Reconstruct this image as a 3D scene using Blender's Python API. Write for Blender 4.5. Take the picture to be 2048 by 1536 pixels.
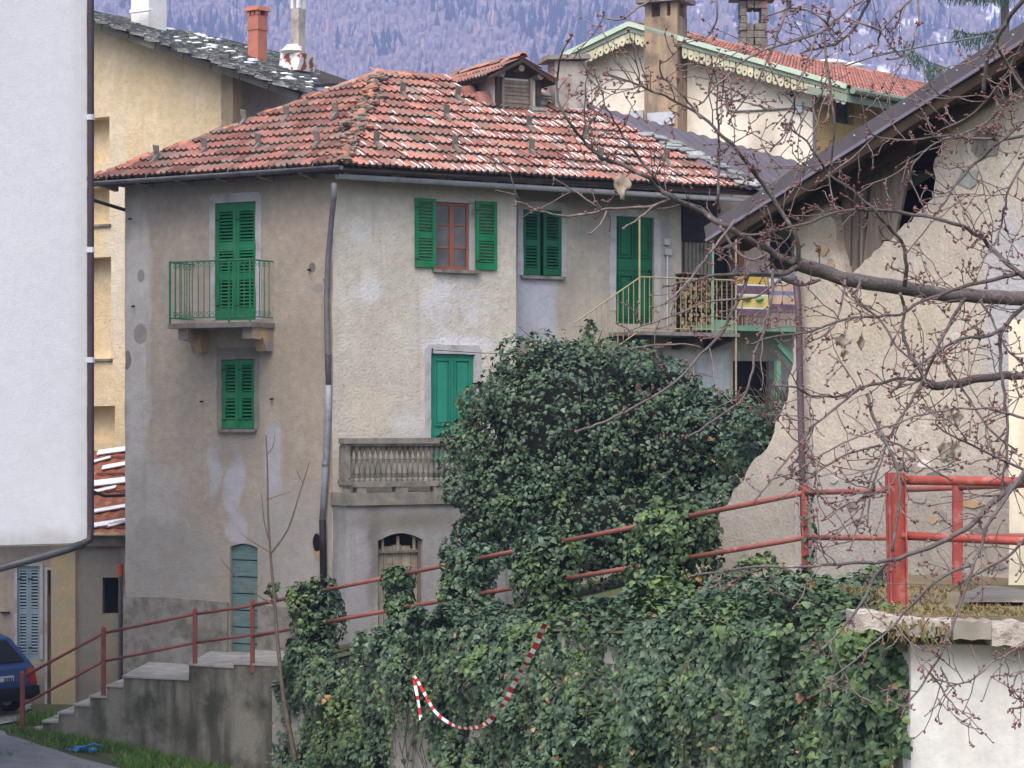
import bpy, math, random
import numpy as np
from mathutils import Vector, Matrix, noise
from mathutils.geometry import tessellate_polygon

random.seed(7); RNG = np.random.default_rng(7)
for o in list(bpy.data.objects): bpy.data.objects.remove(o)
scene = bpy.context.scene
COL = scene.collection
R = math.radians

# ------------------------------------------------------------------ camera, sky, sun, exposure
F = 4800.0            # focal length in pixels of a 2048 px wide picture
CZ = 5.6              # eye height above the lower yard
HY = 850.0            # picture row of the horizon
cam = bpy.data.cameras.new('camera'); cam.sensor_width = 36; cam.lens = F / 2048 * 36
cam.shift_y = (HY - 768) / 2048; cam.clip_start = 0.5; cam.clip_end = 6000
cam_o = bpy.data.objects.new('camera', cam); COL.objects.link(cam_o)
cam_o.location = (0, 0, CZ); cam_o.rotation_euler = (R(90), 0, 0)
scene.camera = cam_o

SUN_EL, SUN_AZ = R(56), R(200)      # azimuth clockwise from +Y: behind the camera, a little left
world = bpy.data.worlds.new('World'); scene.world = world; world.use_nodes = True
wn = world.node_tree
sky = wn.nodes.new('ShaderNodeTexSky'); sky.sky_type = 'NISHITA'; sky.sun_disc = False
sky.sun_elevation = SUN_EL; sky.sun_rotation = SUN_AZ
sky.air_density = 1.0; sky.dust_density = 4.0; sky.ozone_density = 1.0
bg = wn.nodes['Background']; bg.inputs['Strength'].default_value = 0.15
wn.links.new(sky.outputs[0], bg.inputs['Color'])
sun = bpy.data.lights.new('sun', 'SUN'); sun.energy = 1.15; sun.angle = R(55); sun.color = (1.0, 0.975, 0.96)
sun_o = bpy.data.objects.new('sun', sun); COL.objects.link(sun_o); sun_o.location = (0, 0, 60)
sdir = Vector((math.sin(SUN_AZ) * math.cos(SUN_EL), math.cos(SUN_AZ) * math.cos(SUN_EL), math.sin(SUN_EL)))
sun_o.rotation_euler = sdir.to_track_quat('Z', 'Y').to_euler()
vs = scene.view_settings
vs.view_transform = 'Standard'; vs.look = 'None'; vs.gamma = 1; vs.use_curve_mapping = False
vs.exposure = 0.95
scene.cycles.use_denoising = True
scene.cycles.max_bounces = 6; scene.cycles.volume_bounces = 1
scene.cycles.caustics_reflective = False; scene.cycles.caustics_refractive = False

# ------------------------------------------------------------------ picture <-> place helpers
def at(px, py, Y):
    return Vector(((px - 1024) / F * Y, Y, CZ + (HY - py) / F * Y))
def ray(px, py):
    return Vector(((px - 1024) / F, 1.0, (HY - py) / F))
CAM = Vector((0, 0, CZ))

class Frame:
    """a vertical plane: origin (x, y), direction d to the right, normal n towards the viewer"""
    def __init__(s, o, d, off=0.0):
        d = Vector((d[0], d[1], 0)).normalized()
        s.d = d; s.n = Vector((d.y, -d.x, 0)); s.o = Vector((o[0], o[1], 0)) + s.n * off
    def shifted(s, off): return Frame((s.o + s.n * off), s.d)
    def pt(s, u, z, off=0.0):
        p = s.o + s.d * u + s.n * off
        return Vector((p.x, p.y, z))
    def uv(s, px, py, off=0.0):
        r = ray(px, py); o = s.o + s.n * off
        t = (o - Vector((CAM.x, CAM.y, 0))).dot(s.n) / Vector((r.x, r.y, 0)).dot(s.n)
        p = CAM + r * t
        return ((Vector((p.x, p.y, 0)) - o).dot(s.d), p.z)
    def u(s, px, off=0.0): return s.uv(px, 850, off)[0]
    def z(s, px, py, off=0.0): return s.uv(px, py, off)[1]
    def rect(s, x0, x1, y0, y1, off=0.0):
        """u0, u1, z0, z1 of a picture box (heights read at its middle)"""
        xc = (x0 + x1) / 2
        return (s.u(x0, off), s.u(x1, off), s.z(xc, y1, off), s.z(xc, y0, off))

class Plane:
    """a sloping plane: origin, eu along the eave, ev up the slope"""
    def __init__(s, o, eu, p):
        s.o = Vector(o); s.eu = Vector(eu).normalized()
        w = Vector(p) - s.o; s.ev = (w - s.eu * w.dot(s.eu)).normalized()
        s.n = s.eu.cross(s.ev).normalized()
        if s.n.z < 0: s.n = -s.n
    def pt(s, u, v, h=0.0): return s.o + s.eu * u + s.ev * v + s.n * h
    def hit(s, px, py, h=0.0):
        r = ray(px, py); o = s.o + s.n * h
        t = (o - CAM).dot(s.n) / r.dot(s.n)
        p = CAM + r * t - o
        return (p.dot(s.eu), p.dot(s.ev))
    def hitp(s, px, py, h=0.0): return s.pt(*s.hit(px, py, h), h)

def inside(poly, x, y):
    c = False; n = len(poly)
    for i in range(n):
        x0, y0 = poly[i]; x1, y1 = poly[i - 1]
        if (y0 > y) != (y1 > y) and x < (x1 - x0) * (y - y0) / (y1 - y0) + x0: c = not c
    return c
def lerp(a, b, t): return a + (b - a) * t
def interp(x, pts):
    if x <= pts[0][0]: return pts[0][1]
    for (a, b), (c, d) in zip(pts, pts[1:]):
        if x <= c: return b + (d - b) * (x - a) / (c - a)
    return pts[-1][1]

# ------------------------------------------------------------------ objects
WLOC = {}
def thing(name, label, cat, loc=(0, 0, 0), group=None):
    o = bpy.data.objects.new(name, None); COL.objects.link(o)
    o.empty_display_size = 0.2; o.location = loc; WLOC[o.name] = Vector(loc)
    return tag(o, label, cat, group)
def tag(o, label, cat, group=None, kind=None):
    if label: o['label'] = label
    if cat: o['category'] = cat
    if group: o['group'] = group
    if kind: o['kind'] = kind
    return o
def place(name, mesh, M, parent=None):
    """one more object that shares a mesh, at world matrix M"""
    o = bpy.data.objects.new(name, mesh); COL.objects.link(o)
    w = M.translation.copy(); WLOC[o.name] = w
    if parent is not None:
        o.parent = parent; M = M.copy(); M.translation = w - WLOC[parent.name]
    o.matrix_local = M
    return o
def basis(x, y, z, p):
    return Matrix(((x[0], y[0], z[0], p[0]), (x[1], y[1], z[1], p[1]), (x[2], y[2], z[2], p[2]), (0, 0, 0, 1)))

class MB:
    def __init__(s): s.v = []; s.f = []; s.m = []; s.uv = {}
    def add(s, verts, faces, m=0):
        b = len(s.v); s.v += [tuple(v) for v in verts]
        for f in faces: s.f.append(tuple(b + i for i in f)); s.m.append(m)
        return b
    def hexa(s, p, m=0):           # p: 4 bottom + 4 top corners
        s.add(p, [(3, 2, 1, 0), (4, 5, 6, 7), (0, 1, 5, 4), (1, 2, 6, 5), (2, 3, 7, 6), (3, 0, 4, 7)], m)
    def fbox(s, fr, u0, u1, z0, z1, o0, o1, m=0):
        if o1 < o0: o0, o1 = o1, o0
        s.hexa([fr.pt(u0, z0, o1), fr.pt(u1, z0, o1), fr.pt(u1, z0, o0), fr.pt(u0, z0, o0),
                fr.pt(u0, z1, o1), fr.pt(u1, z1, o1), fr.pt(u1, z1, o0), fr.pt(u0, z1, o0)], m)
    def obox(s, c, ax, ay, az, m=0):   # half axes
        c = Vector(c); P = []
        for k in (-1, 1):
            for i, j in ((-1, -1), (1, -1), (1, 1), (-1, 1)): P.append(c + ax * i + ay * j + az * k)
        s.hexa(P, m)
    def beam(s, a, b, w, h, m=0, up=(0, 0, 1)):
        a = Vector(a); b = Vector(b); d = (b - a); L = d.length; d.normalize()
        x = d.cross(Vector(up)); x = x.normalized() if x.length > 1e-6 else Vector((1, 0, 0))
        y = x.cross(d).normalized()
        s.obox((a + b) / 2, x * w / 2, y * h / 2, d * L / 2, m)
    def tube(s, pts, rad, n=8, m=0, caps=True):
        pts = [Vector(p) for p in pts]; k = len(pts)
        if not hasattr(rad, '__len__'): rad = [rad] * k
        ref = None; rings = []
        for i, p in enumerate(pts):
            d = (pts[min(i + 1, k - 1)] - pts[max(i - 1, 0)]).normalized()
            if ref is None:
                ref = d.cross(Vector((0.3, 0.2, 1))); ref.normalize()
            x = (ref - d * ref.dot(d)); x.normalize(); ref = x; y = d.cross(x)
            rings.append([p + (x * math.cos(2 * math.pi * j / n) + y * math.sin(2 * math.pi * j / n)) * rad[i] for j in range(n)])
        V = [q for r in rings for q in r]; Fc = []
        for i in range(k - 1):
            for j in range(n):
                a = i * n + j; b = i * n + (j + 1) % n
                Fc.append((a, b, b + n, a + n))
        if caps: Fc += [tuple(range(n))[::-1], tuple((k - 1) * n + j for j in range(n))]
        s.add(V, Fc, m)
    def lathe(s, c, prof, n=10, m=0):
        c = Vector(c); V = []; Fc = []
        for r, z in prof:
            for j in range(n):
                a = 2 * math.pi * j / n; V.append(c + Vector((r * math.cos(a), r * math.sin(a), z)))
        for i in range(len(prof) - 1):
            for j in range(n):
                a = i * n + j; b = i * n + (j + 1) % n; Fc.append((a, b, b + n, a + n))
        Fc += [tuple(range(n))[::-1], tuple((len(prof) - 1) * n + j for j in range(n))]
        s.add(V, Fc, m)
    def prism(s, poly, ext, m=0):      # poly: 3-D points, ext: vector
        n = len(poly); poly = [Vector(p) for p in poly]; ext = Vector(ext)
        T = tessellate_polygon([poly])
        nrm = Vector((0, 0, 0))
        for i in range(n): nrm += poly[i].cross(poly[(i + 1) % n])
        flip = nrm.dot(ext) > 0
        V = poly + [p + ext for p in poly]
        Fc = []
        for t in T:
            a, b, c = t
            tn = (poly[b] - poly[a]).cross(poly[c] - poly[a])
            if tn.dot(ext) > 0: a, b, c = c, b, a
            Fc.append((a, b, c)); Fc.append((c + n, b + n, a + n))
        for i in range(n):
            j = (i + 1) % n
            Fc.append((i, j, j + n, i + n) if flip else (j, i, i + n, j + n))
        s.add(V, Fc, m)
    def fprism(s, fr, poly, o0, o1, m=0):
        s.prism([fr.pt(u, z, o0) for u, z in poly], fr.n * (o1 - o0), m)
    def blob(s, c, rx, ry, rz, nu=8, nv=5, m=0, rough=0.15, seed=0):
        c = Vector(c); V = [c + Vector((0, 0, -rz))]; Fc = []
        for i in range(1, nv):
            t = math.pi * i / nv
            for j in range(nu):
                a = 2 * math.pi * j / nu
                d = Vector((math.sin(t) * math.cos(a), math.sin(t) * math.sin(a), -math.cos(t)))
                k = 1 + rough * noise.noise(d * 2.1 + Vector((seed * 3.7, seed * 1.3, 0)) + c * 0.37) * 2
                V.append(c + Vector((d.x * rx, d.y * ry, d.z * rz)) * k)
        V.append(c + Vector((0, 0, rz)))
        for j in range(nu): Fc.append((0, 1 + (j + 1) % nu, 1 + j))
        for i in range(nv - 2):
            for j in range(nu):
                a = 1 + i * nu + j; b = 1 + i * nu + (j + 1) % nu; Fc.append((a, b, b + nu, a + nu))
        L = len(V) - 1; b0 = 1 + (nv - 2) * nu
        for j in range(nu): Fc.append((b0 + j, b0 + (j + 1) % nu, L))
        s.add(V, Fc, m)
    def mesh(s, name, mats, c=Vector((0, 0, 0)), smooth=False):
        me = bpy.data.meshes.new(name)
        me.from_pydata([(x - c[0], y - c[1], z - c[2]) for x, y, z in s.v], [], s.f)
        for m in (mats if isinstance(mats, (list, tuple)) else [mats]): me.materials.append(m)
        if any(s.m): me.polygons.foreach_set('material_index', s.m)
        if smooth: me.polygons.foreach_set('use_smooth', [True] * len(s.f))
        if s.uv:
            L = me.uv_layers.new(name='UVMap'); vi = np.empty(len(me.loops), dtype=np.int32)
            me.loops.foreach_get('vertex_index', vi)
            arr = np.zeros((len(s.v), 2))
            for k, q in s.uv.items(): arr[k] = q
            L.data.foreach_set('uv', arr[vi].ravel())
        me.update()
        return me
    def build(s, name, mats, parent=None, smooth=False):
        a = np.array(s.v); c = Vector(((a[:, 0].min() + a[:, 0].max()) / 2, (a[:, 1].min() + a[:, 1].max()) / 2, a[:, 2].min()))
        me = s.mesh(name, mats, c, smooth)
        return place(name, me, Matrix.Translation(c), parent)

def np_mesh(name, V, Fa, mats, parent=None, smooth=False, mi=None):
    """big meshes from numpy arrays (all faces with the same corner count)"""
    me = bpy.data.meshes.new(name); k = Fa.shape[1]
    c = Vector((float((V[:, 0].min() + V[:, 0].max()) / 2), float((V[:, 1].min() + V[:, 1].max()) / 2), float(V[:, 2].min())))
    V = V - np.array(c)
    me.vertices.add(len(V)); me.vertices.foreach_set('co', V.astype(np.float32).ravel())
    me.loops.add(Fa.size); me.loops.foreach_set('vertex_index', Fa.astype(np.int32).ravel())
    me.polygons.add(len(Fa)); me.polygons.foreach_set('loop_start', np.arange(0, Fa.size, k, dtype=np.int32))
    for m in (mats if isinstance(mats, (list, tuple)) else [mats]): me.materials.append(m)
    if mi is not None: me.polygons.foreach_set('material_index', mi.astype(np.int32))
    me.polygons.foreach_set('use_smooth', np.full(len(Fa), smooth))
    me.update(calc_edges=True); me.validate()
    return place(name, me, Matrix.Translation(c), parent)

def rough_outline(poly, step=0.35, amp=0.012):
    """break straight outer edges into slightly uneven ones"""
    out = []; n = len(poly)
    for i in range(n):
        a = Vector(poly[i]); b = Vector(poly[(i + 1) % n]); L = (b - a).length; k = max(1, int(L / step))
        t = (b - a) / max(L, 1e-6); q = Vector((t.y, -t.x))
        for j in range(k):
            p = a.lerp(b, j / k)
            if j: p = p + q * random.uniform(-amp, amp)
            out.append((p.x, p.y))
    return out
def wall(name, fr, outer, holes, mats, parent, depth=0.3, hole_depth=0.2, off=0.0, closed=True, back=False):
    """a wall face with real openings: outer / holes in (u, z); slot 1 = what shows deep in the openings"""
    mb = MB(); loops = [outer] + holes
    P = [[fr.pt(u, z, off) for u, z in lp] for lp in loops]
    T = tessellate_polygon([[Vector((u, z, 0)) for u, z in lp] for lp in loops])
    flat = [p for lp in P for p in lp]; fuv = [q for lp in loops for q in lp]
    Fc = []
    for a, b, c in T:
        if (flat[b] - flat[a]).cross(flat[c] - flat[a]).dot(fr.n) < 0: a, b, c = c, b, a
        Fc.append((a, b, c))
    b0 = mb.add(flat, Fc, 0)
    for i, q in enumerate(fuv): mb.uv[b0 + i] = q
    for k, lp in enumerate(loops):
        dep = depth if k == 0 else hole_depth
        pts = P[k]; n = len(pts); V = pts + [p - fr.n * dep for p in pts]
        b0 = mb.add(V, [(i, (i + 1) % n, (i + 1) % n + n, i + n) for i in range(n)], 0)
        for i, q in enumerate(lp): mb.uv[b0 + i] = q; mb.uv[b0 + n + i] = q
        if (k and closed) or (k == 0 and back):
            T2 = tessellate_polygon([[Vector((u, z, 0)) for u, z in lp]])
            b0 = mb.add(V[n:], T2, 1 if k else 0)
            for i, q in enumerate(lp): mb.uv[b0 + i] = q
    return mb.build(name, mats, parent)
def R4(u0, u1, z0, z1): return [(u0, z0), (u1, z0), (u1, z1), (u0, z1)]
def arch4(u0, u1, z0, z1, rise, n=7):
    p = [(u0, z0), (u1, z0)]; 
    for i in range(n + 1):
        t = i / n; p.append((lerp(u1, u0, t), z1 - rise + rise * math.sin(math.pi * t)))
    return p

# ------------------------------------------------------------------ materials
def lin(h):
    c = [int(h[i:i + 2], 16) / 255 for i in (0, 2, 4)]
    return tuple(x / 12.92 if x <= 0.04045 else ((x + 0.055) / 1.055) ** 2.4 for x in c) + (1,)
class NT:
    def __init__(s, name):
        s.mat = bpy.data.materials.new(name); s.mat.use_nodes = True
        s.t = s.mat.node_tree; s.b = s.t.nodes['Principled BSDF']
    def n(s, typ, **kw):
        nd = s.t.nodes.new('ShaderNode' + typ)
        for k, v in kw.items(): setattr(nd, k, v)
        return nd
    def l(s, a, b): s.t.links.new(a, b)
    def val(s, sock, v):
        if hasattr(v, 'is_output') or isinstance(v, bpy.types.NodeSocket): s.l(v, sock)
        else: sock.default_value = v
    def math(s, op, a, b=0.0, clamp=False):
        nd = s.n('Math', operation=op); nd.use_clamp = clamp; s.val(nd.inputs[0], a); s.val(nd.inputs[1], b); return nd.outputs[0]
    def vmath(s, op, a, b=None):
        nd = s.n('VectorMath', operation=op); s.val(nd.inputs[0], a)
        if b is not None: s.val(nd.inputs[1], b)
        return nd.outputs[1] if op in ('LENGTH', 'DOT_PRODUCT', 'DISTANCE') else nd.outputs[0]
    def pos(s): return s.n('NewGeometry').outputs['Position']
    def uvc(s): return s.n('TexCoord').outputs['UV']
    def noise(s, scale, detail=5, rough=0.55, vec=None, col=False, stretch=None):
        nd = s.n('TexNoise'); nd.inputs['Scale'].default_value = scale; nd.inputs['Detail'].default_value = detail
        nd.inputs['Roughness'].default_value = rough
        v = vec if vec is not None else s.pos()
        if stretch: v = s.vmath('MULTIPLY', v, stretch)
        s.l(v, nd.inputs['Vector'])
        return nd.outputs['Color' if col else 'Fac']
    def ramp(s, fac, lo, hi):
        nd = s.n('MapRange'); nd.inputs[1].default_value = lo; nd.inputs[2].default_value = hi; s.l(fac, nd.inputs[0]); return nd.outputs[0]
    def mix(s, fac, a, b, mode='MIX'):
        nd = s.n('MixRGB', blend_type=mode); s.val(nd.inputs[0], fac)
        s.val(nd.inputs[1], a); s.val(nd.inputs[2], b); return nd.outputs[0]
    def rnd(s):
        a = s.n('ObjectInfo').outputs['Random']; b = s.n('NewGeometry').outputs['Random Per Island']
        return s.math('FRACT', s.math('ADD', a, b))
    def bump(s, h, strength=0.4, dist=0.02):
        nd = s.n('Bump'); nd.inputs['Strength'].default_value = strength; nd.inputs['Distance'].default_value = dist
        s.l(h, nd.inputs['Height']); s.l(nd.outputs[0], s.b.inputs['Normal'])
    def out(s, col, rough=0.9, metal=0.0, spec=None):
        s.val(s.b.inputs['Base Color'], col); s.val(s.b.inputs['Roughness'], rough); s.b.inputs['Metallic'].default_value = metal
        s.b.inputs['Specular IOR Level'].default_value = 0.25 if spec is None else spec
        return s.mat

def plain(name, a, b=None, scale=3.0, rough=0.85, bump=0.3, bscale=40, dist=0.01, metal=0.0, spec=None, lo=0.35, hi=0.65, rand=0.0, stretch=None, dirt=None, dscale=1.5, dlo=0.5, dhi=0.75):
    t = NT(name); a = lin(a); b = lin(b) if b else a
    c = t.mix(t.ramp(t.noise(scale, stretch=stretch), lo, hi), a, b)
    fine = t.noise(bscale, 6, 0.65)
    c = t.mix(0.35, c, t.mix(t.ramp(fine, 0.3, 0.7), (0.55, 0.55, 0.55, 1), (1.25, 1.25, 1.25, 1)), 'MULTIPLY')
    if dirt: c = t.mix(t.ramp(t.noise(dscale, 6, 0.6), dlo, dhi), c, lin(dirt))
    if rand:
        v = t.ramp(t.rnd(), 0, 1); g = t.n('HueSaturation'); t.l(c, g.inputs['Color'])
        t.l(t.math('ADD', t.math('MULTIPLY', v, 2 * rand), 1 - rand), g.inputs['Value']); c = g.outputs[0]
    if bump: t.bump(fine, bump, dist)
    return t.out(c, rough, metal, spec)

def plaster(name, a, b, patches=(), speck='3a352e', speck_amt=0.55, streak=None, grime=None, scale=1.1, bump=0.5, bscale=22, white=None, mott=0.5):
    """lime plaster: large cloudy tone, fine pits, run-down streaks, patches with their own shape (in wall metres)"""
    t = NT(name); uv = t.uvc(); P = t.pos()
    c = t.mix(t.ramp(t.noise(scale, 6, 0.6), 0.36, 0.66), lin(a), lin(b))
    c = t.mix(mott, c, t.mix(t.ramp(t.noise(7, 6, 0.65), 0.3, 0.72), (0.74, 0.74, 0.76, 1), (1.25, 1.25, 1.24, 1)), 'MULTIPLY')
    if white: c = t.mix(t.ramp(t.noise(1.7, 7, 0.65, vec=t.vmath('ADD', P, (31, 7, 3))), 0.58, 0.7), c, lin(white))
    warp = t.vmath('MULTIPLY', t.vmath('SUBTRACT', t.noise(1.6, 5, 0.6, col=True), (0.5, 0.5, 0.5)), (1, 1, 0))
    for p in patches:
        q = t.vmath('ADD', uv, t.vmath('MULTIPLY', warp, (p.get('wob', 0.5),) * 3))
        q = t.vmath('SUBTRACT', q, (p['c'][0], p['c'][1], 0))
        q = t.vmath('MULTIPLY', q, (1 / p['r'][0], 1 / p['r'][1], 0))
        if p.get('box'):
            q = t.vmath('ABSOLUTE', q); sp = t.n('SeparateXYZ'); t.l(q, sp.inputs[0]); d = t.math('MAXIMUM', sp.outputs[0], sp.outputs[1])
        else: d = t.vmath('LENGTH', q)
        s_ = p.get('soft', 0.12)
        m = t.n('MapRange'); m.interpolation_type = 'SMOOTHSTEP'
        m.inputs[1].default_value = 1 - s_; m.inputs[2].default_value = 1 + s_; m.inputs[3].default_value = p.get('a', 1.0); m.inputs[4].default_value = 0
        t.l(d, m.inputs[0]); f = m.outputs[0]
        if p.get('break'):
            f = t.math('MULTIPLY', f, t.ramp(t.noise(p['break'], 6, 0.65), 0.38, 0.6), True)
        pc = t.mix(0.5, lin(p['col']), t.mix(t.ramp(t.noise(5, 6, 0.65), 0.3, 0.72), (0.75, 0.75, 0.75, 1), (1.15, 1.15, 1.15, 1)), 'MULTIPLY')
        c = t.mix(f, c, pc)
    if streak: c = t.mix(t.math('MULTIPLY', t.ramp(t.noise(5, 4, 0.6, stretch=(1, 1, 0.08)), 0.52, 0.8), 0.7), c, lin(streak))
    if grime: c = t.mix(t.math('MULTIPLY', t.ramp(t.noise(0.8, 7, 0.7, vec=t.vmath('ADD', P, (5, 17, 9))), 0.5, 0.78), 0.65), c, lin(grime))
    sp = t.ramp(t.noise(24, 5, 0.75, stretch=(1, 1, 1.5)), 0.595, 0.69)
    c = t.mix(t.math('MULTIPLY', sp, speck_amt), c, lin(speck))
    h = t.math('ADD', t.noise(bscale, 6, 0.7), t.math('MULTIPLY', t.noise(3, 4), 1.2))
    h = t.math('SUBTRACT', h, t.math('MULTIPLY', sp, 0.4))
    t.bump(h, bump, 0.03)
    return t.out(c, 0.95, 0, 0.1)

def leafmat(name, cols, rough=0.38, trans=0.0, young=None, dead=None):
    t = NT(name); r = t.rnd()
    cr = t.n('ValToRGB'); e = cr.color_ramp.elements; k = len(cols)
    e[0].position = 0; e[0].color = lin(cols[0]); e[1].position = 1; e[1].color = lin(cols[-1])
    for i in range(1, k - 1):
        q = cr.color_ramp.elements.new(i / (k - 1)); q.color = lin(cols[i])
    t.l(r, cr.inputs[0]); c = cr.outputs[0]
    if young: c = t.mix(t.math('MULTIPLY', t.ramp(t.noise(1.3, 4, 0.6), 0.56, 0.72), 0.75), c, lin(young))
    if dead: c = t.mix(t.math('GREATER_THAN', t.math('FRACT', t.math('MULTIPLY', r, 37.3)), 0.993), c, lin(dead))
    return t.out(c, rough, 0, 0.22)

M = {}
def mats():
    M['dark'] = plain('dark_interior', '15130f', '0c0b0a', bump=0)
    M['green'] = plain('green_paint', '177a4a', '126b40', 2, 0.55, 0.2, 60, dirt='4a8064', dscale=3, dlo=0.5, dhi=0.85, spec=0.3)
    M['green_pale'] = plain('faded_green_paint', '2c8a72', '257d66', 2, 0.6, 0.2, 60, dirt='7fae9c', dscale=5, dlo=0.64, dhi=0.85)
    M['green_dark'] = plain('old_green_paint', '136640', '0e5536', 2, 0.55, 0.2, 60, dirt='4d6b55', dscale=6, dlo=0.62, dhi=0.8)
    M['bluegreen'] = plain('weathered_teal_boards', '6f8581', '5d7573', 3, 0.85, 0.4, 40, stretch=(1, 1, 6), dirt='8b948b', dscale=4, dlo=0.6, dhi=0.8)
    M['surround'] = plain('white_window_surround', 'b9b6b8', 'a9a5a4', 3, 0.95, 0.3, 30, dirt='8f887f', dscale=3, dlo=0.55, dhi=0.75)
    M['surround_grey'] = plain('grey_window_surround', '8f8984', '7f7872', 3, 0.95, 0.4, 30)
    M['stone'] = plain('grey_sill_stone', '8a857e', '74706a', 6, 0.9, 0.4, 30, dirt='55524a', dscale=5)
    M['corbel'] = plain('ochre_corbel_plaster', 'c2a27a', 'a98f76', 4, 0.95, 0.3, 30, dirt='8a8683', dscale=3, dlo=0.45, dhi=0.6)
    M['tile'] = plain('terracotta_tile', 'af796a', '976559', 5, 0.9, 0.4, 50, rand=0.36, dirt='857a70', dscale=2.4, dlo=0.44, dhi=0.66)
    M['tile_edge'] = plain('lichen_tile_edge', '4f443b', '6a4a3e', 9, 0.95, 0.5, 60, rand=0.3, dirt='38352f', dscale=9, dlo=0.42, dhi=0.6)
    M['tile_old'] = plain('old_ridge_tile', 'b8765c', '9c6a55', 6, 0.9, 0.4, 40, rand=0.3, dirt='8c8478', dscale=6, dlo=0.45, dhi=0.62)
    M['mortar'] = plain('grey_mortar', '8d857b', '6a645b', 9, 0.95, 0.7, 40, dist=0.02, dirt='4f4c45', dscale=8)
    M['wood_dark'] = plain('dark_old_wood', '4a4038', '362e28', 3, 0.9, 0.4, 30, stretch=(1, 1, 5))
    M['wood_grey'] = plain('weathered_grey_wood', '85796f', '6c6259', 3, 0.9, 0.4, 30, rand=0.2, stretch=(6, 6, 0.6))
    M['wood_pale'] = plain('pale_old_planks', 'b3a794', '9b8f80', 3, 0.9, 0.4, 30, rand=0.15, stretch=(6, 6, 0.7), dirt='6f675c', dscale=3)
    M['window_wood'] = plain('reddish_window_wood', '9c5f47', '8c5440', 4, 0.6, 0.2, 50)
    t = NT('window_glass'); c = t.mix(t.ramp(t.noise(2.0), 0.4, 0.6), lin('4c4a4e'), lin('6a6566'))
    M['glass'] = t.out(c, 0.12, 0, 0.5)
    M['zinc'] = plain('galvanised_metal', 'c6c8ce', 'b2b5bc', 3, 0.45, 0.1, 40, metal=0.0, spec=0.5, dirt='85878d', dscale=4, dlo=0.55, dhi=0.75)
    M['zinc_dark'] = plain('weathered_gutter_metal', '77757a', '636166', 4, 0.6, 0.15, 40, metal=0.0, spec=0.4, dirt='3e3b3a', dscale=3)
    M['pipe_black'] = plain('black_cast_iron', '2a2829', '201e1f', 5, 0.6, 0.2, 40)
    M['snow'] = plain('snow', 'f2f3f7', 'e6e8ee', 5, 0.8, 0.2, 40)
    M['guard'] = plain('snow_guard_metal', '7d7870', '68635c', 9, 0.7, 0.2, 50)
    M['concrete'] = plain('mossy_concrete', '979189', '7d786e', 4, 0.95, 0.5, 30, dist=0.02, dirt='5c5a4d', dscale=3.2, dlo=0.5, dhi=0.72)
    M['concrete_lt'] = plain('pale_concrete', 'aaa6a0', '938f88', 2.5, 0.95, 0.4, 30, dirt='6d6a62', dscale=2.6, dlo=0.52, dhi=0.74)
    M['concrete_dk'] = plain('dark_streaked_concrete', '807c74', '67645b', 2.2, 0.95, 0.5, 26, dist=0.02, stretch=(1, 1, 0.25), dirt='4b4a40', dscale=1.5, dlo=0.45, dhi=0.7)
    M['red'] = plain('red_rail_paint', '935a50', '844c43', 4, 0.5, 0.2, 50, spec=0.4, dirt='c58f78', dscale=5, dlo=0.6, dhi=0.82)
    M['red_old'] = plain('rusty_red_paint', '8a4a41', '783f37', 5, 0.6, 0.3, 50, spec=0.35, dirt='6b5a55', dscale=6, dlo=0.52, dhi=0.75)
    M['red_bright'] = plain('bright_red_steel_paint', 'a04b42', '90423a', 3, 0.6, 0.3, 50, spec=0.3, dirt='b98378', dscale=7, dlo=0.52, dhi=0.8)
    M['railgreen'] = plain('green_iron_paint', '3f7a5a', '346a4d', 6, 0.55, 0.2, 50)
    M['railcream'] = plain('pale_yellow_iron_paint', 'a99d7c', '968b6c', 6, 0.6, 0.2, 50)
    M['railmint'] = plain('mint_green_paint', '7fa58c', '6f967d', 5, 0.6, 0.2, 50)
    M['brown'] = plain('brown_roof_sheet', '5e575b', '534d51', 2, 0.5, 0.1, 40, metal=0.0, spec=0.4)
    M['brown_lt'] = plain('brown_sheet_lip', '82788a', '766c7c', 2, 0.4, 0.1, 40, spec=0.5)
    M['slate'] = plain('grey_stone_slab', '8f908e', '74766f', 6, 0.9, 0.5, 40, rand=0.45, dirt='b3b4af', dscale=9, dlo=0.55, dhi=0.75)
    M['verge'] = plain('pale_verge_mortar', '9c958a', '857e73', 5, 0.95, 0.4, 40)
    M['redchim'] = plain('salmon_chimney_plaster', 'b87765', 'a66856', 3, 0.9, 0.3, 30)
    M['whiteplast'] = plain('white_lime_plaster', 'e2dfdb', 'd2cfca', 3, 0.95, 0.3, 30)
    M['chim'] = plain('sooty_chimney_plaster', 'b39a7d', '8f7d6b', 2, 0.95, 0.4, 26, stretch=(3, 3, 0.4), dirt='5d554e', dscale=1.7, dlo=0.46, dhi=0.68)
    M['chimgrey'] = plain('grey_chimney_plaster', 'b0a9a0', '96908a', 3, 0.95, 0.5, 26, dirt='7a736c', dscale=3)
    M['brick'] = plain('old_brick', 'ab7a6a', '967064', 7, 0.9, 0.5, 40, rand=0.25)
    M['mint'] = plain('mint_fascia_paint', 'c6d3c0', 'b4c6b0', 4, 0.7, 0.2, 40)
    M['fret'] = plain('cream_fretwork_paint', 'cfcaae', 'bab598', 5, 0.75, 0.2, 40, rand=0.12, dirt='8d8762', dscale=9, dlo=0.58, dhi=0.78)
    M['soffit'] = plain('green_soffit_paint', '8b9885', '7c8a78', 3, 0.8, 0.2, 40)
    M['roof_red'] = plain('red_tile_roof', 'a8756a', '946358', 6, 0.9, 0.4, 40, rand=0.2)
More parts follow.
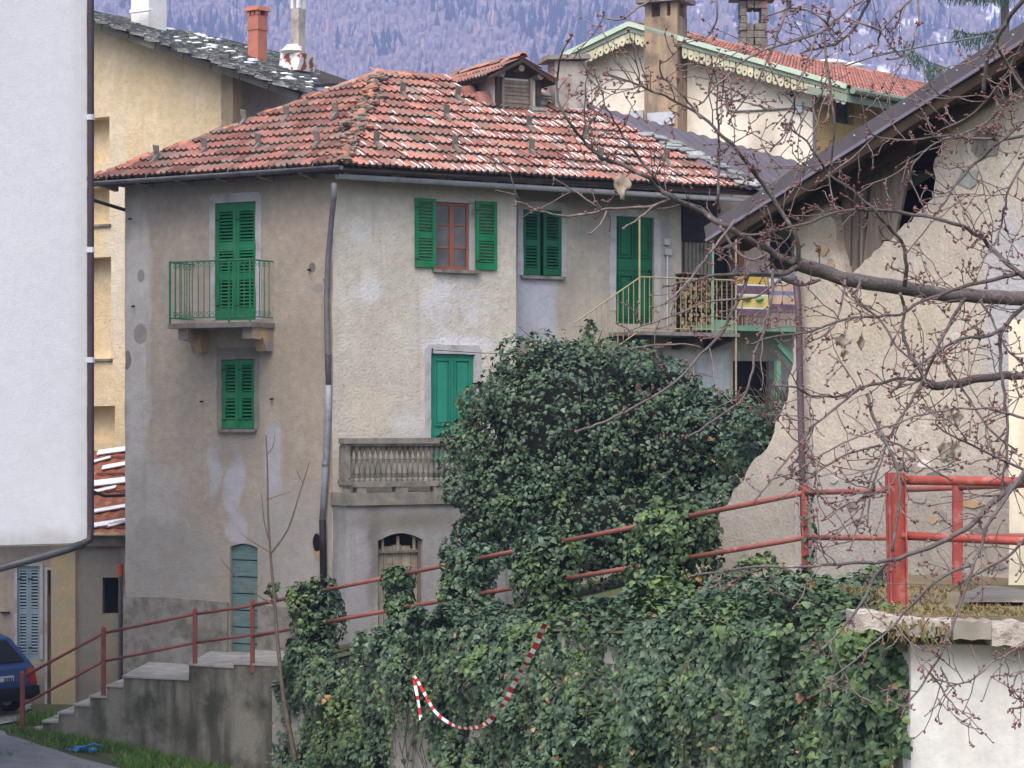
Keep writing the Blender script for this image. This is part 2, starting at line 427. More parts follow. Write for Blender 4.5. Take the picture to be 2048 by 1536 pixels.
    M['rust'] = plain('rusted_sheet_roof', '8f5a46', '774a3b', 3, 0.9, 0.4, 30, rand=0.15, dirt='b57a58', dscale=3)
    M['soil'] = plain('grassy_soil', '55523c', '47542f', 3, 0.95, 0.6, 30, dist=0.03)
    M['asphalt'] = plain('worn_asphalt', '8b8885', '7a7876', 3, 0.85, 0.4, 60)
    t = NT('wet_asphalt'); c = t.mix(t.ramp(t.noise(1.2), 0.4, 0.6), lin('6a6868'), lin('55534f'))
    t.bump(t.noise(60, 4), 0.15, 0.01); M['wet'] = t.out(c, t.ramp(t.noise(0.8, 4), 0.3, 0.75), 0, 0.5)
    M['moss'] = plain('moss_and_dry_grass', '7d7960', '83755f', 5, 0.95, 0.8, 40, dist=0.03, dirt='8a6a58', dscale=7)
    M['bark'] = plain('cherry_bark', '726a69', '5b5453', 22, 0.9, 0.8, 90, dist=0.008, dirt='948c8a', dscale=22, dlo=0.56, dhi=0.72)
    M['twig'] = plain('grey_brown_twig', '837674', '6a5d5b', 30, 0.8, 0.3, 90, dist=0.002, dirt='9a8d8c', dscale=26, dlo=0.58, dhi=0.7)
    M['bud'] = plain('red_brown_bud', '8c6260', '70494a', 60, 0.7, 0.2, 120, dist=0.001, rand=0.25)
    M['deadleaf'] = plain('withered_leaf', 'b5a99c', '938677', 30, 0.9, 0.5, 90, dist=0.003)
    M['saplingbark'] = plain('pale_sapling_bark', '75695e', '60554c', 12, 0.9, 0.3, 60)
    M['ivystem'] = plain('ivy_stem', '6a5f52', '4f463c', 9, 0.9, 0.4, 50)
    M['ivycore'] = plain('ivy_shade_core', '1a1e14', '12160f', 9, 0.95, 0.8, 30, dist=0.05)  # near-black core colour, the shade between ivy leaves put into it
    M['ivy'] = leafmat('ivy_leaf', ['2c3e2e', '384a39', '465a44', '304333', '53684f', '3b4e3e', '657960', '344736'], 0.4, young='5f7742', dead='9a7658')
    M['ivy_lt'] = leafmat('ivy_leaf_light', ['384b33', '45593c', '334636', '556a42', '3f543d', '647a49', '3b4e38', '4b6042'], 0.4, young='72884a', dead='a37f5c')
    M['grass'] = leafmat('grass_blade', ['3f5c26', '4c6c2c', '587a33', '6a7f3c'], 0.6)
    M['drygrass'] = leafmat('dry_grass_blade', ['7a7040', '6a6a38', '8c7454', '6f5a48', '5d6b36'], 0.8)
    M['needle'] = leafmat('spruce_needles', ['2f4a3a', '3a5844', '466650', '55705a'], 0.6)
    M['carblue'] = plain('blue_car_paint', '2c4a78', '284470', 2, 0.3, 0.05, 60, spec=0.5)
    M['carblack'] = plain('black_car_plastic', '1c1c1f', '161618', 5, 0.6, 0.1, 60)
    t = NT('car_glass'); M['carglass'] = t.out(lin('2a2c31'), 0.08, 0, 0.5)
    M['tail'] = plain('red_lamp_lens', '9a1f1c', '7f1715', 9, 0.25, 0, 60, spec=0.5)
    M['tail_or'] = plain('orange_lamp_lens', 'a04a28', '8f3f22', 9, 0.25, 0, 60, spec=0.5)
    M['plate'] = plain('white_number_plate', 'c9cdd4', 'bfc3ca', 9, 0.5, 0, 60)
    M['ink'] = plain('dark_blue_print', '30343f', '2a2e38', 9, 0.6, 0, 60)
    M['tyre'] = plain('tyre_rubber', '1b1b1b', '151515', 9, 0.9, 0.2, 60)
    M['shutblue'] = plain('pale_blue_shutter_paint', '8fa3ab', '7f949d', 4, 0.7, 0.2, 50, dirt='a9b6b8', dscale=5, dlo=0.6, dhi=0.8)
    M['tape_w'] = plain('white_tape', 'e6e4e6', 'd8d6d8', 9, 0.4, 0, 60)
    M['tape_r'] = plain('red_tape', 'c02d33', 'b0262c', 9, 0.4, 0, 60)
    M['bluebag'] = plain('blue_plastic', '3f7fc0', '3471b0', 9, 0.4, 0.2, 60)
    M['log_end'] = plain('cut_firewood_end', 'a08c68', '7c6c50', 25, 0.9, 0.3, 60, rand=0.5)
    M['log_bark'] = plain('firewood_bark', '3a3228', '2c261e', 12, 0.9, 0.5, 60, rand=0.3)
    M['rug_y'] = plain('yellow_wool', 'c9a552', 'ba974a', 20, 0.95, 0.4, 120)
    M['rug_yp'] = plain('pale_yellow_wool', 'cdb96e', 'c0ad66', 20, 0.95, 0.4, 120)
    M['rug_p'] = plain('plum_wool', '6e5462', '624a57', 20, 0.95, 0.4, 120)
    M['rug_w'] = plain('white_wool', 'd6d6d0', 'cacac4', 20, 0.95, 0.4, 120)
    M['rug_b'] = plain('blue_grey_wool', '7d84a0', '727994', 20, 0.95, 0.4, 120)
    M['rug_k'] = plain('beige_wool', 'c7a994', 'b99b88', 20, 0.95, 0.4, 120)
    M['rug_g'] = plain('green_wool', '6d9a70', '5f8c62', 20, 0.95, 0.4, 120)
    M['cable'] = plain('dark_cable', '2b2a2b', '232223', 9, 0.6, 0, 60)
    M['hose'] = plain('grey_conduit', '757a7c', '6a6f71', 9, 0.6, 0.1, 60)
    M['box_w'] = plain('pale_meter_box', 'b9bdc4', 'abb0b8', 9, 0.6, 0.1, 60)
    M['coping'] = plain('rough_coping_stone', 'cbc2b8', 'b3a99f', 5, 0.95, 0.9, 26, dist=0.03, dirt='8f8478', dscale=6, dlo=0.48, dhi=0.66)
    M['zinc_old'] = plain('dull_zinc', '9da0a8', '888b93', 3, 0.5, 0.1, 40, spec=0.4, dirt='6b6d72', dscale=4, dlo=0.5, dhi=0.7)
    M['orange'] = plain('orange_plastic', 'c05a36', 'b0502f', 9, 0.5, 0, 60)
mats()

# ------------------------------------------------------------------ main lines of the place
C = Vector((-3.216, 43.0, 0))                       # nearest corner of the stone house
LD = Vector((0.88, -0.476, 0)); RD = Vector((0.87, 0.492, 0))
FL = Frame(C, LD)                                   # left face: u runs negative to the left of the corner
FR = Frame(C, RD)                                   # right face
FR2 = FR.shifted(-0.35)                             # set-back part further right
UL = FL.u(250); U1 = FR.u(1033)
Z0 = 0.2
# railing line along the path: picture column, picture row of the top rail, distance
RAIL = [(45, 1352, 43.2), (207, 1264, 42.6), (390, 1226, 41.9), (505, 1209, 41.3), (625, 1183, 39.9), (800, 1147, 37.8),
        (940, 1118, 36.0), (1110, 1083, 33.8), (1340, 1037, 31.0), (1610, 982, 28.4), (1780, 977, 26.8), (1915, 971, 25.6), (2150, 962, 24.2)]
RP = [at(*r) for r in RAIL]
def rail_at(px):
    y = interp(px, [(r[0], r[1]) for r in RAIL]); Y = interp(px, [(r[0], r[2]) for r in RAIL]); return at(px, y, Y)
EDGE = [(535, 1345, 40.6), (620, 1315, 39.3), (700, 1290, 38.0), (900, 1255, 35.0), (1100, 1240, 31.5), (1300, 1245, 28.5), (1500, 1250, 25.6), (1700, 1245, 23.0), (1825, 1240, 21.75)]
def edge_at(px):
    y = interp(px, [(r[0], r[1]) for r in EDGE]); Y = interp(px, [(r[0], r[2]) for r in EDGE]); return at(px, y, Y)

# ------------------------------------------------------------------ ground
def ground_z(x, y):
    z = 0.17 - 0.14 * max(0.0, min(6.0, x + 8.6))
    return z + 0.02 * noise.noise(Vector((x * 0.6, y * 0.6, 0)))
mb = MB(); xs = [-60, -40, -25, -18, -14] + [-12 + i * 0.5 for i in range(40)] + [9, 12, 18, 30, 60]
ys = [-20, 0, 15, 25, 30, 34, 36] + [37 + i * 0.5 for i in range(34)] + [55, 60, 70, 90, 140, 300]
G = [[mb.add([(x, y, ground_z(x, y))], []) for x in xs] for y in ys]
for j in range(len(ys) - 1):
    for i in range(len(xs) - 1):
        mb.f.append((G[j][i], G[j][i + 1], G[j + 1][i + 1], G[j + 1][i])); mb.m.append(0)
tag(mb.build('ground', M['soil'], smooth=True), None, None, kind='structure')
mb = MB()       # yard road, a sheet just above the soil
XR = [(30, -4), (39, -5.4), (40.4, -7.4), (41.7, -8.75), (43.1, -9.25), (44, -9.0), (46.6, -9.3)]
G = []
for j in range(67):
    y = 30 + j * .25; xr = interp(y, XR) + .12 * noise.noise(Vector((y * 2, 3, 0)))
    G.append([mb.add([(lerp(-16, xr, s / 30), y, ground_z(lerp(-16, xr, s / 30), y) + .035)], []) for s in range(31)])
for j in range(66):
    for s in range(30): mb.f.append((G[j][s], G[j][s + 1], G[j + 1][s + 1], G[j + 1][s])); mb.m.append(0)
o = mb.build('yard_road', M['asphalt'], None, True)
tag(o, None, None, kind='structure')

# path behind the railing and the bank up to the houses: one sheet that rises to the right
mb = MB(); rows = []
for k, px in enumerate(range(560, 2160, 40)):
    p = rail_at(px); z = p.z - 1.05
    back = 1.5 if px > 600 else 1.2
    q = Vector((p.x + 0.35 * back, p.y + back, z + 0.02))
    far = Vector((q.x + 3.0, max(q.y + 3, 47.5), z + (0.35 if px < 1300 else -.5)))
    if px > 1400: q.z -= .25
    e = edge_at(min(px, 1825)) if px <= 1825 else Vector((p.x, 21.8, 3.86))
    rows.append([mb.add([(e.x, e.y + 0.1, e.z - 0.15)], []), mb.add([(p.x, p.y - 0.1, z)], []), mb.add([q], []), mb.add([far], [])])
for a, b in zip(rows, rows[1:]):
    for i in range(3): mb.f.append((a[i], b[i], b[i + 1], a[i + 1])); mb.m.append(0)
tag(mb.build('garden_bank', M['soil'], smooth=True), None, None, kind='structure')

# ------------------------------------------------------------------ stone house
house = thing('stone_house', 'old rendered stone house with green shutters and a red tiled hip roof', 'house', (C.x, C.y, Z0))
zE_L = FL.z(660, 340); zE_R = FR.z(680, 350)
ZT = 10.12
def pp(fr, px, py, rx, ry, col, **k):
    u, z = fr.uv(px, py); s = 43 / F; return dict(c=(u, z), r=(rx * s * 1.05, ry * s), col=col, **k)
BLUEGREY = 'b6b5bd'
MWL = plaster('left_wall_render', 'a2978a', 'b0a495', [
    pp(FL, 275, 700, 34, 330, 'bcb7b2', soft=.25, wob=.5), pp(FL, 300, 1020, 90, 100, 'b2aca6', soft=.3, wob=.6), pp(FL, 330, 1120, 130, 90, 'a29d97', soft=.3, wob=.8),
    pp(FL, 590, 1090, 110, 120, 'a9a39e', soft=.35, wob=.9), pp(FL, 470, 1000, 22, 110, BLUEGREY, soft=.3, wob=.9, a=.8), pp(FL, 430, 940, 16, 60, BLUEGREY, soft=.3, wob=.5, a=.7),
    pp(FL, 545, 920, 20, 75, BLUEGREY, soft=.3, wob=.4, a=.75), pp(FL, 282, 552, 9, 13, '93908c', wob=.05), pp(FL, 281, 668, 17, 22, '95918c', wob=.08), pp(FL, 255, 720, 9, 20, '7a7672', wob=.1),
    pp(FL, 637, 577, 10, 10, '989492', wob=.05), pp(FL, 625, 535, 8, 10, '75716e', wob=.05), pp(FL, 450, 470, 10, 30, 'b0a593', soft=.4, wob=.2, a=.7),
    pp(FL, 455, 370, 260, 22, '867c70', soft=.6, wob=.3, a=.55), pp(FL, 260, 1255, 200, 70, '9a968f', soft=.2, wob=.1, box=True, a=.6),  # first patch: soft dark band, eave shade painted on the wall top
    pp(FL, 470, 890, 60, 40, '8a8580', soft=.5, wob=.4, a=.5)],
    streak='9f9385', grime='968a7b', speck_amt=.35)
MWR = plaster('right_wall_render', 'c6bdae', 'd4ccbf', [
    pp(FR, 905, 620, 75, 90, 'dcdbe0', soft=.45, wob=.9, a=.85, **{'break': 3}), pp(FR, 735, 580, 32, 28, 'dcdad8', soft=.5, wob=.5, a=.8), pp(FR, 720, 465, 28, 28, 'd9d6d2', soft=.5, wob=.5, a=.7),
    pp(FR, 735, 820, 50, 45, 'd8cdb8', soft=.4, wob=.6, a=.7), pp(FR, 850, 850, 60, 40, 'd9d6d7', soft=.5, wob=.6, a=.7), pp(FR, 905, 690, 80, 22, 'dedde2', soft=.4, wob=.4, a=.8),
    pp(FR, 850, 385, 220, 14, 'a79e92', soft=.9, wob=.3, a=.6)], streak='b8aea0', grime='b4ab9c', speck='5a5348', speck_amt=.26, bump=.8, mott=.45)  # last patch paints the shade below the eave
MWR2 = plaster('set_back_wall_render', 'a59d92', 'b6ad9e', [
    pp(FR2, 1070, 610, 45, 75, 'b0b0ba', soft=.18, wob=.3, box=True), pp(FR2, 1175, 600, 40, 60, 'c0b6a4', soft=.4, wob=.5, a=.7), pp(FR2, 1390, 760, 85, 60, 'dedde0', soft=.2, wob=.2, box=True),
    pp(FR2, 1160, 400, 200, 22, '857e74', soft=.5, wob=.2, a=.7), pp(FR2, 1330, 540, 20, 130, 'a5a09f', soft=.3, wob=.2)], streak='958d82', grime='928a7f')  # wide dark patch at the top: shade band of the eave, painted
MWT = plaster('terrace_base_render', '9b9896', 'a8a5a5', [pp(FR, 720, 1090, 22, 90, '6b675f', soft=.6, wob=.5, a=.7), pp(FR, 690, 1120, 20, 120, 'a5a1a6', soft=.5, wob=.4, a=.7),
    pp(FR, 790, 1040, 120, 18, '7c786d', soft=.8, wob=.3, a=.8)], streak='7d7972', grime='8a8782', speck_amt=.35)

# openings of the left face
dA = FL.rect(430, 512, 405, 640); dB = FL.rect(443, 509, 719, 858); dC = FL.rect(460, 515, 1087, 1322)
outer = rough_outline([(UL, Z0), (0, Z0), (0, ZT), (UL, ZT)], .3, .012)
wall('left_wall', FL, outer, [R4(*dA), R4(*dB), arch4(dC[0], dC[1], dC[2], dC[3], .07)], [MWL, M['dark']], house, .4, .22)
mb = MB()   # plinth, a thin proud layer
zp = FL.z(300, 1195); mb.fprism(FL, [(UL, Z0), (dC[0] - .03, Z0), (dC[0] - .03, zp - .03), (lerp(UL, dC[0], .5), zp + .02), (UL, zp)], 0, .05)
mb.fprism(FL, [(dC[1] + .03, Z0), (.02, Z0), (.02, zp - .1), (dC[1] + .03, zp - .05)], 0, .04)
mb.build('plinth', M['concrete'], house)
# right face (forward block) and the set-back part
wA = FR.rect(870, 952, 405, 540); wB = FR.rect(862, 950, 708, 955)
outer = rough_outline([(0, Z0), (U1, Z0), (U1, ZT), (0, ZT)], .3, .014)
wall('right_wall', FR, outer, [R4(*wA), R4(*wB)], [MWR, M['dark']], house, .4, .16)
UE = FR2.u(1650); uL1 = FR2.u(1362)
wC = FR2.rect(1046, 1122, 420, 552); wD = FR2.rect(1232, 1308, 434, 648); wE = FR2.rect(1466, 1545, 722, 830)
zter = FR2.z(1400, 655)
outer = rough_outline([(U1 - .2, Z0), (UE, Z0), (UE, zter), (uL1, zter), (uL1, ZT - .05), (U1 - .2, ZT - .05)], .4, .01)
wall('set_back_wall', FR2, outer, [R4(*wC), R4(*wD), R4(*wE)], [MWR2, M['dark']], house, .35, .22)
FR3 = FR2.shifted(-1.7)
MLOG = plaster('loggia_wall_render', 'b5a394', 'a8978a', (), streak='8d8075', grime='8a7d73')
mb = MB()
wall('loggia_wall', FR3, [(uL1 - .6, zter - .2), (UE + 1, zter - .2), (UE + 1, ZT + .8), (uL1 - .6, ZT + .8)], [R4(*FR3.rect(1425, 1472, 470, 645)), R4(*FR3.rect(1540, 1600, 470, 540))], [MLOG, M['dark']], house, .2, .3)
mb.fbox(FR2, uL1 - .3, UE + 1, zter - .22, zter - .02, -2.0, -.36)
mb.build('loggia_floor', M['concrete'], house)
mb = MB(); x0 = FR3.u(1366); x1 = FR3.u(1420); k = 7
for i in range(k):
    a = lerp(x0, x1, i / k); mb = MB(); mb.fbox(FR3, a + .006, lerp(x0, x1, (i + 1) / k) - .012, FR3.z(1390, 640), FR3.z(1390, 486), .03, .055)
    mb.build('wall_board', M['wood_pale'], house)
mb = MB(); mb.fbox(FR3, x0 - .05, FR3.u(1430), FR3.z(1390, 484), ZT + .75, .03, .08); mb.build('upper_shade_panel', M['wood_dark'], house)  # dark panel puts the shade under the roof overhang into colour
mb = MB(); mb.fbox(FR3, FR3.u(1473), FR3.u(1484), zter, FR3.z(1478, 470), .02, .08); mb.build('door_jamb', M['window_wood'], house)

# surrounds, sills, shutters, doors, window
def surround(fr, r, w, wt, mat, off=.012, top_round=True, bottom=None):
    u0, u1, z0, z1 = r; zb = z0 if bottom is None else bottom; c = .08 if top_round else 0
    mb = MB()
    mb.fprism(fr, rough_outline([(u0 - w, zb), (u0, zb), (u0, z1), (u0 - w, z1)], .2, .01), 0, off)
    mb.fprism(fr, rough_outline([(u1, zb), (u1 + w, zb), (u1 + w, z1), (u1, z1)], .2, .01), 0, off)
    mb.fprism(fr, rough_outline([(u0 - w, z1), (u1 + w, z1), (u1 + w, z1 + wt - c), (u1 + w - c, z1 + wt), (u0 - w + c, z1 + wt), (u0 - w, z1 + wt - c)], .2, .008), 0, off)
    return mb.build('window_surround', mat, house)
SLATS = {}
def shutter(fr, u0, u1, z0, z1, off, mat, panels, nslat=9, inset=.07, parent=None, tilt=40, name='shutter', solid=()):
    """louvred leaf: stiles and rails as one part, every louvre a piece of it; panels in 0..1 of the height"""
    w = u1 - u0; h = z1 - z0; th = .035; mb = MB()
    mb.fbox(fr, u0, u0 + inset, z0, z1, off, off + th); mb.fbox(fr, u1 - inset, u1, z0, z1, off, off + th)
    cuts = [0.0] + [c for p in panels for c in p] + [1.0]
    for i in range(0, len(cuts), 2):
        mb.fbox(fr, u0 + inset, u1 - inset, z0 + h * cuts[i], z0 + h * cuts[i + 1], off + .003, off + th - .002)
    for a, b in solid: mb.fbox(fr, u0 + inset, u1 - inset, z0 + h * a, z0 + h * b, off + .01, off + .02)
    s = mb.build(name, mat, parent or house)
    for f_ in (.12, .86):
        hb_ = MB(); hb_.fbox(fr, u0 - .012, u0 + .07, z0 + h * f_ - .012, z0 + h * f_ + .012, off + th, off + th + .008); hb_.build('hinge', M['pipe_black'], s)
    key = (round(w, 3), mat.name)
    if key not in SLATS:
        q = MB(); q.obox((0, 0, 0), Vector(((w - 2 * inset) / 2, 0, 0)), Vector((0, .024, 0)), Vector((0, 0, .005))); SLATS[key] = q.mesh('slat', mat)
    for a, b in panels:
        zz0 = z0 + h * a; zz1 = z0 + h * b; k = max(2, round((zz1 - zz0) / .062))
        for i in range(k):
            z = lerp(zz0, zz1, (i + .5) / k); p = fr.pt((u0 + u1) / 2, z, off + th / 2)
            a_ = R(tilt); y = (-fr.n) * math.cos(a_) + Vector((0, 0, 1)) * math.sin(a_); x = fr.d
            place('slat', SLATS[key], basis(x, y, x.cross(y), p), s)
    return s
def sill(fr, u0, u1, z, proj=.1, h=.06, mat=None):
    mb = MB(); mb.fbox(fr, u0, u1, z - h, z, -.1, proj); return mb.build('window_sill', mat or M['stone'], house)

surround(FL, dA, .12, .17, M['surround'], bottom=dA[2])
um = (dA[0] + dA[1]) / 2
for a, b in ((dA[0] + .005, um - .004), (um + .004, dA[1] - .005)):
    shutter(FL, a, b, dA[2] + .01, dA[3] - .01, -.06, M['green'], [(.10, .34), (.40, .59), (.67, .93)])
surround(FL, dB, .1, .22, M['surround_grey'], top_round=False)
um = (dB[0] + dB[1]) / 2
for a, b in ((dB[0] + .005, um - .004), (um + .004, dB[1] - .005)):
    shutter(FL, a, b, dB[2] + .01, dB[3] - .01, -.05, M['green'], [(.12, .44), (.53, .93)])
sill(FL, dB[0] - .05, dB[1] + .05, dB[2], .07)
# teal board door at the stairs
n = 7
for i in range(n):
    mb = MB(); a = lerp(dC[2], dC[3], i / n); b = lerp(dC[2], dC[3], (i + 1) / n)
    top = min(b - .012, dC[3] - .005)
    if i < n - 1: mb.fbox(FL, dC[0] + .01, dC[1] - .01, a + .01, top, -.09 + random.uniform(-.006, .006), -.06)
    else: mb.fprism(FL, [(dC[0] + .01, a + .01), (dC[1] - .01, a + .01), (dC[1] - .01, b - .08), ((dC[0] + dC[1]) / 2, b - .01), (dC[0] + .01, b - .08)], -.09, -.06)
    mb.build('door_board', M['bluegreen'], house)
# window with open shutters on the right face
surround(FR, wA, .045, .05, M['surround'], top_round=False)
mb = MB(); u0, u1, z0, z1 = wA; um = (u0 + u1 - .12) / 2; uR = u1 - .13
for a, b in ((u0, u0 + .05), (uR - .05, uR), (um - .045, um + .045)): mb.fbox(FR, a, b, z0, z1, -.09, -.04)
for a, b in ((z0, z0 + .06), (z1 - .06, z1)): mb.fbox(FR, u0 + .05, um - .045, a, b, -.09, -.045); mb.fbox(FR, um + .045, uR - .05, a, b, -.09, -.045)
for k in (1, 2):
    z = lerp(z0, z1, k / 3); mb.fbox(FR, u0 + .05, um - .045, z - .015, z + .015, -.085, -.05); mb.fbox(FR, um + .045, uR - .05, z - .015, z + .015, -.085, -.05)
wf = mb.build('window_frame', M['window_wood'], house)
for a, b in ((u0 + .05, um - .045), (um + .045, uR - .05)):
    for k in range(3):
        mb = MB(); mb.fbox(FR, a, b, lerp(z0, z1, k / 3) + (.06 if k == 0 else .015), lerp(z0, z1, (k + 1) / 3) - (.06 if k == 2 else .015), -.072, -.066); mb.build('pane', M['glass'], wf)
mb = MB(); mb.fbox(FR, uR + .002, u1 - .002, z0, z1, -.1, -.03); mb.build('white_jamb', M['surround'], house)
sl = FR.rect(828, 869, 397, 535); sr = FR.rect(949, 991, 403, 540)
shutter(FR, sl[0], sl[1], sl[2], sl[3], .03, M['green'], [(.10, .42), (.52, .95)])
shutter(FR, sr[0], sr[1], sr[2], sr[3], .03, M['green'], [(.10, .42), (.52, .95)])
sill(FR, u0 - .06, u1 + .04, z0, .1)
# terrace door
surround(FR, wB, .13, .17, M['surround'], bottom=wB[2])
u0, u1, z0, z1 = wB; mb = MB(); h = z1 - z0
mb.fbox(FR, u0, u1, z0, z1, -.1, -.06); door = mb.build('terrace_door', M['green_pale'], house)
um = (u0 + u1) / 2
def raised(fr, a, b, c, d, off, mat, par):
    mb = MB(); g_ = .022
    for q_ in ((a, a + g_, c, d), (b - g_, b, c, d), (a + g_, b - g_, c, c + g_), (a + g_, b - g_, d - g_, d)): mb.fbox(fr, *q_, off, off + .035)
    mb.fbox(fr, a + .06, b - .06, c + .06, d - .06, off, off + .022); mb.build('door_panel', mat, par)
raised(FR, u0 + .09, um - .045, z0 + .42 * h, z1 - .1, -.06, M['green_pale'], door)
raised(FR, um + .045, u1 - .09, z0 + .42 * h, z1 - .1, -.06, M['green_pale'], door)
raised(FR, u0 + .09, u1 - .09, z0 + .08, z0 + .35 * h, -.06, M['green_pale'], door)
mb = MB(); mb.fbox(FR, um - .022, um + .022, z0 + .4 * h, z1 - .03, -.06, -.045); mb.build('door_stile', M['green_pale'], door)
# set-back window, shutters ajar
surround(FR2, wC, .12, .16, M['surround'])
u0, u1, z0, z1 = wC; um = (u0 + u1) / 2
shutter(FR2, u0, um - .03, z0 + .02, z1, -.05, M['green_dark'], [(.1, .44), (.54, .93)])
shutter(FR2, um + .02, u1, z0 + .02, z1, -.01, M['green_dark'], [(.1, .44), (.54, .93)])
sill(FR2, u0 - .06, u1 + .06, z0, .08)
# upper door to the gallery
surround(FR2, wD, .15, .14, M['surround'], bottom=wD[2] + .25, top_round=False)
u0, u1, z0, z1 = wD; h = z1 - z0; um = (u0 + u1) / 2
mb = MB(); mb.fbox(FR2, u0, u1, z0, z1, -.1, -.06); door2 = mb.build('gallery_door', M['green_dark'], house)
for a, b in ((u0 + .08, um - .03), (um + .03, u1 - .08)):
    raised(FR2, a, b, z0 + .62 * h, z1 - .1, -.06, M['green_dark'], door2); raised(FR2, a, b, z0 + .1, z0 + .46 * h, -.06, M['green_dark'], door2)
mb = MB(); mb.fbox(FR2, u0 + .06, u1 - .06, z0 + .5 * h, z0 + .58 * h, -.06, -.045); mb.build('door_rail', M['green_dark'], door2)
mb = MB(); p = FR2.pt(u1 - .09, z0 + .5 * h, -.02); mb.blob(p, .03, .03, .03, 8, 5, rough=0); mb.build('door_knob', M['pipe_black'], door2)
# sockets, meter, conduit beside the gallery door
mb = MB(); mb.fbox(FR2, FR2.u(1326), FR2.u(1337), FR2.z(1331, 490), FR2.z(1331, 478), 0, .06); mb.fbox(FR2, FR2.u(1327), FR2.u(1340), FR2.z(1331, 510), FR2.z(1331, 498), 0, .07); mb.build('switch_box', M['surround'], house)
mb = MB(); u = FR2.u(1333); mb.tube([FR2.pt(u, FR2.z(1333, 511), .03), FR2.pt(u, FR2.z(1333, 655), .03)], .02, 6); mb.build('conduit', M['zinc'], house)

# small iron balcony on the left face
bal = FL.rect(338, 543, 520, 640, .75)
b0, b1 = FL.u(340, .75), FL.u(500, .75); zb = FL.z(440, 645, .75) ; zr = FL.z(440, 521, .75); PJ = .75
mb = MB(); mb.fbox(FL, b0 - .03, b1 + .03, zb - .09, zb, 0, PJ + .03); slab = mb.build('balcony_slab', M['stone'], house)
for u in (b0 + .22, b1 - .12):
    mb = MB(); L = PJ
    prof = [(0, 0), (L - .1, 0), (L - .1, -.2), (L - .35, -.22), (L - .42, -.16), (.26, -.3), (.2, -.42), (0, -.42)]
    mb.prism([FL.pt(u - .11, zb - .09 + z, a) for a, z in prof], FL.d * .22); mb.build('corbel', M['corbel'], house)
mb = MB(); t = .022
mb.tube([FL.pt(b0, zr, .02), FL.pt(b0, zr, PJ), FL.pt(b1, zr, PJ), FL.pt(b1, zr, .02)], .016, 6)
rail = mb.build('balcony_railing', M['railgreen'], house)
mb = MB(); mb.tube([FL.pt(b0, zb + .1, .02), FL.pt(b0, zb + .1, PJ), FL.pt(b1, zb + .1, PJ), FL.pt(b1, zb + .1, .02)], .012, 6); mb.build('lower_rail', M['railgreen'], rail)
for u, o in ((b0, PJ), (b1, PJ), (lerp(b0, b1, .74), PJ)):
    mb = MB(); mb.tube([FL.pt(u, zb, o), FL.pt(u, zr + .02, o)], .02, 6); mb.build('railing_post', M['green'], rail)
q = MB(); hb = zr - zb - .1
q.tube([(0, 0, 0), (0, 0, hb)], .009, 5)
for s in (-1, 1):
    q.tube([(s * .0, 0, hb - .02), (s * .04, 0, hb - .05), (s * .05, 0, hb - .09), (s * .02, 0, hb - .11)], .006, 4)
    q.tube([(s * .0, 0, .02), (s * .04, 0, .05), (s * .05, 0, .09), (s * .02, 0, .11)], .006, 4)
BALME = q.mesh('baluster', M['railgreen'])
nb = 14
for i in range(1, nb):
    u = lerp(b0, b1, i / nb)
    if abs(u - lerp(b0, b1, .74)) < .05: continue
    place('baluster', BALME, basis(FL.d, -FL.n, Vector((0, 0, 1)), FL.pt(u, zb + .1, PJ)), rail)
for i in range(1, 5):
    for u in (b0, b1): place('baluster', BALME, basis(FL.n, FL.d, Vector((0, 0, 1)), FL.pt(u, zb + .1, PJ * i / 5)), rail)

# stone balustrade terrace in front of the right face
PT = .55; FT = FR.shifted(PT)
t0 = 0.0; t1 = FT.u(1010); zt_top = FT.z(800, 876); zt_floor = FT.z(760, 985); zt_bot = FT.z(760, 1010)
gate = arch4(*FT.rect(756, 846, 1066, 1290), .13)
wall('terrace_base', FT, rough_outline([(t0, Z0), (t1, Z0), (t1, zt_bot), (t0, zt_bot)], .3, .012), [gate], [MWT, M['dark']], house, .55, .25)
mb = MB(); mb.fbox(FT, t0 - .04, t1 + .04, zt_bot, zt_floor + .0, -PT - .0, .06); mb.build('terrace_slab', M['concrete'], house)
mb = MB(); mb.fbox(FT, t0 - .05, t1 + .05, zt_top - .1, zt_top, -.2, .05); mb.fbox(FT, t0 - .03, t1 + .03, zt_top - .14, zt_top - .1, -.17, .02)
bt = mb.build('balustrade_rail', M['concrete'], house)
zbase = FT.z(760, 972)
mb = MB()
for a, b in ((t0, FT.u(702)), (FT.u(714), FT.u(733)), (FT.u(792), FT.u(816)), (FT.u(868), t1)): mb.fbox(FT, a, b, zt_floor, zt_floor + .1, -.16, .0)
mb.fbox(FT, t0, t1, zt_floor + .1, zbase + .08, -.17, .015)
mb.build('balustrade_base', M['concrete'], house)
mb = MB(); mb.fbox(FT, t0 - .01, FT.u(700), zt_floor + .1, zt_top - .14, -.26, .025); mb.fbox(FT, t0 + .07, FT.u(694), zbase + .15, zt_top - .24, .025, .045)
mb.fbox(FT, t0 - .03, FT.u(702), zbase + .02, zbase + .12, -.27, .05); mb.build('corner_pedestal', M['concrete'], house)
hh = zt_top - .14 - (zbase + .08)
q = MB(); q.lathe((0, 0, 0), [(.05, 0), (.05, .06 * hh), (.028, .1 * hh), (.052, .24 * hh), (.045, .4 * hh), (.02, .62 * hh), (.028, .66 * hh), (.022, .72 * hh), (.05, .9 * hh), (.052, hh)], 8)
BST = q.mesh('baluster', M['concrete'], smooth=False)
a = FT.u(706); k = 0
while a < t1 - .1:
    place('baluster', BST, Matrix.Translation(FT.pt(a, zbase + .08, -.08)), bt); a += .107; k += 1
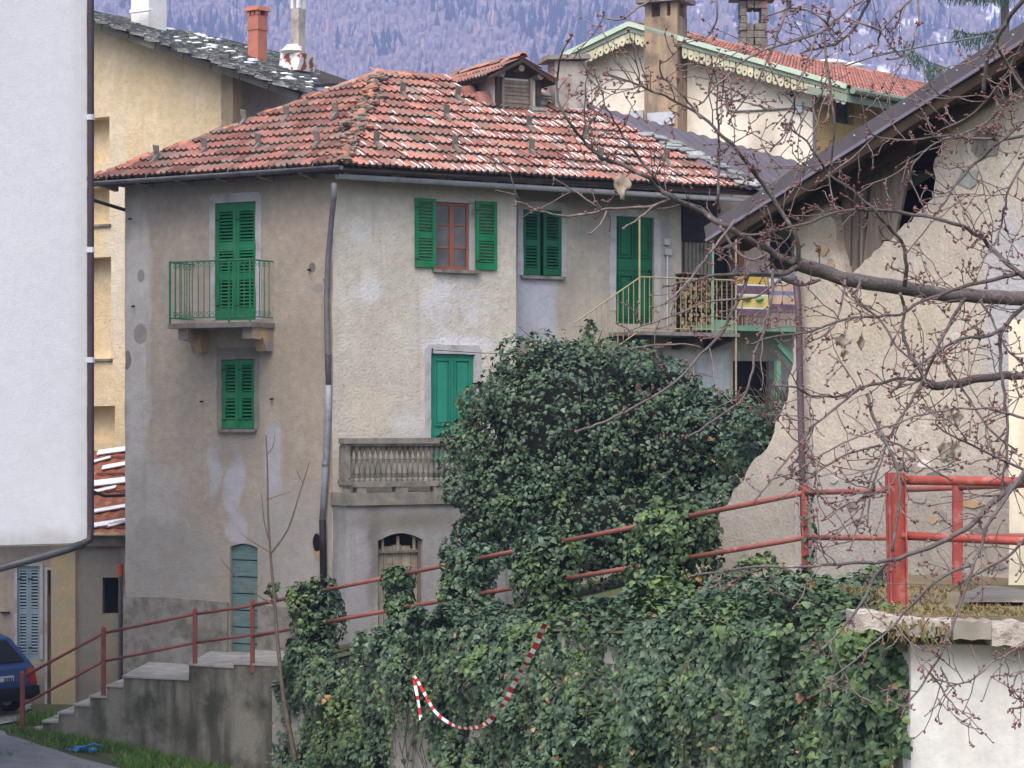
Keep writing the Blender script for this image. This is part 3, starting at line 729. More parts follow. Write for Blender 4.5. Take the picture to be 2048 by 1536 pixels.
mb = MB(); mb.tube([FT.pt(FT.u(702), lerp(zbase, zt_top, .55), -.03), FT.pt(t1, lerp(zbase, zt_top, .55), -.03)], .012, 6); mb.build('iron_rod', M['guard'], house)
# plank door under the terrace
gu = FT.rect(756, 846, 1066, 1290)
for i in range(5):
    mb = MB(); a = lerp(gu[0], gu[1], i / 5); b = lerp(gu[0], gu[1], (i + 1) / 5); tm = ((i + .5) / 5)
    mb.fbox(FT, a + .006, b - .006, gu[2], gu[3] - .32 + .1 * math.sin(math.pi * tm), -.19, -.15); mb.build('door_plank', M['wood_pale'], house)
mb = MB(); mb.fbox(FT, gu[0], gu[0] + .05, gu[2], gu[3] - .13, -.14, -.08); mb.fbox(FT, gu[1] - .05, gu[1], gu[2], gu[3] - .13, -.14, -.08)
mb.fbox(FT, gu[0] + .05, gu[1] - .05, gu[3] - .36, gu[3] - .32, -.14, -.09); mb.build('door_frame', M['wood_grey'], house)
for f in (.16, .5, .86):
    mb = MB(); u = lerp(gu[0], gu[1], f); mb.fbox(FT, u - .025, u + .025, gu[3] - .32, gu[3] - .06, -.13, -.1); mb.build('fanlight_bar', M['wood_pale'], house)

# ------------------------------------------------------------------ hip roof
E = at(683, 330, 42.4); PK = at(755, 150, 47.5)
PL = Plane(E, -LD, PK)     # u grows to the left
PL.eu = LD.copy(); PL.n = PL.eu.cross(PL.ev)
PRt = Plane(E, RD, PK)
uLe = PL.hit(185, 356)[0]
Lend = PL.pt(uLe, 0); 
kL = PL.hit(755, 150)      # peak in left-plane coordinates
kR = PRt.hit(755, 150)
uRe = PRt.hit(1505, 380)[0]
seam = [PRt.hit(1172, 214), PRt.hit(1330, 292), PRt.hit(1500, 384)]     # where the brown sheet roof takes over
ridge_u = PRt.hit(1172, 184)[0]
polyL = [(uLe, 0), (0, 0), (kL[0], kL[1])]
polyR = [(0, 0), (uRe, 0), seam[2], seam[1], seam[0], (seam[0][0], kR[1]), (kR[0], kR[1])]
mb = MB()
A = [PL.pt(u, v, -.03) for u, v in polyL]; mb.prism(A, Vector((0, 0, -.1)))
pe = PRt.hit(1594, 332); rt_ = (seam[0][0], kR[1])
B = [PRt.pt(u, v, -.03) for u, v in [(0, 0), (uRe + .7, 0), pe, (seam[0][0] + .1, seam[0][1] + .1), rt_, kR]]; mb.prism(B, Vector((0, 0, -.1)))
rr = PRt.pt(*rt_, -.03); rb = rr + Vector((-.492, .87, 0)) * 4; rb.z = E.z - .1
pl = PL.pt(uLe, 0, -.03); lb = pl + Vector((.476, .88, 0)) * 7; lb.z = E.z - .1
mb.add([pl, PK, lb], [(0, 1, 2)]); mb.add([PK, rr, rb, lb], [(0, 1, 2, 3)])
mb.build('roof_deck', M['wood_dark'], house)

TW, TE = .265, .43
def tile_mesh(name, w, l, t=.045):
    xs = [0, .1, .2, .36, .5, .6, .7, .86, 1]; zs = [.026, .044, .006, .0, .012, .044, .006, .0, .022]
    q = MB(); V = []
    for x, z in zip(xs, zs): V += [(x * w, 0, z), (x * w, l, z - .012), (x * w, 0, z - t)]
    Fc = []; Me = []
    for i in range(8):
        a = i * 3; Fc.append((a, a + 3, a + 4, a + 1)); Me.append(0); Fc.append((a + 2, a + 5, a + 3, a)); Me.append(1)
    q.v = V; q.f = Fc; q.m = Me
    return q
TQ = tile_mesh('roof_tile', TW, TE + .06); TILE = TQ.mesh('roof_tile', [M['tile'], M['tile_edge']])
spots = []
def lay(plane, poly, umin, umax, vmax):
    v = -.06; row = 0
    while v < vmax:
        u = umin - (TW / 2 if row % 2 else 0)
        while u < umax:
            if inside(poly, u + TW / 2, max(v + .12, .02)):
                h = .03 + random.uniform(-.008, .014) + .016 * noise.noise(Vector((u * .6, v * .5, plane.o.x + plane.eu.y))); x = plane.eu; y = (plane.ev - plane.n * .105).normalized()
                a = random.gauss(0, .012); x2 = (x * math.cos(a) + y * math.sin(a)); y2 = (y * math.cos(a) - x * math.sin(a))
                spots.append((plane, u, v, basis(x2, y2, x2.cross(y2), plane.pt(u, v + random.uniform(-.012, .012), h + .036))))
            u += TW
        v += TE; row += 1
lay(PL, polyL, uLe, .3, kL[1] + .1); lay(PRt, polyR, -.3, uRe + .1, kR[1] + .05)
spots.sort(key=lambda s: s[3].translation.y)
mb = MB(); mb.tube([E + Vector((0, 0, -.08)), Lend + Vector((0, 0, -.08))], .03, 5); mb.tube([E + Vector((0, 0, -.08)), PRt.pt(uRe, 0, -.08)], .03, 5)
roof = mb.build('roof', M['wood_dark'], house)
for s in spots[:300]: place('roof_tile', TILE, s[3], roof)
tv = np.array(TQ.v); V = []; Fa = []; mi = []
for k, s in enumerate(spots[300:]):
    A_ = np.array(s[3]); V.append(tv @ A_[:3, :3].T + A_[:3, 3]); Fa.append(np.array(TQ.f) + k * len(tv)); mi += TQ.m
o = np_mesh('upper_roof_tiles', np.concatenate(V), np.concatenate(Fa), [M['tile'], M['tile_edge']], roof, mi=np.array(mi)); o['kind'] = 'stuff'
# snow left in the tile channels of the right slope
mb = MB()
for pl_, u, v, mm in spots:
    if pl_ is not PRt: continue
    p = mm.translation; px = 1024 + p.x / p.y * F
    dens = interp(px, [(730, .1), (860, .35), (1000, .65), (1150, 1.1), (1300, 1.3), (1500, .8)]) * interp(v, [(0, 1.0), (2.6, 1.0), (4.2, .45), (5.2, .12)])
    for cx in (.29, .78):
        k = max(0, noise.noise(Vector((u * .8, v * 1.3, 3))) * 1.9 + .52)
        if random.random() < dens * k * 1.55:
            w = random.uniform(.01, .028); l = random.uniform(.08, .36); y0 = random.uniform(.02, .1)
            c = mm @ Vector(((cx + random.uniform(-.03, .03)) * TW, y0 + l / 2, .012)); x = mm.to_3x3() @ Vector((1, 0, 0)); y = mm.to_3x3() @ Vector((0, 1, 0)); n_ = mm.to_3x3() @ Vector((0, 0, 1))
            P = [c + x * (i * w) + y * (j * l / 2) - n_ * .01 for i, j in ((-1, -1), (1, -1), (1, 1), (-1, 1))] + [c + x * (i * w * .55) + y * (j * l * .42) + n_ * random.uniform(.012, .024) for i, j in ((-1, -1), (1, -1), (1, 1), (-1, 1))]
            mb.hexa(P)
o = mb.build('lying_snow', M['snow'], house); o['kind'] = 'stuff'; o['label'] = 'thin snow left in the channels of the tiles'
# hip and verge caps with mortar
q = MB(); prof = [(math.cos(a) * .11, math.sin(a) * .09) for a in [math.pi * i / 7 for i in range(8)]]
V = [(x * 1.0, 0, z) for x, z in prof] + [(x * .8, .42, z * .85) for x, z in prof] + [(x * .8, 0, z * .75) for x, z in prof]
q.add(V, [(i, i + 1, i + 9, i + 8) for i in range(7)] + [(i + 16, i + 17, i + 1, i) for i in range(7)]); CAP = q.mesh('ridge_cap', M['tile_old'], smooth=True)
def caps(a, b, nn, lift, par, skip=()):
    d = (b - a).normalized(); L = (b - a).length
    for i in range(nn):
        if i in skip: continue
        dd = (d + Vector((random.gauss(0, .03), random.gauss(0, .03), random.gauss(0, .02)))).normalized()
        x = dd.cross(Vector((0, 0, 1))).normalized(); z = x.cross(dd)
        place('ridge_cap', CAP, basis(x, dd, z, a + d * (L * i / nn) + Vector((0, 0, lift + random.uniform(-.02, .02)))), par)
caps(E + Vector((0, -.02, 0)), PK, 13, .03, roof, (2, 3, 5, 7, 8))
caps(Lend, PK, 15, .0, roof, (3, 8)); caps(PK, PRt.pt(ridge_u, kR[1]), 12, .0, roof)
mb = MB()
for i in range(150):
    t = random.random(); p = E.lerp(PK, t) + Vector((random.gauss(0, .1), random.gauss(0, .06), .02 + random.uniform(0, .09)))
    s = random.uniform(.025, .085); mb.blob(p, s * 1.4, s * 1.2, s * .7, 6, 4, 0 if random.random() < .7 else 1, .35, i)
for i in range(110):
    t = random.random(); p = Lend.lerp(PK, t) + Vector((random.gauss(0, .03), random.gauss(0, .03), random.uniform(-.01, .03)))
    s = random.uniform(.02, .05); mb.blob(p, s * 1.8, s * 1.4, s * .7, 6, 4, 0 if random.random() < .8 else 1, .35, i)
mb.build('hip_mortar', [M['mortar'], M['tile_old']], roof)['kind'] = 'stuff'
# snow guards
q = MB(); q.hexa([(-.04, -.03, .0), (.04, -.03, .0), (.04, -.005, .0), (-.04, -.005, .0), (-.055, .03, .21), (.045, .03, .19), (.045, .05, .19), (-.055, .05, .21)])
q.hexa([(-.03, -.2, .0), (.03, -.2, .0), (.035, .0, .0), (-.035, .0, .0), (-.025, -.2, .025), (.025, -.2, .025), (.03, .0, .07), (-.03, .0, .07)])
GUARD = q.mesh('snow_guard', M['guard'])
for px, py in ((803, 195), (913, 202), (890, 240), (750, 295), (907, 302), (1055, 262), (1060, 310), (1169, 281), (1198, 326), (1330, 330)):
    u, v = PRt.hit(px, py); place('snow_guard', GUARD, basis(PRt.eu * 1.25, PRt.ev * 1.25, PRt.n * 1.25, PRt.pt(u, v, .05)), roof)
for px, py in ((492, 251), (577, 243), (675, 237), (318, 322), (413, 307), (521, 299), (638, 295)):
    u, v = PL.hit(px, py); place('snow_guard', GUARD, basis(PL.eu * 1.25, PL.ev * 1.25, PL.n * 1.25, PL.pt(u, v, .05)), roof)
# gutters, hooks, downpipe
def gutter(a, b, r, mat, name):
    d = (b - a).normalized(); x = d.cross(Vector((0, 0, 1))).normalized(); mb = MB(); n_ = 9; V = []
    for p in (a, b):
        for i in range(n_): t = math.pi * i / (n_ - 1); V.append(p + x * math.cos(t) * r - Vector((0, 0, 1)) * math.sin(t) * r)
    for p in (a, b):
        for i in range(n_): t = math.pi * i / (n_ - 1); V.append(p + x * math.cos(t) * r * .9 - Vector((0, 0, 1)) * math.sin(t) * r * .9)
    Fc = [(i, i + 1, n_ + i + 1, n_ + i) for i in range(n_ - 1)] + [(2 * n_ + i + 1, 2 * n_ + i, 3 * n_ + i, 3 * n_ + i + 1) for i in range(n_ - 1)]
    Fc += [tuple(range(n_)), tuple(range(n_, 2 * n_))[::-1], (0, n_, 3 * n_, 2 * n_), (n_ - 1, 2 * n_ - 1, 4 * n_ - 1, 3 * n_ - 1)]
    mb.add(V, Fc); g = mb.build(name, mat, house, True); return g
gz = FR.z(690, 349, .45)
ga = FR.pt(-.12, gz, .45); gb = FR.pt(FR.u(1500, .45), gz - .02, .45)
g = gutter(ga, gb, .085, M['zinc'], 'gutter')
la = FL.pt(FL.u(186, .5), FL.z(300, 357, .5), .5); lb_ = FL.pt(FL.u(682, .5), FL.z(300, 357, .5) + .03, .5)
g2 = gutter(la, lb_, .08, M['zinc_dark'], 'gutter')
for i in range(11):
    p = ga.lerp(gb, (i + .4) / 11); mb = MB(); mb.tube([p + FR.n * .088, p + FR.n * .06 + Vector((0, 0, .08)), p - FR.n * .1 + Vector((0, 0, .16))], .009, 4); mb.build('gutter_hook', M['guard'], g)
for i in range(6):
    p = la.lerp(lb_, (i + .4) / 6); mb = MB(); mb.tube([p + FL.n * .083, p + FL.n * .05 + Vector((0, 0, .07)), p - FL.n * .1 + Vector((0, 0, .14))], .009, 4); mb.build('gutter_hook', M['guard'], g2)
for i in range(9):
    u = .25 + i * .95; mb = MB(); mb.beam(FR.pt(u, ZT - .06, -.1), FR.pt(u, gz + .06, .42), .09, .11); mb.build('rafter_end', M['wood_pale'], house)
for i in range(6):
    u = -.4 - i * .9; mb = MB(); mb.beam(FL.pt(u, ZT - .05, -.1), FL.pt(u, gz + .08, .45), .09, .11); mb.build('rafter_end', M['wood_pale'], house)
mb = MB(); mb.fbox(FR, -.1, uL1, ZT - .02, ZT + .1, -.1, .02); mb.build('eave_board', M['wood_dark'], house)
DP = [(668, 366, .44), (668, 395, .4), (663, 440, .2), (656, 520, .12), (653, 600, .1), (655, 700, .1), (657, 770, .1)]
pts = [FL.pt(*FL.uv(x, y, o), o) for x, y, o in DP]; mb = MB(); mb.tube(pts, .05, 8); dp = mb.build('downpipe', M['zinc_dark'], house, True)
pts = [FL.pt(*FL.uv(x, y, .1), .1) for x, y in ((657, 770), (655, 850), (650, 960), (645, 1040))]; mb = MB(); mb.tube(pts, .058, 8); mb.build('lower_pipe', M['zinc_old'], dp, True)
pts = [FL.pt(*FL.uv(x, y, .1), .1) for x, y in ((645, 1040), (646, 1090), (648, 1240))]; mb = MB(); mb.tube(pts, .066, 8); mb.build('iron_pipe', M['pipe_black'], dp, True)
for x, y in ((653, 560), (656, 708), (651, 930)):
    p = FL.pt(*FL.uv(x, y, .1), .1); mb = MB(); mb.tube([p - Vector((0, 0, .02)), p + Vector((0, 0, .02))], .068, 8); mb.build('pipe_clamp', M['guard'], dp)
# raised dark disc painting the shade of a hole, its rim, and iron hooks
for nm, px, py, rx, rz, mt in (('dark_hole_disc', 634, 1085, .09, .17, 'dark'), ('hole_rim', 637, 1093, .13, .26, 'corbel')):
    u, z = FL.uv(px, py); mb = MB(); k = 12
    mb.fprism(FL, [(u + rx * math.cos(2 * math.pi * i / k) * random.uniform(.85, 1.1), z + rz * math.sin(2 * math.pi * i / k) * random.uniform(.85, 1.1)) for i in range(k)], 0, .012 if nm == 'dark_hole_disc' else .006); mb.build(nm, M[mt], house)
for px, py in ((262, 438), (268, 613), (405, 803), (545, 798), (620, 540)):
    p = FL.pt(*FL.uv(px, py)); mb = MB(); mb.tube([p - FL.n * .05, p + FL.n * .07, p + FL.n * .07 + FL.d * .06], .018, 5); mb.build('iron_hook', M['pipe_black'], house)

# dormer
dz = PRt.hit(1032, 221); Dp = PRt.pt(*dz)
FD = Frame(Dp, RD); w2 = .46; dh = FD.z(1042, 158) - Dp.z
zc = Dp.z + dh
dr = []
mb = MB(); L = 2.6
mb.hexa([FD.pt(-w2, Dp.z - .3, 0), FD.pt(w2, Dp.z - .3, 0), FD.pt(w2, Dp.z - .3, -L), FD.pt(-w2, Dp.z - .3, -L), FD.pt(-w2, zc, 0), FD.pt(w2, zc, 0), FD.pt(w2, zc, -L), FD.pt(-w2, zc, -L)])
dormer = mb.build('dormer', M['whiteplast'], house)
for i in range(8):
    mb = MB(); a = lerp(Dp.z - .02, zc - .04, i / 8); b = lerp(Dp.z - .02, zc - .04, (i + 1) / 8); mb.fbox(FD, -w2 + .14, w2 - .2, a + .005, b - .006, .02, .05 + random.uniform(-.006, .006)); mb.build('dormer_board', M['wood_grey'], dormer)
for u, w in ((-w2 - .02, .07), (-w2 + .1, .05), (w2 - .18, .05), (w2 - .02, .09)):
    mb = MB(); mb.fbox(FD, u, u + w, Dp.z - .1, zc + .02, 0, .09); mb.build('dormer_post', M['wood_dark' if w > .06 else 'wood_grey'], dormer)
zr_ = zc + .36; ov = .28
mb = MB()
for s in (-1, 1):
    P = [FD.pt(0, zr_, ov), FD.pt(s * (w2 + .3), zc - .03, ov), FD.pt(s * (w2 + .3), zc - .03, -L), FD.pt(0, zr_, -L)]
    mb.prism(P, Vector((0, 0, -.07)))
mb.prism([FD.pt(-w2, zc, .0), FD.pt(w2, zc, 0), FD.pt(0, zr_ - .06, 0)], -FD.n * .05)
mb.build('dormer_roof', M['wood_dark'], dormer)
for u in (-w2 + .02, 0, w2 - .02):
    mb = MB(); zz = zc + .05 if u else zr_ - .18; mb.tube([FD.pt(u, zz, -.2), FD.pt(u, zz, ov - .05)], .07, 8); mb.build('purlin_end', M['wood_grey'], dormer)
for s in (-1, 1):
    a = FD.pt(0, zr_, ov); pl3 = Plane(FD.pt(s * (w2 + .34), zc - .05, ov), -FD.n, a)
    x = -FD.n; Ls = (a - pl3.o).dot(pl3.ev)
    for r_ in range(2):
        for i in range(11):
            p = pl3.pt(i * .26, r_ * Ls / 2, .04); xx = pl3.eu; yy = (pl3.ev - pl3.n * .06).normalized()
            if xx.cross(yy).z < 0: p = p + xx * .26; xx = -xx
            place('roof_tile', TILE, basis(xx, yy, xx.cross(yy), p), dormer)
caps(FD.pt(0, zr_ + .02, ov + .02), FD.pt(0, zr_ + .02, -L), 7, .02, dormer)
# plastered chimney stub
ck = PRt.hit(1141, 226); Cp = PRt.pt(*ck); FC = Frame(Cp, Vector((.97, .24, 0)))
cu0, cu1 = -.32, .34; ctop = FC.z(1140, 122)
mb = MB(); mb.hexa([FC.pt(cu0, Cp.z - .3, .0), FC.pt(cu1, Cp.z - .3, .0), FC.pt(cu1, Cp.z - .3, -.6), FC.pt(cu0, Cp.z - .3, -.6), FC.pt(cu0, ctop, 0), FC.pt(cu1, ctop, 0), FC.pt(cu1, ctop, -.6), FC.pt(cu0, ctop, -.6)])
ch = mb.build('chimney_stack', M['chimgrey'], house)
for i in range(4):
    mb = MB(); u = -.14 + random.uniform(-.06, .06); z = Cp.z + .14 + i * .17; mb.fbox(FC, u, u + random.uniform(.08, .15), z, z + .06, -.05, .004); mb.build('exposed_brick', M['brick'], ch)
mb = MB(); mb.hexa([FC.pt(cu0 - .2, ctop, .12), FC.pt(cu1 + .06, ctop + .05, .12), FC.pt(cu1 + .06, ctop + .05, -.7), FC.pt(cu0 - .2, ctop, -.7), FC.pt(cu0 - .18, ctop + .1, .1), FC.pt(cu1 + .04, ctop + .14, .1), FC.pt(cu1 + .04, ctop + .14, -.68), FC.pt(cu0 - .18, ctop + .1, -.68)]); mb.build('chimney_slab', M['stone'], ch)
mb = MB(); mb.fbox(FC, cu0 - .01, cu1 + .02, Cp.z - .12, Cp.z + .1, -.02, .015); mb.build('chimney_flashing', M['zinc'], ch)
# loose clay blocks and slates lying by the dormer
for (px, py, a, b, c_, rz), lb in (((936, 184, .2, .12, .06, .4), 'flat hollow clay block lying on the tiles left of the dormer'), ((968, 199, .15, .15, .08, .2), 'square clay block leaning against the white cheek of the dormer')):
    u, v = PRt.hit(px, py, .1); p = PRt.pt(u, v, .1); mb = MB(); rot = Matrix.Rotation(rz, 3, PRt.n)
    ax = rot @ PRt.eu * a; ay = rot @ (PRt.ev * .8 + PRt.n * .6) * b; az = (rot @ PRt.eu).cross(ay.normalized()) * c_ * .7; mb.obox(p, ax, ay, az)
    tag(mb.build('clay_block', M['roof_red']), lb, 'block', 'loose clay blocks on the roof')
for i, (px, py) in enumerate(((1080, 224), (1072, 205), (1092, 198))):
    u, v = PRt.hit(px, py, .06); mb = MB(); mb.obox(PRt.pt(u, v, .06 + .02 * i), PRt.eu * .2, PRt.ev * .12, PRt.n * .02)
    mb.obox(PRt.pt(u - .05, v + .04, .1 + .02 * i), PRt.eu * .15, PRt.ev * .1, PRt.n * .018)
    tag(mb.build('loose_slate', M['slate']), ['pale slates lying loose right below the dormer post', 'dark slates piled beside the dormer wall', 'slates propped between dormer and chimney stack'][i], 'slate')
# brown sheet roof beside the tiles
sheet_poly = [seam[0], PRt.hit(1594, 330), PRt.hit(1650, 372), PRt.hit(1545, 400), seam[2], seam[1]]
us = [p[0] for p in sheet_poly]; mb = MB(); u = min(us); step = .11
def clip_v(uu):
    hs = []
    for i in range(len(sheet_poly)):
        (a, b), (c, d) = sheet_poly[i], sheet_poly[i - 1]
        if (a - uu) * (c - uu) < 0: hs.append(b + (d - b) * (uu - a) / (c - a))
    return (min(hs), max(hs)) if len(hs) > 1 else None
prev = None; i = 0
while u < max(us):
    c = clip_v(u + 1e-4)
    if c:
        h = .06 + (.03 if (i % 4) in (1, 2) else 0); cur = [mb.add([PRt.pt(u, c[0], h)], []), mb.add([PRt.pt(u, c[1], h)], [])]
        if prev: mb.f.append((prev[0], cur[0], cur[1], prev[1])); mb.m.append(0)
        prev = cur
    i += 1; u += step / 2
mb.build('brown_sheet_roof', M['brown'], house)
mb = MB(); a = [PRt.pt(*seam[k], .07) for k in range(3)]; mb.beam(a[0], a[1], .12, .05); mb.beam(a[1], a[2], .1, .05); mb.build('sheet_edge_trim', M['brown_lt'], house)
for i in range(26):      # slates along the seam
    t = random.uniform(.35, 1.0); s0 = Vector(seam[0] + (0,)).lerp(Vector(seam[2] + (0,)), t); mb = MB()
    ang = random.uniform(-.2, .2); ax = PRt.eu * math.cos(ang) + PRt.ev * math.sin(ang); ay = PRt.ev * math.cos(ang) - PRt.eu * math.sin(ang)
    mb.obox(PRt.pt(s0.x + random.uniform(-.12, .28), s0.y + random.uniform(-.1, .1), .1 + random.uniform(0, .05)), ax * random.uniform(.12, .2), ay * random.uniform(.06, .1), (PRt.n + PRt.ev * .1) * .012); mb.build('seam_slate', M['slate'], house)

# ------------------------------------------------------------------ gallery on the right: slab, brackets, railings
GO = 1.0
zg = FR2.z(1360, 664, GO); g0 = FR2.u(1278, GO); g1 = FR2.u(1474, GO); g2u = FR2.u(1600, GO); zr1 = FR2.z(1370, 557, GO)
mb = MB(); mb.fbox(FR2, g0 - .05, g1 + .05, zg - .07, zg, 0, GO + .03); gs = mb.build('gallery_slab', M['stone'], house)
for px in (1300, 1400, 1465):
    mb = MB(); u = FR2.u(px, GO); mb.prism([FR2.pt(u, zg - .07, 0), FR2.pt(u, zg - .07, GO - .1), FR2.pt(u, zg - .13, GO - .1), FR2.pt(u, zg - .3, .1), FR2.pt(u, zg - .3, 0)], FR2.d * .12); mb.build('gallery_bracket', M['wood_dark'], gs)
mb = MB(); mb.fbox(FR2, FR2.u(1040, .35), FR2.u(1325, .35), FR2.z(1180, 712, .35), FR2.z(1180, 690, .35), 0, .35); mb.build('stair_stringer', M['concrete'], house)
q = MB(); q.tube([(0, 0, 0), (0, 0, 1)], .0085, 5); q.v = [(x, y, z) for x, y, z in q.v]; BAR = q.mesh('baluster', M['railcream'])
mb = MB(); mb.tube([FR2.pt(g0, zr1, GO), FR2.pt(g1, zr1, GO)], .016, 6); mb.tube([FR2.pt(g0, zg + .06, GO), FR2.pt(g1, zg + .06, GO)], .011, 6)
gr = mb.build('gallery_railing', M['railcream'], house)
def bar(p0, p1, par, mesh=None):
    d = p1 - p0; return place('baluster', mesh or BAR, Matrix.Translation(p0) @ Matrix.Diagonal((1, 1, d.length, 1)), par)
nb = int((g1 - g0) / .115)
for i in range(1, nb):
    u = lerp(g0, g1, i / nb); bar(FR2.pt(u, zg + .02, GO), FR2.pt(u, zr1, GO), gr)
for px, ytop, ybot, mt in ((1279, 432, 668, 'railcream'), (1426, 450, 668, 'railmint'), (1472, 470, 830, 'railcream')):
    mb = MB(); u = FR2.u(px, GO); mb.tube([FR2.pt(u, FR2.z(px, ybot, GO), GO), FR2.pt(u, FR2.z(px, ytop, GO), GO)], .02, 6); mb.build('gallery_post', M[mt], house)
s0 = FR2.pt(*FR2.uv(1278, 556, GO), GO); s1 = FR2.pt(*FR2.uv(1150, 645, GO), GO); b0_ = FR2.pt(*FR2.uv(1250, 690, GO), GO)
mb = MB(); mb.tube([s0, s1], .015, 6); mb.tube([s0 - Vector((0, 0, s0.z - zg)), s0 - Vector((0, 0, s0.z - zg)) + (s1 - s0) * 1.0], .012, 6)
sr_ = mb.build('stair_railing', M['railcream'], house)
for i in range(1, 12):
    p = s0.lerp(s1, i / 12); bar(p - Vector((0, 0, s0.z - zg)), p, sr_)
# mint edged floor with a second railing under the rugs
zm = FR2.z(1530, 652, .9); m0 = FR2.u(1418, .9); m1 = FR2.u(1640, .9)
mb = MB(); mb.fbox(FR2, m0, m1, zm - .1, zm, -.3, .9); mb.build('mint_floor_edge', M['railmint'], house)
mb = MB(); mb.fbox(FR2, FR2.u(1425, .93), FR2.u(1468, .93), FR2.z(1445, 667, .93), FR2.z(1445, 640, .93), .92, .95); mb.build('mint_panel', M['railmint'], house)
zr2 = FR2.z(1530, 546, .95)
mb = MB(); mb.tube([FR2.pt(g1, zr2, .95), FR2.pt(m1, zr2, .95)], .018, 6); r2 = mb.build('rug_railing', M['railmint'], house)
i = 0; u = g1 + .06
while u < m1: bar(FR2.pt(u, zm, .95), FR2.pt(u, zr2, .95), r2); u += .1
mb = MB(); a = FR2.pt(*FR2.uv(1560, 700, .5), .5); mb.beam(FR2.pt(FR2.u(1545, .5), zm - .2, .5), FR2.pt(*FR2.uv(1610, 740, .5), .5), .1, .06); mb.beam(FR2.pt(*FR2.uv(1555, 690, .6), .6), FR2.pt(*FR2.uv(1600, 740, .6), .6), .07, .07); mb.build('diagonal_brace', M['railmint'], house)
mb = MB(); mb.fbox(FR2, FR2.u(1538, .1), FR2.u(1550, .1), Z0, FR2.z(1544, 722, .1), .0, .1); mb.build('door_jamb', M['stone'], house)
mb = MB(); mb.fbox(FR2, FR2.u(1548, .5), FR2.u(1556, .5), FR2.z(1550, 815, .5), FR2.z(1550, 722, .5), .5, .6); mb.build('mint_post', M['railmint'], house)
# rugs over the railing
def rug(name, px0, px1, y0, y1, bands, label):
    mb = MB(); u0, u1 = FR2.u(px0, .97), FR2.u(px1, .97); z0_, z1_ = FR2.z((px0 + px1) / 2, y1, .97), zr2 + .03
    nz, nu = 26, 9; G_ = []
    for j in range(nz + 1):
        row = []
        for i in range(nu + 1):
            t = j / nz; z = lerp(z1_, z0_, t); o_ = .975 + .018 * math.sin(i * 1.3 + t * 2) * t
            row.append(mb.add([FR2.pt(lerp(u0, u1, i / nu) + .03 * t, z - .02 * (i / nu) * 0, o_)], []))
        G_.append(row)
    ms = []; 
    for j in range(nz):
        t = (j + .5) / nz; k = 0
        for e, mt in bands:
            if t <= e: k = mt; break
        if k not in ms: ms.append(k)
        for i in range(nu): mb.f.append((G_[j][i], G_[j + 1][i], G_[j + 1][i + 1], G_[j][i + 1])); mb.m.append(ms.index(k))
    b = len(mb.f)      # back fall behind the rail
    mb.add([FR2.pt(u0, z1_, .975), FR2.pt(u1, z1_, .975), FR2.pt(u1, z1_ - .5, .9), FR2.pt(u0, z1_ - .5, .9)], [(0, 1, 2, 3)], 0)
    nf = int((u1 - u0) / .03)
    for i in range(nf):
        u = lerp(u0, u1, (i + .5) / nf) + .03; mb.fbox(FR2, u - .006, u + .006, z0_ - .06, z0_, .97, .98, ms.index(bands[-1][1]))
    if 'rug_yp' in ms:
        if 'rug_g' not in ms: ms.append('rug_g')
        for cx in (.3, .7): mb.fprism(FR2, [(lerp(u0, u1, cx) + .03 + .1 * math.cos(a_), lerp(z1_, z0_, .66) + .045 * math.sin(a_)) for a_ in [2 * math.pi * i / 8 for i in range(8)]], 1.0, 1.004, ms.index('rug_g'))
    return tag(mb.build(name, [M[k] for k in ms], None, True), label, 'rug', 'rugs airing on the gallery railing')
rug('striped_rug', 1471, 1534, 545, 628, [(.1, 'rug_p'), (.30, 'rug_y'), (.34, 'rug_w'), (.52, 'rug_p'), (.56, 'rug_w'), (.83, 'rug_yp'), (.87, 'rug_w'), (1.0, 'rug_p')], 'yellow and plum striped wool rug airing on the gallery railing')
rug('striped_rug', 1536, 1592, 545, 620, [(.2, 'rug_b'), (.26, 'rug_w'), (.5, 'rug_k'), (.62, 'rug_b'), (.85, 'rug_k'), (1.0, 'rug_p')], 'beige and blue grey rug hanging right of the yellow striped one')
# firewood
wood = thing('firewood_stack', 'stack of split firewood on the gallery behind the railing', 'firewood', FR2.pt(FR2.u(1412, .1), zg, .1))
q = MB(); V = []; k = 6
for y in (0, -.34):
    for j in range(k): a = 2 * math.pi * j / k + .4; V.append((math.cos(a) * .05, y, math.sin(a) * .044))
q.add(V, [tuple(range(k)), tuple(range(k, 2 * k))[::-1]], 0); q.add(V, [(j, (j + 1) % k, (j + 1) % k + k, j + k) for j in range(k)], 1)
LOG = q.mesh('log', [M['log_end'], M['log_bark']])
wu0, wu1 = FR2.u(1364, .2), FR2.u(1466, .2); wz = zg; row = 0; wtop = FR2.z(1410, 553, .2)
while wz < wtop:
    u = wu0 + (.05 if row % 2 else 0)
    while u < wu1:
        s = random.uniform(.6, 1.2); side = u > lerp(wu0, wu1, .72)
        rot = Matrix.Rotation(random.uniform(0, 6), 4, 'Y')
        if side: 
            if random.random() < .5:
                place('log', LOG, basis(-FR2.n, FR2.d, Vector((0, 0, 1)), FR2.pt(u + .15, wz + .04, .2 + random.uniform(-.02, .02))) @ rot @ Matrix.Diagonal((s, 1, s, 1)), wood)
            u += .17; continue
        place('log', LOG, basis(FR2.d, FR2.n, -Vector((0, 0, 1)), FR2.pt(u + random.uniform(-.015, .015), wz + .045 + random.uniform(-.012, .012), .2 + random.uniform(-.06, .04))) @ rot @ Matrix.Diagonal((s, 1, s, 1)), wood); u += .098
    wz += .084; row += 1
mb = MB(); mb.fbox(FR2, wu0 - .04, wu1, wtop + .03, wtop + .05, -.2, .3); mb.build('cover_board', M['wood_grey'], wood)

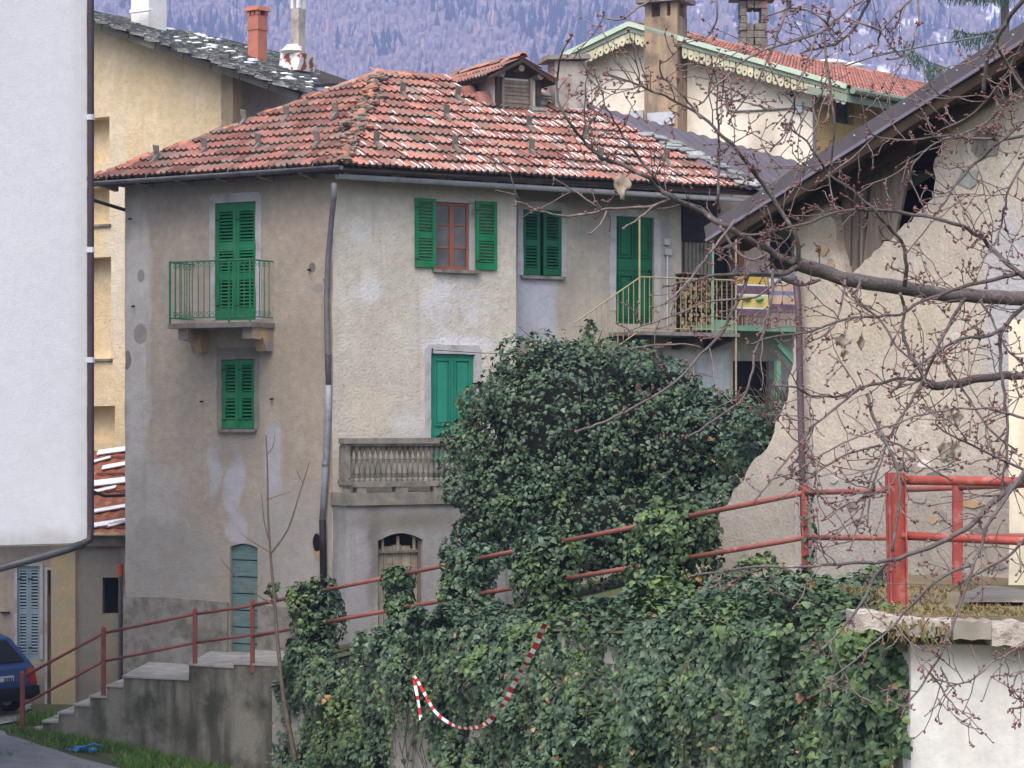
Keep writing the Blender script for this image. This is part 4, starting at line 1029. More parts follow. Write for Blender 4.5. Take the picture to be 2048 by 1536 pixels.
# ------------------------------------------------------------------ cream house behind, right
YC = at(1630, 300, 53.0); YD = Vector((.90, -.436, 0)); YS = Vector((.66, .75, 0))
FG = Frame(YC, YD); FS = Frame(YC, YS)
cream = thing('cream_house', 'cream rendered house with scalloped green fretwork under the gable', 'house', (YC.x, YC.y, 0))
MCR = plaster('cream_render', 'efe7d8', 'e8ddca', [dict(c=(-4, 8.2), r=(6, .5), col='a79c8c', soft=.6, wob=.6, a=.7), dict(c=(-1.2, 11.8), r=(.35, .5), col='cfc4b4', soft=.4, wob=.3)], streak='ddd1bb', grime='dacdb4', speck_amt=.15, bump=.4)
MCO = plaster('ochre_side_render', 'cfae7c', 'c6a472', (), streak='b59564', grime='b39362', speck_amt=.2, bump=.4)
gpk = FG.uv(1262, 72); gl = FG.uv(1120, 140); grt = FG.uv(1632, 182)
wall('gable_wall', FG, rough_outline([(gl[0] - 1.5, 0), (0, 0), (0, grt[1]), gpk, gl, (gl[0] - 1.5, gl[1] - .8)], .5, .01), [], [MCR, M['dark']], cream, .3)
hole = FS.rect(1672, 1708, 198, 248)
wall('side_wall', FS, [(0, 0), (9, 0), (9, grt[1]), (0, grt[1])], [R4(*hole)], [MCO, M['dark']], cream, .3, .25)
mb = MB(); u0, u1, z0, z1 = hole; mb.fbox(FS, u0, u1, z0, z1, -.2, -.17); mb.build('window_pane', M['glass'], cream)
# roof
ov = .55; pk3 = FG.pt(*FG.uv(1258, 52, ov), ov); er = FG.pt(*FG.uv(1694, 176, ov), ov); el = FG.pt(*FG.uv(1110, 122, ov), ov)
RL = 11.0
slr = (pk3.z - er.z)
mb = MB()
mb.prism([pk3, er, er + YS * RL, pk3 + YS * RL], Vector((0, 0, -.12)), 0); mb.prism([pk3, el, el + YS * RL, pk3 + YS * RL], Vector((0, 0, -.12)), 0)
croof = mb.build('roof', M['soffit'], cream)
pl4 = Plane(er, YS, pk3); Lv = (pk3 - er).dot(pl4.ev); V = []; Fa = []; n_ = 0
tq = np.array(TQ.v)
for r_ in range(int(Lv / .38) + 1):
    for c_ in range(int(RL / TW)):
        p = pl4.pt(c_ * TW, r_ * .38 - .05, .05); x = pl4.eu; y = (pl4.ev - pl4.n * .08).normalized(); z = x.cross(y)
        if z.z < 0: x = -x; p = p - x * TW; z = x.cross(y)
        B_ = np.array([list(x), list(y), list(z)]); V.append(tq @ B_ + np.array(p)); Fa.append(np.array(TQ.f) + n_ * len(tq)); n_ += 1
o = np_mesh('roof_tiles', np.concatenate(V), np.concatenate(Fa), [M['roof_red'], M['tile_edge']], croof, mi=np.array(TQ.m * n_)); o['kind'] = 'stuff'
caps(pk3, pk3 + YS * RL, 24, .03, croof)
def strip(a, b, w, h, name, mat, par): mb = MB(); mb.beam(a, b, w, h); return mb.build(name, mat, par)
strip(el + Vector((0, 0, .03)), pk3 + Vector((0, 0, .05)), .1, .11, 'verge_board', M['mint'], cream)
strip(er + Vector((0, 0, .03)), pk3 + Vector((0, 0, .05)), .1, .11, 'verge_board', M['mint'], cream)
# scalloped fretwork pendants hanging from the verge
q = MB(); w = .135; pr = [(-w / 2, 0), (w / 2, 0), (w * .42, -.1), (w * .5, -.17), (w * .47, -.26), (w * .25, -.32), (-w * .25, -.32), (-w * .47, -.26), (-w * .5, -.17), (-w * .42, -.1)]
q.prism([(x, -.0, z) for x, z in pr], (0, .03, 0), 0)
q.prism([(.022 * math.cos(a), -.004, -.23 + .022 * math.sin(a)) for a in [2 * math.pi * i / 6 for i in range(6)]], (0, .003, 0), 1)
FRET = q.mesh('fretwork_pendant', [M['fret'], M['dark']])
for a, b, nn in ((el, pk3, 14), (er, pk3, 36)):
    for i in range(nn):
        p = a.lerp(b, (i + .6) / nn)
        if random.random() < .06 or 1290 < 1024 + p.x / p.y * F < 1362: continue
        place('fretwork_pendant', FRET, basis(YD, -FG.n, Vector((0, 0, 1)), p + Vector((0, 0, -.05)) - FG.n * .03) @ Matrix.Rotation(random.gauss(0, .03), 4, 'Y'), cream)
mb = MB(); mb.prism([er + Vector((0, 0, -.14)), er + Vector((0, 0, -.30)), FG.pt(0, grt[1] - .12, ov), FG.pt(0, grt[1] + .05, ov)], YS * 9); mb.build('boxed_eave', M['soffit'], cream)
ga_ = er + Vector((0, 0, -.05)); mb = MB(); mb.tube([ga_ + Vector((.12, -.02, 0)), ga_ + YS * 9 + Vector((.12, -.02, 0))], .08, 8); mb.build('gutter', M['soffit'], cream)
# big chimney on the gable
c0, c1 = FG.u(1292, .5), FG.u(1358, .5); cz0 = 8.0; cz1 = FG.z(1325, 34, .5); ct = FG.z(1325, 6, .5)
mb = MB(); mb.fbox(FG, c0, c1, cz0, cz1, .0, .6); bigch = mb.build('chimney', M['chim'], cream)
for a in (c0 + .09, (c0 + c1) / 2 + .06, c1 - .09):
    for o_ in (.52, .08):
        mb = MB(); mb.fbox(FG, a - .08, a + .08, cz1, ct, o_ - .07, o_ + .07); mb.build('chimney_pillar', M['chim'], bigch)
mb = MB(); mb.fbox(FG, c0 - .16, c1 + .16, ct, ct + .1, -.12, .74); mb.build('chimney_slab', M['stone'], bigch)
mb = MB(); mb.fbox(FG, FG.u(1262), FG.u(1290), FG.z(1280, 250), FG.z(1280, 222), 0, .12); mb.build('lead_flashing', M['zinc'], cream)
mb = MB(); mb.fbox(FG, FG.u(1296, .6), FG.u(1350, .6), FG.z(1320, 250, .6), FG.z(1320, 225, .6), .6, .64); mb.build('lead_flashing', M['zinc'], cream)
# conduit, meter box, insulator on the gable
pts = [(1452, 180), (1453, 212), (1458, 221), (1470, 223), (1540, 220), (1600, 216), (1628, 216)]
mb = MB(); mb.tube([FG.pt(*FG.uv(x, y), .03) for x, y in pts], .022, 6); mb.build('conduit', M['hose'], cream)
mb = MB(); mb.fbox(FG, FG.u(1592), FG.u(1607), FG.z(1600, 226), FG.z(1600, 204), 0, .1); mb.build('meter_box', M['box_w'], cream)
mb = MB(); p = FG.pt(*FG.uv(1588, 190)); mb.tube([p, p + FG.n * .15, p + FG.n * .15 + Vector((0, 0, .06))], .02, 6); mb.tube([p + FG.n * .15 - FG.d * .25, p + FG.n * .15], .012, 5); mb.blob(p + FG.n * .15, .05, .05, .07); mb.build('insulator', M['pipe_black'], cream)
mb = MB(); mb.tube([FG.pt(0, 6, .04), FG.pt(0, grt[1] - .1, .04)], .04, 6); mb.build('corner_pipe', M['zinc_dark'], cream)
# stone chimney on the far slope
u, v = pl4.hit(1503, 98); p = pl4.pt(u, v); sc = thing('stone_chimney', 'rough stone chimney with slab cap rising from the red roof of the cream house', 'chimney', p)
mb = MB(); H = 1.25
for j in range(9):
    for i in range(4):
        z = p.z - .4 + j * .18
        if j in (6, 7) and i in (1, 2): continue
        x = p.x - .3 + i * .17; mb.obox((x + random.uniform(-.02, .02) + .08, p.y, z), Vector((.078, 0, 0)), Vector((0, .3 + random.uniform(-.03, .03), 0)), Vector((0, 0, .082)), 0 if random.random() < .93 else 1)
mb.build('stack', [M['mortar'], M['brick']], sc)
mb = MB(); mb.obox((p.x + .02, p.y, p.z + 1.25), Vector((.55, .05, 0)), Vector((0, .5, 0)), Vector((0, 0, .045))); mb.obox((p.x, p.y, p.z + 1.35), Vector((.4, -.03, 0)), Vector((0, .4, 0)), Vector((0, 0, .035))); mb.build('cap_slab', M['stone'], sc)
for px, py, s in ((1660, 122, .35), (1700, 128, .3), (1764, 143, .16)):
    u, v = pl4.hit(px, py + 8); mb = MB(); mb.blob(pl4.pt(u, v, .05), s * 1.3, s, .09, 9, 5, 0, .2, px)
    tag(mb.build('snow_patch', M['snow'], None, True), {1660: 'snow patch on the far red roof, left end', 1700: 'longer snow patch on the red roof beside the leftmost one', 1764: 'small round snow lump on the far red roof'}[px], 'snow', 'snow on the far red roof')

# ------------------------------------------------------------------ ochre house behind, left, with stone slab roof
OC = at(465, 300, 49.5); OD = Vector((.85, -.527, 0)); OS = Vector((.527, .85, 0))
FO = Frame(OC, OD); FOS = Frame(OC, OS)
ochre = thing('ochre_house', 'tall yellow ochre rendered house with grey stone slab roof', 'house', (OC.x, OC.y, 0))
MOC = plaster('ochre_render', 'e0cdac', 'd8c19a', [dict(c=(-1, 10), r=(2.5, 1.2), col='dcc9a0', soft=.6, wob=.8, a=.6), dict(c=FO.uv(235, 480), r=(.3, 2.2), col='d9d2c4', soft=.5, wob=.4, a=.7)], streak='cbb892', grime='cdba98', speck='8a7a58', speck_amt=.16, bump=.9)
w0 = FO.uv(130, 30); w1 = FO.uv(462, 148)
niches = [FO.rect(150, 219, 236, 330), FO.rect(150, 219, 375, 450), FO.rect(150, 222, 515, 718), FO.rect(150, 230, 812, 885)]
wall('gable_wall', FO, rough_outline([(w0[0], 0), (0, 0), (0, w1[1]), w0], .5, .012), [R4(*n_) for n_ in niches], [MOC, MOC], ochre, .3, .4)
for n_ in niches[1:3]:
    mb = MB(); mb.fbox(FO, n_[0], n_[1] + .05, n_[2] - .05, n_[2], -.1, .06); mb.build('niche_sill', M['stone'], ochre)
MOS = plaster('shaded_side_render', 'c0b8ae', 'b3aba2', (), streak='a39b92', grime='a39b91')  # return wall of the ochre house, its shade put into a greyer colour
wall('side_wall', FOS, [(0, 0), (7, 0), (7, w1[1]), (0, w1[1])], [], [MOS, M['dark']], ochre, .3)
so = .45; sa = FO.pt(w0[0], w0[1] + .14, so); sb = FO.pt(*FO.uv(600, 190, so), so); sb = FO.pt(FO.uv(600, 190, so)[0], sa.z + (w1[1] - w0[1]) * (FO.uv(600, 190, so)[0] - w0[0]) / (0 - w0[0]), so)
SL = 7.5; mb = MB(); mb.prism([sa, sb, sb.lerp(sa, .26) + OS * 2.6, sb.lerp(sa, .6) + OS * SL, sa + OS * SL], Vector((0, 0, -.08))); sroof = mb.build('roof', M['wood_dark'], ochre)
for i in range(9):
    mb = MB(); a = sa.lerp(sb, i / 9); b = sa.lerp(sb, (i + .97) / 9); mb.beam(a + Vector((0, 0, -.09)), b + Vector((0, 0, -.09)), .08, .13); mb.build('verge_plank', M['verge'], ochre)
plS = Plane(sb, OS, sa); Lv = (sa - sb).dot(plS.ev)
q = MB(); q.hexa([(-.2, -.02, -.016), (.2, .0, -.016), (.19, .36, -.016), (-.18, .34, -.016), (-.2, -.03, .018), (.19, .01, .018), (.18, .35, .016), (-.19, .34, .016)]); SLAB = q.mesh('roof_slab', M['slate']); sv = np.array(q.v)
ss = []; v = -.1
while v < Lv:
    u = random.uniform(-.25, 0)
    while u < SL:
        x = plS.eu; ang = random.gauss(0, .14); x2 = x * math.cos(ang) + plS.ev * math.sin(ang); y2 = (plS.ev - plS.n * .13 + Vector((0, 0, random.gauss(0, .03)))).normalized(); y2 = (y2 - x2 * y2.dot(x2)).normalized()
        z2 = x2.cross(y2)
        if z2.z < 0: x2 = -x2; z2 = x2.cross(y2)
        s = random.uniform(.7, 1.25); w_ = plS.pt(u, v)
        if 1024 + w_.x / w_.y * F > 628: u += .3; continue
        ss.append(basis(x2 * s, y2 * random.uniform(.8, 1.1), z2 * random.uniform(.8, 1.6), plS.pt(u, v + random.uniform(-.05, .05), .06 + random.uniform(0, .02)))); u += random.uniform(.26, .4)
    v += .17
ss.sort(key=lambda m: m.translation.y)
for m in ss[:300]: place('roof_slab', SLAB, m, sroof)
V = []; Fa = []
for k, m in enumerate(ss[300:]): A_ = np.array(m); V.append(sv @ A_[:3, :3].T + A_[:3, 3]); Fa.append(np.array(q.f) + k * 8)
if V: np_mesh('upper_roof_slabs', np.concatenate(V), np.concatenate(Fa), M['slate'], sroof)['kind'] = 'stuff'
mb = MB()
for i in range(60):
    px, py = random.choice(((560, 150), (480, 110), (420, 90), (330, 40), (600, 165), (380, 75))); u, v = plS.hit(px + random.gauss(0, 25), py + random.gauss(0, 8), .1)
    if 0 < u < SL and 0 < v < Lv: mb.blob(plS.pt(u, v, .1), random.uniform(.05, .16), random.uniform(.05, .12), .025, 7, 4, 0, .3, i)
mb.build('lying_snow', M['snow'], ochre, True)['kind'] = 'stuff'
def stack(name, px0, px1, ybase, ytop, Y, parts, label, mat, d=(.8, -.6)):
    """chimney: shaft seen corner-on; parts(mb-less) adds its own pieces"""
    c = at((px0 + px1) / 2, ybase, Y); t = thing(name, label, 'chimney', c); w = (px1 - px0) / F * Y / 1.35; fr = Frame(c, Vector((d[0], d[1], 0)))
    zt = at(px0, ytop, Y).z; mb = MB(); mb.fbox(fr, -w / 2, w / 2, c.z - .4, zt, -w / 2, w / 2); mb.build('shaft', mat, t); parts(t, fr, w, c.z, zt); return t
def p_red(t, fr, w, zb, zt):
    mb = MB(); mb.fbox(fr, -w * .56, w * .56, zt - .32, zt - .24, -w * .56, w * .56); mb.build('collar', M['redchim'], t)
    for a in (-1, 0, 1):
        for b in (-1, 1): mb = MB(); mb.fbox(fr, a * w * .42 - .04, a * w * .42 + .04, zt, zt + .1, b * w * .42 - .04, b * w * .42 + .04); mb.build('vent_pillar', M['redchim'], t)
    mb = MB(); e = w * .72; P = [fr.pt(a * e, zt + .1, b * e) for a, b in ((-1, 1), (1, 1), (1, -1), (-1, -1))]; T_ = [fr.pt(a * e * .8, zt + .2, b * e * .8) for a, b in ((-1, 1), (1, 1), (1, -1), (-1, -1))]; mb.hexa(P + T_); mb.build('cap', M['redchim'], t)
stack('red_chimney', 497, 533, 108, 32, 53.2, p_red, 'salmon red square chimney with overhanging cap above the slab roof', M['redchim'])
def p_grey(t, fr, w, zb, zt):
    for a in (-1, 1):
        for b in (-1, 1): mb = MB(); mb.fbox(fr, a * w * .38 - .035, a * w * .38 + .035, zt, zt + .3, b * w * .38 - .035, b * w * .38 + .035); mb.build('vent_pillar', M['whiteplast'], t)
    mb = MB(); mb.fbox(fr, -w * .7, w * .7, zt + .3, zt + .38, -w * .7, w * .7); mb.build('cap', M['whiteplast'], t)
    mb = MB(); b_ = zb - .05; mb.hexa([fr.pt(-.3, b_, .32), fr.pt(.25, b_, .32), fr.pt(.25, b_, -.25), fr.pt(-.3, b_, -.25), fr.pt(-.26, b_ + .45, .28), fr.pt(.36, b_ + .36, .28), fr.pt(.36, b_ + .36, -.2), fr.pt(-.26, b_ + .5, -.2)]); mb.build('flaking_base', FLAKE, t)
    mb = MB(); mb.blob(fr.pt(.02, b_ + .48, .2), .24, .22, .12, 8, 5, 0, .4, 3); mb.build('mortar_lump', M['whiteplast'], t)
FLAKE = plain('flaking_white_on_rust', 'e4e2e0', '9c5a44', 5, 0.9, 0.4, 40, lo=.48, hi=.54)
stack('grey_chimney', 583, 610, 140, 18, 53.0, p_grey, 'slim grey concrete chimney with flaking white and rust base', M['chimgrey'])
def p_white(t, fr, w, zb, zt):
    mb = MB(); mb.fbox(fr, -w * .56, w * .56, zt, zt + .08, -w * .56, w * .56); mb.build('cap', M['redchim'], t)
    mb = MB(); mb.obox(fr.pt(w * .5, zb - .02, .5), fr.d * .3, fr.n * .06, Vector((0, 0, .03))); mb.build('snow_strip', M['snow'], t)
stack('white_chimney', 264, 331, 28, -14, 53.0, p_white, 'wide white plastered chimney on the upper slab roof', M['whiteplast'])

# ------------------------------------------------------------------ low cottage at the left with rusted roof
FK = Frame((at(0, 900, 46.8).x, 46.8), Vector((1, 0, 0)))
cot = thing('low_cottage', 'low cottage wing with rusted roof, blue shutters and stained plaster', 'house', FK.pt(1.0, 0, 0))
def ppk(px, py, rx, ry, col, **k): u, z = FK.uv(px, py); s = 46.8 / F; return dict(c=(u, z), r=(rx * s, ry * s), col=col, **k)
MCK = plaster('cottage_render', 'b5a595', 'a89a8c', [ppk(130, 1270, 22, 180, 'c2a676', soft=.2, wob=.2, box=True), ppk(200, 1260, 45, 190, '8f8981', soft=.15, wob=.2, box=True), ppk(215, 1300, 20, 90, 'a89c80', soft=.5, wob=.5, a=.6), ppk(60, 1380, 120, 40, '77716a', soft=.6, wob=.5, a=.7)], streak='8d8174', grime='8b8075')
ku = FK.u(262); kz = FK.z(120, 1072)
kA = FK.rect(35, 80, 1132, 1318); kB = FK.rect(95, 130, 1140, 1418); kC = FK.rect(205, 240, 1155, 1228)
wall('front_wall', FK, rough_outline([(FK.u(-60), -.2), (ku, -.2), (ku, kz), (FK.u(-60), kz)], .5, .01), [R4(*kA), R4(*kB), R4(*kC)], [MCK, M['dark']], cot, .3, .25)
mb = MB(); mb.fbox(FK, FK.u(103), FK.u(152), -.2, kz, -.0, .06); mb.build('ochre_pilaster', plain('ochre_pilaster_paint', 'b8a582', 'ab9878', 2, .95, .4, 26, dirt='a6a09a', dscale=2), cot)
um = (kA[0] + kA[1]) / 2
for a, b in ((kA[0], um - .004), (um + .004, kA[1])): shutter(FK, a, b, kA[2], kA[3], -.04, M['shutblue'], [(.05, .48), (.54, .95)], parent=cot, inset=.045)
mb = MB()
for r_, w in ((kA, .06), (kB, .05)):
    mb.fbox(FK, r_[0] - w, r_[0], r_[2], r_[3] + w, 0, .03); mb.fbox(FK, r_[1], r_[1] + w, r_[2], r_[3] + w, 0, .03); mb.fbox(FK, r_[0], r_[1], r_[3], r_[3] + w, 0, .03)
mb.build('opening_trim', M['surround'], cot)
mb = MB(); mb.fbox(FK, kB[0], kB[1] - .01, kB[2], kB[3] - .5, -.16, -.12); mb.fbox(FK, kB[0] + .03, kB[0] + .2, kB[3] - .5, kB[3], -.16, -.12); mb.build('cottage_door', M['wood_pale'], cot)
mb = MB(); mb.fbox(FK, FK.u(2), FK.u(20), FK.z(10, 1226), FK.z(10, 1223), 0, .06); mb.build('wall_bracket', M['pipe_black'], cot)
mb = MB(); mb.fbox(FK, FK.u(150), ku, FK.z(200, 1092), FK.z(200, 1076), 0, .1); mb.build('stone_lintel', M['stone'], cot)
mb = MB(); p = FK.pt(FK.u(243), 0, .12); mb.tube([p + Vector((0, 0, .1)), Vector((p.x, p.y, FK.z(243, 1130)))], .045, 8); pk_ = mb.build('brown_downpipe', M['brown'], cot)
mb = MB(); mb.tube([Vector((p.x, p.y, FK.z(243, 1152))), Vector((p.x, p.y, FK.z(243, 1128)))], .055, 8); mb.build('orange_collar', M['orange'], cot)
ra = at(150, 1062, 46.6); rb_ = at(268, 1055, 46.6); rt = at(150, 903, 50.2); rt2 = at(275, 900, 50.2)
plK = Plane((ra.x - 3, 46.6, ra.z), (1, 0, 0), rt); Lk = (rt - plK.o).dot(plK.ev)
mb = MB(); uu = 0; i = 0; prev = None
while uu < rb_.x - plK.o.x + .4:
    h = .03 if i % 2 else 0; cur = mb.add([plK.pt(uu, -.1, h), plK.pt(uu, Lk, h)], [])
    if prev is not None: mb.f.append((prev, cur, cur + 1, prev + 1)); mb.m.append(0)
    prev = cur; uu += .13; i += 1
crf = mb.build('rusted_roof', M['rust'], cot)
mb = MB()
for i in range(5):
    v = Lk * (.02 + .22 * i); mb.beam(plK.pt(3, v, .05), plK.pt(5.7, v + .05, .05), .05, .03)
mb.build('roof_lap', M['rust'], cot)['kind'] = 'stuff'
mb = MB()
for px, py, s, l in ((215, 1052, .1, .4), (240, 1050, .08, .2), (225, 968, .14, .5), (236, 935, .1, .3), (200, 925, .06, .2), (222, 1022, .08, .35), (236, 905, .12, .4), (205, 985, .07, .25)):
    u, v = plK.hit(px, py); p = plK.pt(u, v, .06); mb.obox(p, plK.eu * l + plK.ev * .15, plK.ev * s, plK.n * .012)
mb.build('lying_snow', M['snow'], cot)['kind'] = 'stuff'
mb = MB(); mb.tube([at(178, 980, 46.9), at(210, 992, 47.0), at(260, 990, 47.2)], .035, 6); mb.build('roof_cable', M['cable'], cot)

M['pipe_dark'] = plain('dark_grey_pipe', '46474b', '3a3b3f', 4, .5, .1, 40, spec=.4)
# ------------------------------------------------------------------ white house corner at the far left
FW = Frame(at(174, 900, 36.0), Vector((.86, .5, 0)))
white = thing('white_house', 'smooth white rendered upper storey overhanging the yard at the left edge', 'house', FW.pt(-6, 0, -3))
zb = FW.z(175, 1086); 
MWH = plaster('white_render', 'd3d4d8', 'cbccd1', [dict(c=(-3, zb), r=(7, .16), col='b3b0ae', soft=.9, wob=.5, a=.8), dict(c=(-.05, 8), r=(.14, 9), col='c3c2c4', soft=.9, wob=.3, a=.7)], streak='cfcfd3', grime='cbcacc', speck='a9a9ad', speck_amt=.2, scale=.35, bump=.25, bscale=34, mott=.15)
WTOP = 16
wall('front_wall', FW, rough_outline([(-9, zb), (0, zb), (0, WTOP), (-9, WTOP)], .6, .004), [], [MWH, M['dark']], white, 6.0, back=True)
mb = MB(); mb.fbox(FW, -9, -.02, zb - .02, zb - .004, -6, -.01); mb.build('underside', M['concrete_lt'], white)
mb = MB(); mb.fbox(FW, -9, -5.2, -.3, zb - .02, -6, -.6); mb.build('ground_storey', M['concrete_lt'], white)
mb = MB(); pts = [FW.pt(.05, z, .02) for z in (WTOP, 12, 8, zb + .25)] + [FW.pt(.04, zb + .05, .02), FW.pt(-.12, zb - .03, .02)]; mb.tube(pts, .055, 8); dpw = mb.build('downpipe', plain('dark_brown_pipe', '3b3138', '332a30', 5, .5, .1, 40, spec=.4), white, True)
e2 = at(-60, 1152, 35.3); mb = MB(); mb.tube([FW.pt(-.1, zb - .02, .02), FW.pt(-.35, zb - .1, .0), at(90, 1112, 35.6), e2], .06, 8); mb.build('sloping_pipe', M['pipe_dark'], white, True)
for py in (235, 500, 720): mb = MB(); p = FW.pt(*FW.uv(180, py)); p = FW.pt(.05, p.z, .02); mb.tube([p - Vector((0, 0, .04)), p + Vector((0, 0, .04))], .066, 8); mb.build('pipe_joint', M['zinc'], dpw)
# thin drain pipe from the ochre house to the stone house
mb = MB(); mb.tube([at(170, 395, 44.6), at(250, 420, 44.9)], .035, 6); tag(mb.build('drain_pipe', M['pipe_black']), 'thin dark pipe slanting from the left edge to the stone house corner', 'pipe')

# ------------------------------------------------------------------ concrete stairs and landing
MST = plain('stair_concrete', '858178', '57544a', 1.6, .95, .5, 26, dist=.02, stretch=(2.2, 2.2, .3), lo=.4, hi=.62, dirt='45463a', dscale=1.5, dlo=.48, dhi=.68)
stairs = thing('concrete_stairs', 'mossy concrete steps with landing along the foot of the stone house', 'stairs', at(150, 1440, 42.6))
SX = [(62, 1457), (86, 1441), (117, 1424), (148, 1408), (180, 1391), (214, 1370), (247, 1351)]
def syd(px): return interp(px, [(40, 43.0), (250, 42.4), (380, 41.9), (545, 41.0)])
edges = [(x, at(x, y, syd(x)).z) for x, y in SX] + [(378, at(378, 1342, 41.9).z + .13), (468, at(468, 1336, 41.45).z + .1)]
for i, (x, z) in enumerate(edges):
    x2 = edges[i + 1][0] if i + 1 < len(edges) else 585
    a = at(x, 1400, syd(x)); b = at(x2, 1400, syd(x2)); zb = -.7
    mb = MB(); bk = 1.25 if i < 6 else 3.4
    ba = Vector((a.x + .15, a.y + bk, 0)); bb = Vector((b.x + .15, b.y + bk, 0))
    P = [(a.x, a.y), (b.x, b.y), (bb.x, bb.y), (ba.x, ba.y)]
    mb.hexa([(x_, y_, zb) for x_, y_ in P] + [(x_, y_, z - .035) for x_, y_ in P]); mb.build('step', MST, stairs)
    mb = MB(); d = Vector((b.x - a.x, b.y - a.y, 0)).normalized() * .015; nn = Vector((0, -.02, 0))
    P = [(a.x - .02, a.y - .02), (b.x - .004, b.y - .02), (bb.x - .004, bb.y), (ba.x - .02, ba.y)]
    mb.hexa([(x_, y_, z - .035) for x_, y_ in P] + [(x_, y_, z) for x_, y_ in P]); mb.build('tread', M['concrete_lt'], stairs)
# retaining wall under the ivy
rw = MB(); L = [edge_at(px) for px in (540, 620, 700, 800, 900, 1000, 1100, 1200, 1300, 1400, 1500, 1600, 1700, 1822)]
top = [rw.add([p + Vector((0, .35, -.2)), Vector((p.x, p.y + .35, -1.2)), p + Vector((.1, .75, -.2))], []) for p in L]
for a, b in zip(top, top[1:]):
    rw.f += [(a + 1, b + 1, b, a), (a, b, b + 2, a + 2)]; rw.m += [0, 0]
tag(rw.build('retaining_wall', M['concrete_lt']), 'long pale concrete retaining wall mostly hidden behind the hanging ivy', 'wall')

# ------------------------------------------------------------------ red railings
rl = thing('red_railing', 'long red tube railing climbing from the stairs past the ivy to the barn', 'railing', RP[0] - Vector((0, 0, 1.05)))
H = 1.05
for i, (p, r) in enumerate(zip(RP, RAIL)):
    mb = MB(); w = .075 if i < 10 else .1
    base = p - Vector((0, 0, H + .12))
    if i in (10,): continue
    mb.obox(base.lerp(p, .5) + Vector((0, 0, .03)), Vector((w / 2, 0, 0)), Vector((0, w / 2, 0)), Vector((0, 0, (p.z - base.z) / 2 + .03)))
    mb.build('post', M['red_old'] if i < 4 else M['red_bright'] if i > 8 else M['red'], rl)
    mb = MB(); mb.blob(p + Vector((0, 0, .06)), w * .55, w * .55, .035, 8, 4, 0, 0); mb.build('post_cap', M['red_old'] if i < 4 else M['red_bright'] if i > 8 else M['red'], rl)
for i in range(len(RP) - 1):
    for dz in (0, -.53 if i > 2 else -.5):
        mb = MB(); a, b = RP[i], RP[i + 1]; mb.tube([a + Vector((0, 0, dz - .02)), b + Vector((0, 0, dz - .02))], .027 if i < 3 else .034, 8); mb.build('rail_tube', M['red_old'] if i < 3 else M['red'], rl, True)
# heavy railing on the near platform
PZ = 3.88
nr = thing('heavy_red_railing', 'thick red railing with one broad flat post on the mossy platform', 'railing', at(1795, 1205, 23.2))
b_ = at(1795, 1212, 23.2); t_ = at(1790, 945, 23.2)
mb = MB(); mb.obox((b_ + t_) / 2, Vector((.085, .02, 0)), Vector((-.01, .04, 0)), (t_ - b_) / 2); mb.obox((b_ + t_) / 2 + Vector((-.075, -.05, 0)), Vector((.008, 0, 0)), Vector((0, .06, 0)), (t_ - b_) / 2 * .99); mb.obox((b_ + t_) / 2 + Vector((.085, -.045, 0)), Vector((.008, 0, 0)), Vector((0, .05, 0)), (t_ - b_) / 2 * .985); mb.build('broad_post', M['red_bright'], nr)
for y0, y1, r in ((960, 966, .046), (1071, 1085, .042)):
    mb = MB(); mb.tube([at(1800, y0, 23.2), at(2060, y1 - 2, 22.9), at(2250, y1 + 4, 22.7)], r, 10); mb.build('rail_tube', M['red_bright'], nr, True)
mb = MB(); p = at(2240, 962, 22.7); mb.obox(p - Vector((0, 0, .5)), Vector((.06, 0, 0)), Vector((0, .05, 0)), Vector((0, 0, .55))); mb.build('post', M['red_bright'], nr)
# platform, white wall and its coping
mb = MB(); x0 = at(1765, 1200, 22.2).x
mb.hexa([(x0 + .1, 21.9, PZ - .35), (13, 21.6, PZ - .35), (13, 27, PZ - .3), (x0 + .6, 27.6, PZ - .3), (x0 + .1, 21.9, PZ - .02), (13, 21.6, PZ), (13, 27, PZ + .05), (x0 + .6, 27.6, PZ)])
tag(mb.build('platform_path', M['moss']), None, None, kind='structure')
mb = MB(); mb.add([(at(1905, 1200, 23.5).x, 22.9, PZ + .03), (13, 22.7, PZ + .03), (13, 25.5, PZ + .055), (at(1960, 1200, 25).x, 25.0, PZ + .045), (at(1925, 1200, 24).x, 23.9, PZ + .04)], [(0, 1, 2, 3, 4)])
tag(mb.build('wet_asphalt_strip', M['wet']), None, None, kind='structure')
FWW = Frame(at(1821, 1300, 21.75), Vector((1, 0.02, 0)))
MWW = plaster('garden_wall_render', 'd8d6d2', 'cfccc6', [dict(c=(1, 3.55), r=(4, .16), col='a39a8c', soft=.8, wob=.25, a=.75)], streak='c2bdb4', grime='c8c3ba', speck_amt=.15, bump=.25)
ww = thing('white_garden_wall', 'white rendered garden wall under the mossy platform at the right', 'wall', FWW.pt(1, -1, 0))
zt = FWW.z(1900, 1290); wall('wall_face', FWW, rough_outline([(0, -1.2), (9, -1.2), (9, zt), (0, zt)], .4, .008), [], [MWW, M['dark']], ww, .4)
px = 1710; k = 0
